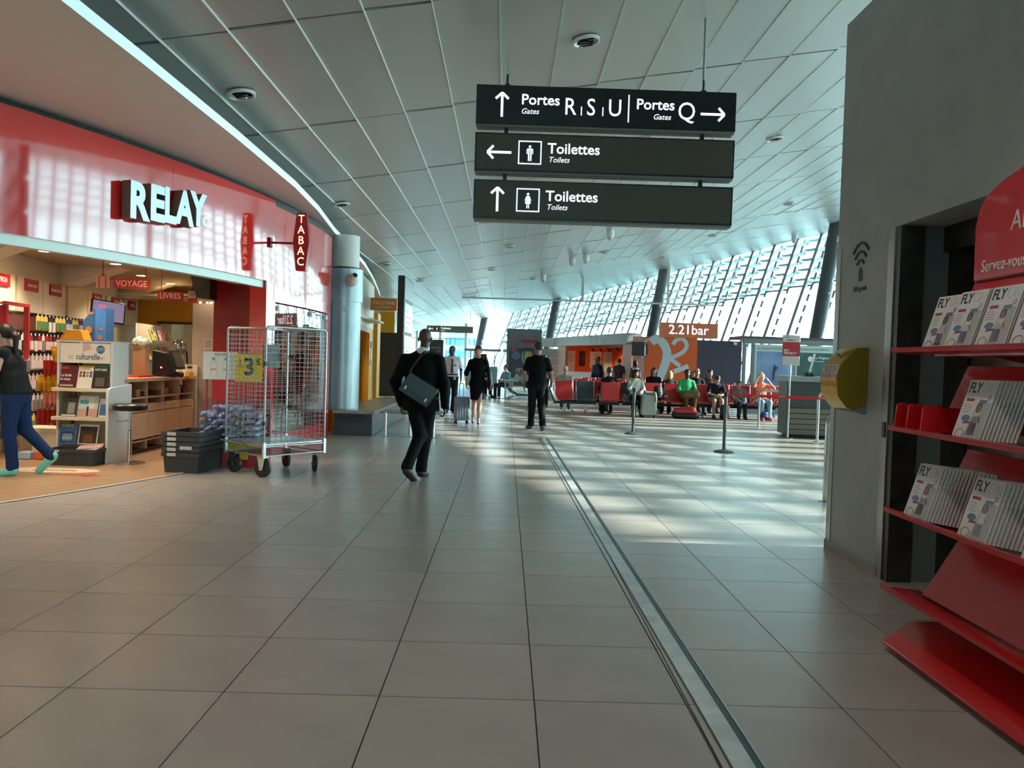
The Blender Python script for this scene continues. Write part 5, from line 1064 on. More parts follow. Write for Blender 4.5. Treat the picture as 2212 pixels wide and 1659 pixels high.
bx('canopy', (0, -.4, 2.32), (8.8, .25, 2.75), mat('canopy_grey', rgb(140, 142, 140), .5, metal=.3), kk); bx('pier', (0, -.15, 0), (.9, 0, 2.32), M_pk, kk); bx('pier', (7.7, -.15, 0), (8.8, 0, 2.32), M_pk, kk); bx('counter', (.9, -.6, 0), (7.7, 0, 1.1), M_pk, kk)
bx('back_wall', (0, -3.1, 0), (8.8, -3.0, 2.4), M_or, kk); bx('end_wall', (8.7, -3, 0), (8.8, -.15, 2.4), M_or, kk); bx('ceiling_board', (0, -3.1, 2.4), (8.8, -.3, 2.45), mat('bar_ceiling', rgb(90, 60, 44), .6), kk)
for y, w, h, m_ in ((-.62, .52, 2.0, M_paper), (-1.28, .30, .75, M_black), (-2.0, .62, .85, M_paper), (-2.66, .5, 1.3, mat('board_pale', rgb(186, 196, 186), .5))):
    bd_ = bx('board', (8.66, y-w/2, 2.12-h), (8.70, y+w/2, 2.12), m_, kk)
    for i in range(4): bx('print_line', (8.655, y-w*.35, 1.95-i*.12), (8.66, y+w*(.1+.05*(i % 3)), 1.98-i*.12), mat('board_print', rgb(150, 110, 96), .6), bd_)
bx('work_counter', (1.0, -2.9, 0), (7.6, -2.4, .95), mat('bar_counter', rgb(196, 170, 150), .5), kk)
mb = MB(); mb.tube([(.5, -1.0, 2.28), (7.5, -1.0, 2.28)], .02, 6); mb.build('track', M_black, kk)
for i in range(7): mb = MB(); mb.tube([(1.0+i*.95, -1.0, 2.28), (1.0+i*.95, -1.0, 2.2), (.95+i*.95, -1.12, 2.1)], .045, 8); mb.build('track_spot', M_black, kk)
for k, x in enumerate((2.0, 4.4, 6.6)):
    ld = bpy.data.lights.new('bar_spot', 'SPOT'); ld.energy = 160; ld.color = (1, .78, .5); ld.spot_size = 2.2; ld.shadow_soft_size = .1; lo = bpy.data.objects.new('bar_spot', ld); COL.objects.link(lo); lo.parent = kk; lo.location = (x, -1.3, 2.2); lo.rotation_euler = (-.5, 0, 0)
text('2.21 bar', .42, M_dark, kk, frame((3.9, .252, 2.40), (-1, 0, 0), (0, 0, 1)), bold=.01, sx=1.4)
fl = thing('bar_fridge', 'pale open fridge shelves left of the bar', 'fridge', (2.15, 40.6, 0)); bx('case', (-.7, 0, 0), (.6, .6, 2.2), mat('fridge_pale', rgb(170, 196, 196), .4), fl)
for z in (.5, .9, 1.3, 1.7): bx('shelf', (-.65, -.02, z), (.55, 0, z+.05), M_white, fl)
bx('head_board', (-.75, -.1, 2.3), (.75, .1, 2.75), M_white, fl)
# ---- tall poster stand with the balloon picture
ps = thing('poster_stand', 'grey framed poster stand with a hot air balloon picture', 'poster stand', (.78, 34.6, 0))
M_psf = mat('stand_grey', rgb(112, 124, 128), .4, metal=.4)
bx('frame_box', (-.77, -.08, .42), (.77, .08, 2.92), M_psf, ps, .02); po = bx('poster', (-.66, -.09, .55), (.66, -.08, 2.72), mat('poster_night', rgb(46, 62, 96), .35, noise=rgb(96, 84, 104), nscale=1.6), ps)
bx('sky_band', (-.66, -.093, 2.1), (.66, -.09, 2.72), mat('poster_dusk', rgb(150, 120, 124), .4, noise=rgb(110, 110, 130), nscale=2), po); bx('red_roof', (-.1, -.096, 2.32), (.6, -.093, 2.45), mat('poster_red', rgb(150, 60, 64), .5), po)
PF = lambda z=0: frame((0, -.097-z, 0), (1, 0, 0), (0, 0, 1))
for i, (k0, col_) in enumerate(((-.20, (190, 200, 120)), (-.12, (110, 140, 150)), (-.04, (220, 210, 110)), (.04, (236, 200, 90)), (.12, (230, 160, 70)), (.20, (200, 190, 120)))):
    mb = MB(); mb.M = PF(); mb.prism([(k0*.25+.12, 1.25), (k0*.25+.145, 1.25), (k0+.16, 1.65), (k0*.9+.15, 1.95), (k0*.75+.10, 1.95), (k0+.08, 1.65)], 0, .002); mb.build('balloon_gore', mat('gore_%d' % i, rgb(*col_), .5), po)
for cx_, cy_, a, b, col_ in ((.12, 1.98, .26, .12, (70, 66, 76)), (-.35, 1.75, .2, .18, (110, 130, 170)), (-.28, .75, .14, .18, (210, 216, 222)), (.05, .75, .2, .22, (200, 208, 216)), (.4, 1.0, .16, .2, (170, 180, 200)), (-.45, 2.0, .12, .1, (190, 90, 84))):
    mb = MB(); mb.M = PF(-.001); mb.prism(oval(cx_, cy_, a, b, 16), 0, .002); mb.build('print', mat('pst_%d_%d_%d' % col_, rgb(*col_), .5), po)
text('FÊTE', .24, M_letter, po, frame((-.35, -.101, 1.02), (1, 0, 0), (0, 0, 1)), bold=.01); text('des lumières', .1, M_letter, po, frame((-.35, -.101, .92), (1, 0, 0), (0, 0, 1)))
mb = MB(); mb.prism([(-.77, .45), (-.70, .30), (-.55, .12), (-.3, .02), (-.2, 0), (.5, 0), (.5, .06), (-.2, .08), (-.42, .2), (-.58, .36), (-.64, .5)], -.12, .12, 'y'); mb.build('curved_foot', M_psf, ps)
# ---- dark ad panel and tall info totem
ad = thing('ad_panel', 'dark advertising panel with script lettering and flowers', 'poster stand', (-3.2, 36, 0)); bx('body', (-.32, 0, 0), (.32, .12, 2.38), mat('ad_dark', rgb(52, 56, 60), .4), ad); text('Beautiful', .13, mat('ad_letter', rgb(176, 180, 180), .5), ad, frame((-.26, -.003, 1.98), (1, 0, 0), (0, 0, 1)), shear=.35); text('skin', .13, MATS['ad_letter'], ad, frame((.0, -.003, 1.84), (1, 0, 0), (0, 0, 1)), shear=.35)
for x, z, r in ((-.2, 1.6, .09), (-.08, 1.55, .07), (-.18, 1.42, .08)): mb = MB(); mb.M = frame((x, -.004, z), (1, 0, 0), (0, 0, 1)); mb.prism(oval(0, 0, r, r*.8), 0, .002); mb.build('flower_print', mat('ad_pink', rgb(190, 130, 136), .5), ad)
tt = thing('info_totem', 'tall black flight information totem with screens on its side', 'totem', (-2.9, 21.5, 0)); bx('body', (-.10, 0, 0), (.08, 1.95, 3.72), M_black, tt, .006)
bx('cap_face', (.08, .08, 3.1), (.09, 1.9, 3.68), mat('totem_pale', rgb(150, 164, 168), .35), tt)
for z0, z1 in ((2.2, 3.0), (1.1, 2.1)): s2 = bx('screen', (.08, .15, z0), (.092, 1.85, z1), mat('totem_screen', rgb(90, 130, 140), .12, emit=(.35, .55, .6), es=.35), tt); [bx('screen_line', (.092, .25, z0+.1+i*.15), (.094, 1.2+.2*(i % 3), z0+.14+i*.15), M_paper, s2) for i in range(4)]
# ---- ochre perfume shop front and the dark brown panel beyond it
oc = link('wall_ochre_front', None); tag(oc, kind='structure')
def sl_box(nm, y0, y1, z0, z1, m_, t=.12, dx=0.0):
    xa, xb = -3.45-.062*(y0-15.5)*1.35+dx, -3.45-.062*(y1-15.5)*1.35+dx
    return MB().prism([(xa, y0), (xb, y1), (xb-t, y1), (xa-t, y0)], z0, z1).build(nm, m_, oc)
sl_box('red_fascia', 15.5, 20.4, 2.35, 3.72, M_red); sl_box('cream_fascia', 20.4, 25.2, 2.35, 3.72, M_cream); sl_box('ochre_pilaster', 23.9, 25.0, 0, 2.35, M_occ); sl_box('ochre_pilaster', 25.4, 26.6, 0, 2.9, M_occ, dx=.12); sl_box('ochre_header', 20.4, 23.9, 2.2, 2.36, M_occ)
sl_box('red_pier', 15.3, 15.9, 0, 2.35, M_red)
tag(bx('wall_ochre_inner', (-7.5, 24.0, 0), (-4.3, 24.1, 2.6), M_occ), kind='structure'); tag(bx('ceiling', (-8, 15, 2.5), (-3.75, 24, 2.55), M_cream), kind='structure')
for k, y in enumerate((17.5, 20.0, 22.5)): downlight((-4.6, y, 2.5), f'warm downlight inside the ochre shop, {words[k]} of three', M_lampw, power=90, grp='ochre shop downlights')
osu = thing('wall_shelf', 'wooden shelf unit with bottles inside the ochre shop', 'shelf unit', (-4.75, 23.7, 0))
for q in (-.32, .30): bx('upright', (q, -.2, 0), (q+.02, .25, 2.2), M_beech, osu)
for i in range(6):
    bx('shelf', (-.3, -.2, .35+i*.3), (.3, .2, .41+i*.3), M_beech, osu)
    for j in range(3): p_ = tag(MB().lathe([(.035, 0), (.035, .12), (.015, .14), (.015, .17)], 10).build('bottle', mat('ob_%d' % (j % 3), (rgb(190, 90, 40), rgb(220, 200, 150), rgb(120, 60, 40))[j], .3)), f'small bottle on the {words[i]} shelf of the ochre shop', 'bottle', 'bottles in the ochre shop'); p_.location = (-4.95+.18*j, 23.6, .41+i*.3)
os_ = thing('shop_sign', 'projecting ochre orange perfume shop sign with pale letters', 'sign', (-3.78, 24, 3.09)); bx('plate', (-.42, -.05, -.19), (.42, .05, .19), mat('sign_ochre', rgb(226, 130, 44), .45), os_, .006); bx('arm', (-.58, -.03, -.1), (-.42, .03, .15), mat('arm_brown', rgb(70, 44, 26), .5), os_)
text("L'OCCITANE", .135, M_letter, os_, frame((0, -.052, -.005), (1, 0, 0), (0, 0, 1)), align='CENTER', sx=.92, bold=.003); text('EN PROVENCE', .07, M_letter, os_, frame((0, -.052, -.115), (1, 0, 0), (0, 0, 1)), align='CENTER')
for z, h, m_ in ((1.85, .22, mat('notice_blue', rgb(80, 110, 170), .5)), (1.55, .22, M_paper), (1.3, .16, MATS['notice_paper'])): o = tag(bx('door_notice', (-.01, -.12, -h/2), (.01, .12, h/2), m_), f"{'blue' if h == .22 and z > 1.8 else 'white' if z > 1.4 else 'beige'} notice on the ochre pilaster", 'notice', 'notices on the ochre pilaster'); o.location = (-3.45-.062*(24.4-15.5)*1.35+.012, 24.4, z); o.rotation_euler = (0, 0, .083)
br = thing('brown_screen', 'dark brown full height panel with ochre box above beyond the perfume shop', 'panel', (-4.55, 30.5, 0)); bx('panel', (-.42, 0, 0), (.36, .15, 2.45), mat('panel_brown', rgb(66, 50, 42), .5), br); bx('ochre_top', (-.35, -.02, 2.45), (.20, .3, 3.25), M_occ, br); bx('lamp_box', (-.5, -.1, 2.7), (-.35, .05, 2.95), M_white, br)
tag(bx('wall_far_left', (-9, 33, 0), (-4.7, 33.2, 3.6), M_white), kind='structure')
# ---- far end: counters with screens, cafe tables and chairs
for k, x in enumerate((-1.4, .9)):
    dk_ = thing('gate_counter', f"distant pale gate counter with a dark screen, {'left of' if k == 0 else 'behind'} the balloon poster", 'desk', (x, 47, 0), 0, 'distant gate counters'); bx('body', (-.9, 0, 0), (.9, .6, 1.15), M_fr, dk_); bx('post', (-.75, .1, 1.15), (-.69, .16, 2.1), M_fr, dk_); bx('post', (.69, .1, 1.15), (.75, .16, 2.1), M_fr, dk_); bx('screen', (-.25, .05, 1.3), (.25, .12, 1.9), M_black, dk_); bx('lintel', (-1.1, .05, 2.05), (1.1, .2, 2.2), M_fr, dk_)
M_wch = mat('chair_white', rgb(214, 218, 216), .4)
def cafe_table(x, y, lab):
    t_ = thing('cafe_table', lab, 'table', (x, y, 0), 0, 'cafe tables'); MB().lathe([(.38, .73), (.38, .755)], 20).build('top', M_wch, t_); MB().lathe([(.03, .02), (.03, .73)], 10).build('column', M_alu, t_); MB().lathe([(.22, 0), (.22, .02)], 16).build('foot', M_alu, t_)
def cafe_chair(x, y, rz, lab):
    c_ = thing('cafe_chair', lab, 'chair', (x, y, 0), rz, 'white cafe chairs'); bx('seat', (-.2, -.2, .43), (.2, .2, .46), M_wch, c_, .01); mb = MB(); mb.prism([(.19, .46), (.22, .46), (.27, .82), (.24, .83)], -.2, .2, 'x'); mb.build('backrest', M_wch, c_, bevel=.01)
    for a in (-.17, .17):
        for b in (-.17, .17): mb = MB(); mb.tube([(a, b, .43), (a*1.15, b*1.15, 0)], .014, 6); mb.build('leg', M_wch, c_)
cafe_table(-.9, 33.0, 'round cafe table with the man in black behind it'); cafe_table(.0, 31.2, 'round cafe table in front of the balloon poster')
for k, (x, y, rz) in enumerate(((-.83, 33.82, .3), (.03, 31.8, -.8), (1.53, 30.58, 1.2-PI), (1.3, 33.2, 1.2))): cafe_chair(x, y, rz, f'white cafe chair {("at the far table under the guest in black", "at the near table under the guest in pale blue", "under the brown haired guest", "empty beside the poster foot")[k]}')
# ================================================================== people: implicit bodies, polygonised
def V(*a): return np.array(a, float)
def nrm(v): v = np.asarray(v, float); return v/max(1e-9, np.linalg.norm(v))
def sd(pr, P):
    k = pr[0]
    if k == 'c':
        a, b, ra, rb = pr[1:5]; ab = b-a; t = np.clip(((P-a)@ab)/max(1e-9, ab@ab), 0, 1); return np.linalg.norm(P-a-t[..., None]*ab, axis=-1)-(ra+(rb-ra)*t)
    if k == 'k':   # elliptical capsule: lateral axis L, radii (lateral, depth) at both ends
        a, b, r0, r1, L = pr[1:6]; ab = b-a; t = np.clip(((P-a)@ab)/max(1e-9, ab@ab), 0, 1); o = P-a-t[..., None]*ab
        l = o@L; m_ = np.sqrt(np.maximum(0, (o*o).sum(-1)-l*l)); rx = r0[0]+(r1[0]-r0[0])*t; ry = r0[1]+(r1[1]-r0[1])*t
        return (np.sqrt((l/rx)**2+(m_/ry)**2)-1)*np.minimum(rx, ry)
    c, r = pr[1], np.asarray(pr[2], float); q = P-c
    if len(pr) > 3 and pr[3] is not None: q = q@pr[3]
    k0 = np.linalg.norm(q/r, axis=-1); k1 = np.linalg.norm(q/(r*r), axis=-1); return k0*(k0-1)/np.maximum(k1, 1e-6)
def bounds(pr):
    if pr[0] == 'c': r = max(pr[3], pr[4]); return np.minimum(pr[1], pr[2])-r, np.maximum(pr[1], pr[2])+r
    if pr[0] == 'k': r = max(*pr[3], *pr[4]); return np.minimum(pr[1], pr[2])-r, np.maximum(pr[1], pr[2])+r
    r = max(pr[2]); return pr[1]-r, pr[1]+r
def polygonise(prims, res, k=.025, cut=None):
    lo = np.min([bounds(p)[0] for p in prims], 0)-3*res; hi = np.max([bounds(p)[1] for p in prims], 0)+3*res
    n = np.ceil((hi-lo)/res).astype(int)+1; ax = [lo[i]+res*np.arange(n[i]) for i in range(3)]
    F = np.full(n, .5)
    for p in prims:
        a, b = bounds(p); mg_ = k+2.5*res; s = [slice(max(0, int((a[i]-mg_-lo[i])/res)), min(n[i], int((b[i]+mg_-lo[i])/res)+2)) for i in range(3)]
        G = np.stack(np.meshgrid(ax[0][s[0]], ax[1][s[1]], ax[2][s[2]], indexing='ij'), -1); d = sd(p, G); f = F[s[0], s[1], s[2]]
        h = np.clip(.5+.5*(f-d)/k, 0, 1); F[s[0], s[1], s[2]] = f*(1-h)+d*h-k*h*(1-h)
    if cut is not None:
        G = np.stack(np.meshgrid(*ax, indexing='ij'), -1); F = np.maximum(F, cut(G))
    ins = F < 0; C = [F[i:n[0]-1+i, j:n[1]-1+j, q:n[2]-1+q] for i in (0, 1) for j in (0, 1) for q in (0, 1)]
    S = sum((c < 0).astype(np.int8) for c in C); act = (S > 0) & (S < 8); idx = np.argwhere(act)
    if len(idx) == 0: return np.zeros((0, 3)), []
    vals = np.stack([c[act] for c in C], 1); co = np.array([(i, j, q) for i in (0, 1) for j in (0, 1) for q in (0, 1)], float); acc = np.zeros((len(idx), 3)); cnt = np.zeros(len(idx))
    for e in range(8):
        for g in range(e+1, 8):
            if abs(co[e]-co[g]).sum() != 1: continue
            a, b = vals[:, e], vals[:, g]; mm = (a < 0) != (b < 0); t = np.where(mm, a/np.where(a-b == 0, 1, a-b), 0)
            acc += mm[:, None]*(co[e]+(co[g]-co[e])*t[:, None]); cnt += mm
    vs_ = lo+(idx+acc/cnt[:, None])*res; num = np.full(act.shape, -1); num[act] = np.arange(len(idx)); fs = []
    for d in range(3):
        u, v = (d+1) % 3, (d+2) % 3
        A = np.moveaxis(ins, d, 0); sg = (A[:-1] != A[1:]); flip = A[:-1][sg]; e = np.argwhere(sg)
        e = e[:, [0, 1, 2]]; full = np.zeros_like(e); rest = [q for q in range(3) if q != d]; full[:, d] = e[:, 0]; full[:, rest[0]] = e[:, 1]; full[:, rest[1]] = e[:, 2]
        ok = (full[:, u] > 0) & (full[:, v] > 0) & (full[:, u] < n[u]-1) & (full[:, v] < n[v]-1); full = full[ok]; fl = flip[ok]
        def g_(du, dv):
            q = full.copy(); q[:, u] += du; q[:, v] += dv; return num[q[:, 0], q[:, 1], q[:, 2]]
        Q = np.stack([g_(-1, -1), g_(0, -1), g_(0, 0), g_(-1, 0)], 1); Q = np.where(fl[:, None], Q, Q[:, ::-1]); fs.append(Q)
    return vs_, np.concatenate(fs)
def meshparts(name, parts, parent=None):   # parts: (verts, quads, material)
    vs_, fs, mi, ms, n = [], [], [], [], 0
    for v, f, m_ in parts:
        if len(v) == 0: continue
        if m_ not in ms: ms.append(m_)
        vs_.append(v); fs.append(np.asarray(f)+n); mi += [ms.index(m_)]*len(f); n += len(v)
    vs_ = np.concatenate(vs_); fs = np.concatenate(fs); me = bpy.data.meshes.new(name)
    me.vertices.add(len(vs_)); me.vertices.foreach_set('co', vs_.astype(np.float32).ravel()); me.loops.add(fs.size); me.loops.foreach_set('vertex_index', fs.astype(np.int32).ravel())
    me.polygons.add(len(fs)); me.polygons.foreach_set('loop_start', np.arange(0, fs.size, 4, dtype=np.int32)); me.polygons.foreach_set('loop_total', np.full(len(fs), 4, np.int32))
    for m_ in ms: me.materials.append(m_)
    me.polygons.foreach_set('material_index', np.array(mi, np.int32)); me.polygons.foreach_set('use_smooth', np.ones(len(fs), bool)); me.update(); me.validate()
    return link(name, me, parent)
def sphere_part(c, r, m_, R=None):
    return (*polygonise([('e', c, r, R)], min(r)*.55, .001), m_)
STAND = dict(pel=(0, 0, .97), chest=(0, 0, 1.28), neck=(0, -.01, 1.48), head=(0, .02, 1.64), shL=(-.175, 0, 1.395), shR=(.175, 0, 1.395), elL=(-.235, -.03, 1.14), elR=(.235, -.03, 1.14), wrL=(-.25, .03, .89), wrR=(.25, .03, .89), hipL=(-.09, 0, .94), hipR=(.09, 0, .94), knL=(-.095, .02, .51), knR=(.095, .02, .51), anL=(-.10, -.03, .09), anR=(.10, -.03, .09), toeL=(-.115, .14, .03), toeR=(.115, .14, .03))
SIT = dict(pel=(0, -.04, .55), chest=(0, -.09, .87), neck=(0, -.07, 1.07), head=(0, -.02, 1.23), shL=(-.175, -.08, .99), shR=(.175, -.08, .99), elL=(-.24, .02, .75), elR=(.24, .02, .75), wrL=(-.10, .24, .68), wrR=(.10, .24, .68), hipL=(-.09, .0, .54), hipR=(.09, .0, .54), knL=(-.11, .42, .52), knR=(.11, .42, .52), anL=(-.11, .42, .09), anR=(.11, .42, .09), toeL=(-.12, .59, .03), toeR=(.12, .59, .03))
def lr(s): return [(s, 'L'), (s, 'R')]
def person(label, loc, rz, pose, H=1.75, skin=(190, 140, 110), top=(30, 30, 34), sleeve='long', bottom=(30, 30, 34), bott='trousers', shoes=(20, 20, 22), hair=(40, 30, 24), style='short', res=.013, yaw=0.0, pitch=0.0, J=None, hem=None, fat=1.0, collar=None, topname=None, hands=((0, 0, -1), (0, 0, -1)), curl=(.35, .35), sole=None, barelegs=False, group=None, fine=True, bag=None):
    s = H/1.755; D = {k: V(*v)*s for k, v in pose.items()}
    for k, v in (J or {}).items(): D[k] = V(*v)*s
    msk = mat('skin_%d_%d_%d' % skin, rgb(*skin), .5, noise=tuple(x*.86 for x in rgb(*skin)), nscale=9)
    L = nrm(D['shR']-D['shL']); Lh = nrm(D['hipR']-D['hipL'])
    cy_, sy_, cp, sp__ = math.cos(yaw), math.sin(yaw), math.cos(pitch), math.sin(pitch)
    hr = V(cy_, -sy_, 0); hfw = V(sy_*cp, cy_*cp, sp__); hu = np.cross(hr, hfw); R = np.stack([hr, hfw, hu], 1); hc = D['head']
    hp_ = lambda x, y, z: hc+R@(V(x, y, z)*s)
    # --- body
    B = [('k', D['pel']+V(0, 0, -.03*s), (D['pel']+D['chest'])/2, (.150*s*fat, .105*s*fat), (.130*s*fat, .092*s*fat), Lh), ('k', (D['pel']+D['chest'])/2, D['chest'], (.130*s*fat, .092*s*fat), (.155*s, .105*s), L), ('k', D['chest'], D['neck']+V(0, 0, -.06*s), (.155*s, .105*s), (.12*s, .075*s), L), ('c', D['neck']+V(-.03, 0, -.05)*s, D['shL'], .05*s, .046*s), ('c', D['neck']+V(.03, 0, -.05)*s, D['shR'], .05*s, .046*s), ('c', D['neck']+V(0, 0, -.05*s), hp_(0, -.01, -.07), .058*s, .052*s)]
    for q in 'LR':
        B += [('c', D['hip'+q], D['kn'+q], .082*s*fat, .055*s), ('c', D['kn'+q], D['an'+q], .055*s, .036*s), ('c', D['sh'+q], D['el'+q], .048*s, .038*s), ('c', D['el'+q], D['wr'+q], .038*s, .026*s)]
        kn, an = D['kn'+q], D['an'+q]; B.append(('c', kn+(an-kn)*.2+V(0, -.012, 0)*s, kn+(an-kn)*.5+V(0, -.01, 0)*s, .052*s, .045*s)); B.append(('c', D['an'+q]+V(0, 0, -.03*s), D['toe'+q], .034*s, .026*s))
    parts = [(*polygonise(B, res, .03), msk)]
    hd_ = [('e', hp_(0, -.012, .028), (.074*s, .094*s, .088*s), R), ('e', hp_(0, .022, -.03), (.062*s, .070*s, .082*s), R), ('e', hp_(0, .045, -.082), (.040*s, .040*s, .032*s), R), ('c', hp_(0, .088, .012), hp_(0, .108, -.030), .008*s, .013*s), ('c', hp_(-.032, .082, .026), hp_(.032, .082, .026), .010*s, .010*s), ('e', hp_(-.078, -.004, -.012), (.009*s, .020*s, .030*s), R), ('e', hp_(.078, -.004, -.012), (.009*s, .020*s, .030*s), R), ('c', D['neck']+V(0, 0, -.03*s), hp_(0, -.015, -.06), .056*s, .052*s)]
    parts.append((*polygonise(hd_, .0075 if fine else .012, .014), msk))
    if fine:
        md = mat('eye_dark', rgb(30, 24, 22), .3); mw = mat('eye_white', rgb(226, 222, 216), .4); ml = mat('lips_%d_%d_%d' % skin, tuple(min(1, x*y) for x, y in zip(rgb(*skin), (1.0, .62, .60))), .5)
        for q in (-.032, .032): parts += [sphere_part(hp_(q, .080, .006), (.013*s, .010*s, .008*s), mw, R), sphere_part(hp_(q, .0895, .006), (.0055*s,)*3, md), sphere_part(hp_(q, .091, .032), (.018*s, .006*s, .004*s), mat('brow', rgb(50, 38, 30), .6), R)]
        parts.append(sphere_part(hp_(0, .090, -.068), (.023*s, .010*s, .007*s), ml, R))
    for i, q in enumerate('LR'):
        w = D['wr'+q]; d = nrm(hands[i]) if hands[i] is not None else nrm(w-D['el'+q]); sgn = 1 if q == 'R' else -1
        n_ = V(-sgn, 0, 0) if abs(d[0]) < .8 else V(0, 0, -1); n_ = nrm(n_-d*(n_@d)); sv = np.cross(d, n_)*(-sgn if False else 1); sv = sv if sv[1] > 0 else -sv; c_ = curl[i]
        hp2 = [('c', D['wr'+q]-d*.02*s, w+d*.03*s, .026*s, .026*s), ('k', w+d*.025*s, w+d*.085*s, (.034*s, .015*s), (.038*s, .014*s), sv)]
        for f_, (o_, l_) in enumerate(((-.028, .058), (-.010, .070), (.010, .075), (.028, .068))):
            a = w+d*.088*s+sv*o_*s; d1 = nrm(d*math.cos(c_)+n_*math.sin(c_)); d2 = nrm(d*math.cos(c_*2.4)+n_*math.sin(c_*2.4)); b = a+d1*l_*.55*s; hp2 += [('c', a, b, .0092*s, .0085*s), ('c', b, b+d2*l_*.5*s, .0085*s, .007*s)]
        a = w+d*.035*s+sv*.030*s; b = a+nrm(d*.75+sv*.6+n_*.25)*.045*s; hp2 += [('c', a, b, .0115*s, .010*s), ('c', b, b+nrm(d*.95+sv*.2+n_*.35)*.032*s, .010*s, .008*s)]
        parts.append((*polygonise(hp2, .0062 if fine else .010, .006), msk))
    o = meshparts('person', parts); tag(o, label, 'person', group); o.location = loc; o.rotation_euler = (0, 0, rz)
    # --- clothes
    mb_ = mat('cloth_%d_%d_%d' % bottom, rgb(*bottom), .75, noise=tuple(x*.8 for x in rgb(*bottom)), nscale=6, bump=.15, spec=.15); mt = mat('cloth_%d_%d_%d' % top, rgb(*top), .75, noise=tuple(x*.8 for x in rgb(*top)), nscale=6, bump=.15, spec=.15)
    waist = (D['pel']+D['chest'])/2
    if bott in ('trousers', 'jeans', 'shorts'):
        w_ = dict(trousers=(.098, .076, .060), jeans=(.098, .074, .056), shorts=(.102, .085, 0))[bott]; Q = [('k', D['pel']+V(0, 0, -.05*s), waist+V(0, 0, -.02*s), (.165*s*fat, .122*s*fat), (.146*s*fat, .108*s*fat), Lh)]
        for q in 'LR':
            kn, an, hp3 = D['kn'+q], D['an'+q], D['hip'+q]
            if bott == 'shorts': Q.append(('c', hp3, hp3+(kn-hp3)*.85, .102*s*fat, .085*s))
            else: Q += [('c', hp3, kn, w_[0]*s*fat, w_[1]*s), ('c', kn, an+(kn-an)*.02, w_[1]*s, w_[2]*s), ('c', an+(kn-an)*.12, an+(kn-an)*.0+V(0, .01, 0), w_[2]*s*1.02, w_[2]*s)]
        meshparts('trousers' if bott != 'shorts' else 'shorts', [(*polygonise(Q, res, .03), mb_)], o)
    elif bott == 'skirt':
        mid = (D['knL']+D['knR'])/2; Q = [('k', waist, D['pel']+V(0, 0, -.06*s), (.145*s, .108*s), (.180*s, .125*s), Lh), ('k', D['pel']+V(0, 0, -.06*s), mid+V(0, 0, .06*s), (.180*s, .125*s), (.150*s, .12*s), Lh)]
        meshparts('skirt', [(*polygonise(Q, res, .03, cut=lambda G: (mid[2]+.02*s)-G[..., 2]), mb_)], o)
    f_ = 1.12 if hem else 1.07; hz = hem*s if hem else D['pel'][2]-.02*s
    hb = V(D['pel'][0], D['pel'][1], hz)
    Q = [('k', D['chest'], D['neck']+V(0, 0, -.055*s), (.172*s*f_, .118*s*f_), (.125*s*f_, .080*s*f_), L), ('k', waist, D['chest'], (.150*s*fat*f_, .108*s*fat*f_), (.172*s*f_, .118*s*f_), L), ('k', hb, waist, (.172*s*fat*f_, .128*s*fat*f_), (.150*s*fat*f_, .108*s*fat*f_), L), ('c', D['neck']+V(-.03, 0, -.055)*s, D['shL']+V(0, 0, -.01)*s, .055*s*f_, .056*s*f_), ('c', D['neck']+V(.03, 0, -.055)*s, D['shR']+V(0, 0, -.01)*s, .055*s*f_, .056*s*f_)]
    for q in 'LR':
        sh, el, wr_ = D['sh'+q], D['el'+q], D['wr'+q]; w0 = .060 if hem else .055
        if sleeve == 'long': Q += [('c', sh, el, (w0+.006)*s, w0*s), ('c', el, wr_-(wr_-el)*.02, w0*s, (w0-.012)*s)]
        elif sleeve == 'mid': Q += [('c', sh, el, .058*s, .050*s), ('c', el, el+(wr_-el)*.2, .050*s, .046*s)]
        elif sleeve == 'short': Q += [('c', sh, sh+(el-sh)*.72, .062*s, .058*s)]
        else: Q += [('c', sh, sh+(el-sh)*.15, .056*s, .05*s)]
    zc = hz
    meshparts(topname or ('jacket' if hem else 'shirt'), [(*polygonise(Q, res, .03, cut=lambda G: zc-G[..., 2]), mt)], o)
    if collar:
        meshparts('collar', [(*polygonise([('c', D['neck']+V(-.01, -.02, .0)*s, D['neck']+V(.01, .0, .005)*s, .066*s, .064*s)], .009, .01), mat('cloth_%d_%d_%d' % collar, rgb(*collar), .7))], o)
    if shoes:
        ms = mat('shoe_%d_%d_%d' % shoes, rgb(*shoes), .45)
        for q in 'LR':
            an, toe = D['an'+q], D['toe'+q]; d = nrm(toe-an); heel = an+V(0, -.02, -.035)*s if abs((toe-an)[2]) < .14*s else an-d*.03*s
            S_ = [('c', heel+(toe-heel)*.05, toe+(toe-heel)*.15, .050*s, .042*s), ('c', an+V(0, 0, -.01)*s, (heel+toe)/2, .050*s, .042*s)]
            sh_ = meshparts('shoe', [(*polygonise(S_, .009 if fine else .014, .02), ms)], o)
            if sole: meshparts('sole', [(*polygonise([('k', heel+V(0, 0, -.024)*s, toe+(toe-heel)*.14+V(0, 0, -.016)*s, (.045*s, .013*s), (.040*s, .013*s), nrm(np.cross(d, V(0, 0, 1))))], .008, .01), mat('sole_%d_%d_%d' % sole, rgb(*sole), .6))], sh_)
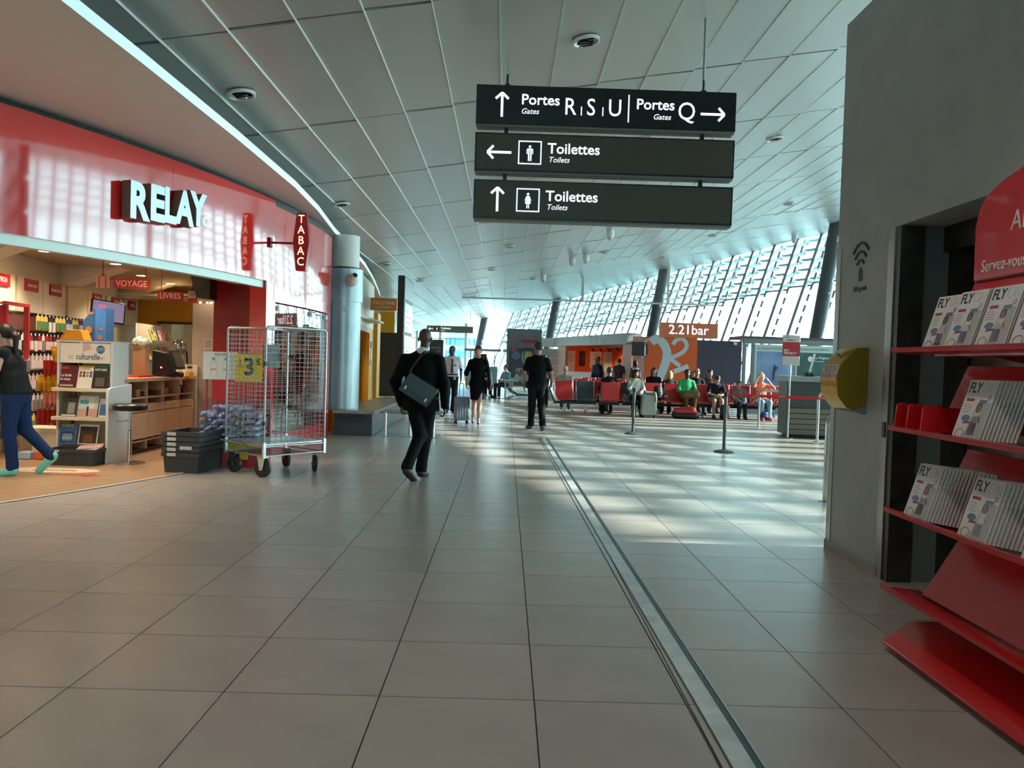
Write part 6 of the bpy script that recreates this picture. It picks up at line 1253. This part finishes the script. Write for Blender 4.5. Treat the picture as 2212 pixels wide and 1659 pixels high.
    if style != 'bald':
        mh = mat('hair_%d_%d_%d' % hair, rgb(*hair), .55, noise=tuple(x*.6 for x in rgb(*hair)), nscale=30, stretch=(1, 1, .2), bump=.3)
        Hh = [('e', hp_(0, -.020, .036), (.083*s, .100*s, .092*s), R)]
        if style in ('bob', 'long', 'curly'): Hh += [('c', hp_(-.072, -.02, .02), hp_(-.078, -.02, -.10), .034*s, .030*s), ('c', hp_(.072, -.02, .02), hp_(.078, -.02, -.10), .034*s, .030*s), ('c', hp_(0, -.075, .0), hp_(0, -.085, -.11), .060*s, .055*s)]
        if style == 'long': Hh += [('c', hp_(-.05, -.08, -.08), hp_(-.05, -.10, -.26), .045*s, .03*s), ('c', hp_(.05, -.08, -.08), hp_(.05, -.10, -.26), .045*s, .03*s)]
        if style == 'curly': Hh += [('e', hp_(q*.085, -.02, z), (.05*s,)*3, None) for q in (-1, 1) for z in (-.08, 0, .07)]+[('e', hp_(0, -.09, .0), (.085*s,)*3, None)]
        if style == 'bun': Hh += [('e', hp_(.0, -.10, .10), (.035*s,)*3, None), ('c', hp_(0, -.075, .0), hp_(0, -.075, -.06), .05*s, .04*s)]
        if style == 'tied': Hh += [('c', hp_(0, -.09, .0), hp_(0, -.12, -.06), .03*s, .04*s), ('c', hp_(-.07, -.02, .03), hp_(-.07, -.02, -.03), .02*s, .016*s), ('c', hp_(.07, -.02, .03), hp_(.07, -.02, -.03), .02*s, .016*s)]
        if style == 'pony': Hh += [('c', hp_(0, -.10, .03), hp_(0, -.15, -.02), .03*s, .035*s), ('c', hp_(0, -.15, -.02), hp_(0, -.15, -.22), .035*s, .02*s)]
        if style == 'cap': Hh += [('k', hp_(0, .05, .06), hp_(0, .14, .045), (.07*s, .012*s), (.06*s, .01*s), R[:, 0])]
        fc = hp_(0, .105, -.055); fr_ = V(.080, .090, .105)*s
        lowcut = hc+R@(V(0, 0, -.045)*s)
        def cutf(G):
            q = (G-fc)@R; k0 = np.linalg.norm(q/fr_, axis=-1); a = -(k0-1)*fr_.min()
            if style in ('short', 'cap'): a = np.maximum(a, ((lowcut-G)@R[:, 2])-.0+((G-hc)@R[:, 1])*.5)
            return a
        meshparts('hair' if style != 'cap' else 'cap', [(*polygonise(Hh, .0085 if fine else .013, .02, cut=cutf), mh)], o)
    return o
def bagthing(name, label, cat, loc, rz, prims, col, res=.012, rough=.5, extra=None, rot=None):
    o = thing(name, label, cat, loc, rz); meshparts('body', [(*polygonise(prims, res, .03), mat('bag_%d_%d_%d' % col, rgb(*col), rough, noise=tuple(x*.7 for x in rgb(*col)), nscale=7, bump=.3))], o); return o
def strap(o, pts, r, m_, name='strap'): mb = MB(); mb.tube(smoothp(pts, 5), r, 6); return mb.build(name, m_, o, smooth=60)

BLK = (18, 19, 22); M_strap = mat('strap_black', rgb(20, 21, 23), .5)
# man in the dark suit, walking away
pm = person('man in a black suit walking away with a messenger bag', (-1.02, 9.55, 0), -.02, STAND, 1.82, (84, 60, 50), (9, 9, 11), 'long', (15, 16, 20), 'trousers', (54, 34, 30), (60, 60, 60), 'bald', .012, hem=.80, collar=(226, 226, 226), fat=1.12, curl=(.7, .7), yaw=.1,
    J=dict(head=(.03, .03, 1.645), neck=(.015, 0, 1.485), shL=(-.195, -.01, 1.395), shR=(.205, 0, 1.395), elL=(-.30, -.05, 1.13), elR=(.275, -.03, 1.12), wrL=(-.23, .05, .87), wrR=(.29, -.02, .86), pel=(.01, 0, .96), hipL=(-.08, 0, .94), hipR=(.09, 0, .94), knL=(.0, .0, .50), anL=(-.10, -.30, .17), toeL=(-.04, -.20, .035), knR=(.06, .10, .51), anR=(.02, .04, .10), toeR=(.05, .20, .035)))
cr = mat('hair_crop', rgb(46, 42, 42), .8)
mb_ = bagthing('messenger_bag', "dark leather messenger bag slung across the suited man's back", 'bag', (-1.02, 9.55, 0), 0, [('k', V(-.155, -.225, 1.17), V(.145, -.235, .985), (.030, .018), (.030, .018), V(0, 1, 0))], (34, 42, 48), .012, .35)
for ch in list(mb_.children): bpy.data.objects.remove(ch)
mbx = MB(); mbx.M = T(-.005, -.225, 1.09, 0) @ Matrix.Rotation(.55, 4, 'Y'); mbx.box((-.20, -.04, -.13), (.20, .04, .13)); mbx.build('body', mat('bag_leather', rgb(27, 33, 38), .35, noise=rgb(18, 22, 27), nscale=5, bump=.2), mb_, bevel=.012)
mbx = MB(); mbx.M = T(-.005, -.27, 1.09, 0) @ Matrix.Rotation(.55, 4, 'Y'); mbx.box((-.195, -.006, -.06), (.195, .008, .128)); mbx.build('flap', mat('bag_leather_dark', rgb(22, 27, 32), .32), mb_, bevel=.006)
for q in (-.14, .14): mbx = MB(); mbx.M = T(-.005, -.276, 1.09, 0) @ Matrix.Rotation(.55, 4, 'Y'); mbx.cbox((q, -.006, -.055), (.02, .01, .04)); mbx.build('buckle', M_steel, mb_)
strap(mb_, [(-.12, -.20, 1.30), (-.05, -.165, 1.42), (.03, -.12, 1.53), (.10, -.03, 1.535), (.16, .10, 1.45), (.17, .16, 1.2), (.2, .12, 1.0), (.19, -.13, .99)], .014, M_strap); mbx = MB(); mbx.M = frame((.055, -.115, 1.535), (1, 0, .3), (0, .5, 1)); mbx.tube([(.02*math.cos(t*PI/6), .013*math.sin(t*PI/6), 0) for t in range(12)], .004, 5, closed=True); mbx.build('ring', M_chrome, mb_)
# officer in a white shirt
po_ = person('officer in a white short sleeved shirt with dark tie', (-1.50, 21.8, 0), PI+.15, STAND, 1.86, (70, 48, 40), (216, 206, 214), 'short', (26, 28, 34), 'trousers', (16, 16, 18), (30, 28, 28), 'bald', .014, yaw=.75, pitch=.12, J=dict(elL=(-.25, -.02, 1.14), elR=(.25, -.02, 1.14), anL=(-.06, -.03, .09), anR=(.10, -.02, .09)), collar=(222, 214, 220), fat=1.05)
mbx = MB(); mbx.prism([(-.02, 1.49), (.02, 1.49), (.032, 1.12), (.0, 1.06), (-.032, 1.12)], .165, .172, 'y'); mbx.build('tie', mat('tie_dark', rgb(40, 32, 44), .6), po_)
for q in (-1, 1): bx('epaulette', (q*.20-.05, -.03, 1.565), (q*.20+.05, .03, 1.575), M_black, po_)
bx('badge', (-.13, .166, 1.30), (-.05, .172, 1.33), M_black, po_); bx('pass_card', (-.11, .17, .92), (-.05, .178, 1.0), mat('pass_pink', rgb(196, 150, 150), .5), po_); bx('belt', (-.16, -.13, 1.045), (.16, .155, 1.08), M_black, po_)
# woman in black with her trolley case
wm = person('woman in a black dress walking towards us pulling a trolley case', (-.64, 18.1, 0), PI, STAND, 1.80, (206, 158, 138), (9, 10, 16), 'mid', (9, 10, 16), 'skirt', None, (70, 44, 34), 'tied', .012, fat=.92, curl=(.4, 1.0), yaw=.04, pitch=-.05,
    J=dict(elR=(.255, .0, 1.15), wrR=(.245, .06, .90), elL=(-.25, -.02, 1.16), wrL=(-.31, .05, .93), shL=(-.16, 0, 1.395), shR=(.16, 0, 1.395), knL=(-.06, .12, .54), anL=(-.05, .10, .15), toeL=(-.06, .23, .05), knR=(.06, -.02, .52), anR=(.085, -.20, .16), toeR=(.08, -.09, .05)))
for q, (ax_, ay_, az) in enumerate(((-.05, .10, .15), (.085, -.20, .16))):
    s_ = 1.80/1.755; P0 = [('c', V(ax_, ay_-.03, az-.07)*s_, V(ax_, ay_+.13, .03)*s_, .034*s_, .028*s_), ('c', V(ax_, ay_-.035, az-.07)*s_, V(ax_, ay_-.04, .012)*s_, .016, .007)]; meshparts('shoe', [(*polygonise(P0, .008, .012), mat('shoe_18_18_20', rgb(18, 18, 20), .3))], wm)
hbg = bagthing('shoulder_bag', "black shoulder bag at the woman's side", 'bag', (-.64, 18.1, 0), PI, [('k', V(-.27, -.02, 1.16), V(-.29, -.02, .92), (.05, .10), (.075, .15), V(1, 0, 0))], (14, 14, 16), .012, .35); strap(hbg, [(-.27, .08, 1.2), (-.24, .08, 1.42), (-.19, .03, 1.535), (-.2, -.06, 1.52), (-.25, -.1, 1.35), (-.28, -.09, 1.2)], .012, M_strap)
sc4 = thing('trolley_case', 'small grey hard shell trolley case pulled by the woman in black', 'suitcase', (-.99, 18.2, 0), .25)
M_case = mat('case_grey', rgb(132, 140, 152), .4)
bx('shell', (-.17, -.11, .07), (.17, .11, .62), M_case, sc4, .03)
for i in range(5): bx('rib', (-.13+i*.06, -.118, .10), (-.10+i*.06, -.108, .58), mat('case_rib', rgb(110, 118, 130), .4), sc4)
for a in (-.13, .13):
    for b in (-.08, .08): MB().lathe([(.02, 0), (.024, .02), (.02, .05), (.012, .075)], 10, (a, b, 0)).build('wheel', M_black, sc4)
mbx = MB(); mbx.tube([(-.05, .09, .6), (-.05, .09, .90), (-.05, .09, .92), (.05, .09, .92), (.05, .09, .90), (.05, .09, .6)], .009, 6); mbx.build('handle', M_alu, sc4); bx('luggage_tag', (.08, .05, .50), (.13, .12, .62), M_black, sc4)
# man in black t-shirt with a carrier bag
bm_ = person('man in a black t-shirt and dark trousers walking away', (.68, 16.85, 0), .05, STAND, 1.90, (172, 124, 102), (8, 8, 10), 'short', (18, 21, 27), 'trousers', (60, 58, 58), (44, 42, 44), 'short', .012, fat=1.02, yaw=-.35, curl=(.35, .9), sole=(206, 206, 200),
    J=dict(elL=(-.26, -.03, 1.14), wrL=(-.25, .06, .90), elR=(.27, -.02, 1.15), wrR=(.31, .08, .96), knL=(-.085, .06, .50), anL=(-.09, .10, .10), toeL=(-.14, .25, .05), knR=(.10, .03, .50), anR=(.12, -.16, .13), toeR=(.13, -.01, .035)))
cb_ = bagthing('carrier_bag', "dark grey carrier bag in the right hand of the man in black", 'bag', (.68, 16.85, 0), .05, [('k', V(.30, .02, .92), V(.40, .02, .68), (.10, .03), (.13, .045), V(.35, .9, 0)/np.linalg.norm([.35, .9, 0])), ('c', V(.32, .05, .98), V(.30, .05, .92), .03, .05)], (58, 62, 68), .012, .5)
bgs = bagthing('shoulder_bag', 'small black bag at the hip of the man in black', 'bag', (.68, 16.85, 0), .05, [('e', V(-.20, .06, .98), (.06, .10, .08), None)], (14, 14, 16), .012, .5)
# shopper in the red shop
gl = person('shopper in a black vest and blue jeans walking into the shop', (-5.52, 8.92, .008), PI/2+.12, STAND, 1.72, (206, 160, 140), (26, 32, 34), 'none', (28, 50, 92), 'jeans', (120, 206, 196), (24, 18, 18), 'pony', .012, fat=1.18, sole=(226, 230, 226), yaw=.2,
    J=dict(knL=(-.085, .03, .50), anL=(-.09, -.02, .09), toeL=(-.10, .14, .03), knR=(.09, -.06, .52), anR=(.10, -.36, .20), toeR=(.10, -.24, .06), pel=(0, .0, .96), chest=(0, .06, 1.27), neck=(0, .10, 1.46), head=(0, .14, 1.61), shL=(-.17, .08, 1.41), shR=(.17, .08, 1.41), elL=(-.23, .12, 1.13), wrL=(-.2, .32, 1.0), elR=(.22, .12, 1.13), wrR=(.2, .32, 1.0)), topname='vest')
gs = [('c', V(.17, .08, 1.40), V(.21, .11, 1.22), .058, .054)]; meshparts('sleeve', [(*polygonise(gs, .012, .01), mat('cloth_grey', rgb(150, 156, 164), .7))], gl); meshparts('hair_tie', [(*polygonise([('e', V(0, .03, 1.60), (.03, .03, .03), None)], .008, .01), mat('tie_pink', rgb(220, 120, 150), .5))], gl)
# ---- seated and standing travellers
def sit(label, x, y, rz, **kw):
    kw.setdefault('res', .019); kw.setdefault('fine', False); return person(label, (x, y, 0), rz, SIT, kw.pop('H', 1.75), hands=kw.pop('hands', (None, None)), **kw)
def stand(label, x, y, rz, **kw):
    kw.setdefault('res', .021); kw.setdefault('fine', False); return person(label, (x, y, 0), rz, STAND, kw.pop('H', 1.75), **kw)
F_ = PI
sit('seated man in navy t-shirt and shorts bent over his phone', 6.12, 22.95, F_, top=(28, 34, 56), sleeve='short', bottom=(120, 120, 110), bott='shorts', skin=(196, 146, 120), hair=(60, 44, 34), pitch=-.5, yaw=-.3, J=dict(chest=(0, .06, .84), neck=(0, .18, 1.01), head=(0, .27, 1.13), shL=(-.18, .14, .97), shR=(.18, .14, .97), elL=(-.24, .26, .72), elR=(.24, .26, .72), wrL=(-.06, .44, .68), wrR=(.06, .44, .68)), shoes=(24, 24, 26))
sit('seated boy in grey sweatshirt holding a blue cup', 6.85, 22.98, F_, H=1.45, top=(112, 114, 116), bottom=(36, 40, 46), skin=(206, 160, 136), hair=(96, 70, 50), pitch=-.3, J=dict(wrL=(-.12, .36, .60), wrR=(.02, .36, .60)))
sit('seated blonde woman in a coral top and pale jeans', 7.50, 22.95, F_, top=(236, 132, 104), bottom=(150, 180, 200), bott='jeans', skin=(214, 160, 130), hair=(226, 206, 150), style='bun', shoes=(236, 100, 90), pitch=-.35, sleeve='mid', J=dict(elR=(.27, .1, .98), wrR=(.16, .14, 1.24), elL=(-.32, .12, .92), wrL=(-.12, .2, 1.15)))
sit('seated man in a green top with a brown bag on his lap', 5.30, 22.9, F_, top=(70, 176, 116), bottom=(96, 76, 44), skin=(84, 58, 46), hair=(22, 20, 20), H=1.82)
sit('seated woman with dark curly hair and a white jacket', 3.80, 22.85, F_, top=(206, 210, 204), bottom=(30, 34, 44), skin=(170, 120, 96), hair=(18, 16, 18), style='curly', J=dict(elR=(.22, .14, .80), wrR=(.05, .14, 1.08)))
sit('man with cropped hair in a dark shirt seen from behind', 3.02, 22.9, 0.0, top=(24, 26, 30), bottom=(30, 30, 34), skin=(150, 104, 84), hair=(60, 52, 48), style='short', H=1.82)
sit('seated old man with white hair in a pale green shirt', 1.95, 25.7, F_, top=(150, 164, 150), bottom=(60, 60, 60), skin=(206, 160, 140), hair=(220, 220, 214), sleeve='short', pitch=-.3, H=1.80)
sit('seated traveller in a yellow top behind the cropped haired man', 4.30, 26.05, F_, top=(206, 196, 110), bottom=(40, 40, 46), skin=(190, 140, 116), hair=(96, 70, 50), style='bob')
sit('seated woman with long dark hair and a black top', 4.95, 26.2, F_, top=(20, 20, 24), bottom=(30, 30, 34), skin=(206, 150, 130), hair=(30, 22, 20), style='long', H=1.85)
sit('seated person with pale blond hair behind the backpack', 5.0, 24.0, 0.0, top=(60, 60, 66), bottom=(30, 30, 34), skin=(206, 160, 140), hair=(206, 180, 130), style='bob')
sit('seated woman with brown hair and a beige top', 6.25, 26.2, F_, top=(196, 176, 160), bottom=(30, 30, 34), skin=(206, 156, 130), hair=(120, 84, 60), style='bob')
sit('seated man in a cap behind the man in green', 6.1, 25.0, F_, top=(40, 40, 46), bottom=(30, 30, 34), skin=(200, 150, 124), hair=(150, 130, 110), style='cap', H=1.86)
sit('seated dark haired person beside the man in the cap', 6.75, 25.9, F_, top=(96, 70, 60), bottom=(30, 30, 34), skin=(190, 140, 110), hair=(24, 20, 20), H=1.84)
stand('traveller with a navy backpack waiting at the orange bar', 3.75, 32.2, .5, H=1.74, top=(34, 44, 76), bottom=(30, 32, 40), skin=(190, 140, 120), hair=(110, 84, 56), style='bob')
stand('traveller in a pale top waiting at the orange bar', 3.95, 33.6, -.6, H=1.80, top=(196, 190, 186), bottom=(40, 44, 60), skin=(170, 120, 96), hair=(20, 18, 18))
stand('traveller in a grey t-shirt waiting at the orange bar', 4.55, 31.6, .2, H=1.72, top=(70, 70, 74), sleeve='short', bottom=(40, 44, 60), skin=(190, 140, 116), hair=(30, 24, 22))
stand('traveller in a brown top at the right end of the bar queue', 5.0, 30.4, .6, H=1.66, top=(90, 70, 66), bottom=(30, 30, 34), skin=(200, 150, 130), hair=(40, 28, 24), style='bob')
stand('dark haired traveller beyond the man in the black t-shirt', 1.30, 26.6, 0.1, H=1.72, top=(36, 44, 40), bottom=(30, 30, 34), skin=(190, 140, 116), hair=(14, 13, 14), style='bob')
sit('cafe guest in a black shirt at the far table', -.85, 33.75, F_+.3, top=(24, 24, 28), bottom=(30, 30, 34), sleeve='short', skin=(200, 150, 126), hair=(40, 30, 26))
sit('cafe guest in a pale blue shirt at the near table', -.02, 31.75, F_-.8, top=(150, 190, 216), bottom=(60, 60, 66), sleeve='short', skin=(200, 150, 126), hair=(24, 20, 20))
sit('cafe guest with brown hair beside the balloon poster', 1.55, 30.6, 1.2, top=(150, 120, 100), bottom=(30, 30, 34), skin=(206, 156, 130), hair=(120, 90, 60), style='bob')
# ---- luggage
def backpack(label, x, y, z, rz, col, h=.46):
    o = bagthing('backpack', label, 'backpack', (x, y, z), rz, [('k', V(0, 0, .10), V(0, .02, h-.10), (.15, .10), (.13, .08), V(1, 0, 0)), ('k', V(0, -.09, .10), V(0, -.09, .22), (.11, .05), (.10, .04), V(1, 0, 0))], col, .016); strap(o, [(-.08, .08, h-.08), (-.09, .14, .25), (-.1, .09, .08)], .012, M_strap); strap(o, [(.08, .08, h-.08), (.09, .14, .25), (.1, .09, .08)], .012, M_strap); return o
backpack('black backpack lying on a front row seat', 4.42, 22.72, .47, .1, (24, 26, 30)); backpack('black and white backpack at the feet of the man in navy', 6.28, 22.35, 0, -.2, (28, 30, 32)); backpack("navy backpack on the bar traveller's back", 3.68, 32.0, 1.0, .5, (34, 50, 90)); backpack('blue backpack between the feet of the woman in coral', 7.45, 22.55, 0, .1, (30, 60, 120), .34)
rb2 = bagthing('duffel_bag', 'red and black duffel bag on the floor before the man in green', 'bag', (5.10, 22.15, 0), -.1, [('k', V(-.26, 0, .12), V(.26, 0, .12), (.13, .12), (.13, .12), V(0, 1, 0))], (18, 20, 22), .016); meshparts('red_cover', [(*polygonise([('k', V(-.24, .0, .22), V(.20, -.0, .26), (.12, .10), (.15, .11), V(0, 1, 0)), ('c', V(.2, -.06, .25), V(.30, -.06, .18), .07, .05)], .016, .03), mat('cover_red_cloth', rgb(190, 40, 44), .6, bump=.3, nscale=8))], rb2)
lb = bagthing('lap_bag', 'brown leather bag on the lap of the man in green', 'bag', (5.30, 22.45, .56), 0, [('k', V(-.16, 0, .12), V(.16, 0, .12), (.09, .12), (.09, .12), V(0, 1, 0))], (110, 78, 44), .016)
def hardcase(label, x, y, rz, col, h=.66, w=.42):
    o = thing('suitcase', label, 'suitcase', (x, y, 0), rz); m_ = mat('hc_%d_%d_%d' % col, rgb(*col), .35, metal=.4 if col[0] > 90 else 0); bx('shell', (-w/2, -.13, .06), (w/2, .13, h), m_, o, .04)
    for i in range(7): bx('rib', (-w/2+.04+i*(w-.1)/6, -.136, .10), (-w/2+.055+i*(w-.1)/6, -.126, h-.05), M_alu if col[0] > 90 else M_dark, o)
    for a in (-w/2+.05, w/2-.05): MB().lathe([(.025, 0), (.025, .05), (.012, .07)], 10, (a, 0, 0)).build('wheel', M_black, o)
    mb = MB(); mb.tube([(-.08, .05, h), (-.08, .05, h+.03), (.08, .05, h+.03), (.08, .05, h)], .01, 6); mb.build('handle', M_dark, o)
hardcase('silver ribbed suitcase in front of the curly haired woman', 4.08, 22.25, .05, (168, 172, 172)); hardcase('dark suitcase standing right of the woman in coral', 8.15, 22.7, .1, (50, 54, 56), .6, .36); hardcase('black suitcase under the turned away seat', 3.02, 23.6, 0, (18, 18, 20), .42, .40)
gcl = tag(MB().lathe([(.05, 0), (.055, .12), (.05, .13)], 14).build('cup', mat('cup_blue', rgb(40, 140, 190), .4)), "blue cup in the seated boy's hands", 'cup'); gcl.location = (6.88, 22.55, .50)
ct_ = bagthing('coat', 'pale coat folded over the silver suitcase', 'coat', (4.08, 22.25, .66), 0, [('k', V(-.12, 0, .05), V(.14, 0, .04), (.11, .05), (.11, .045), V(0, 1, 0)), ('c', V(.15, -.12, .03), V(.18, -.16, -.18), .04, .03)], (150, 146, 138), .016, .7)
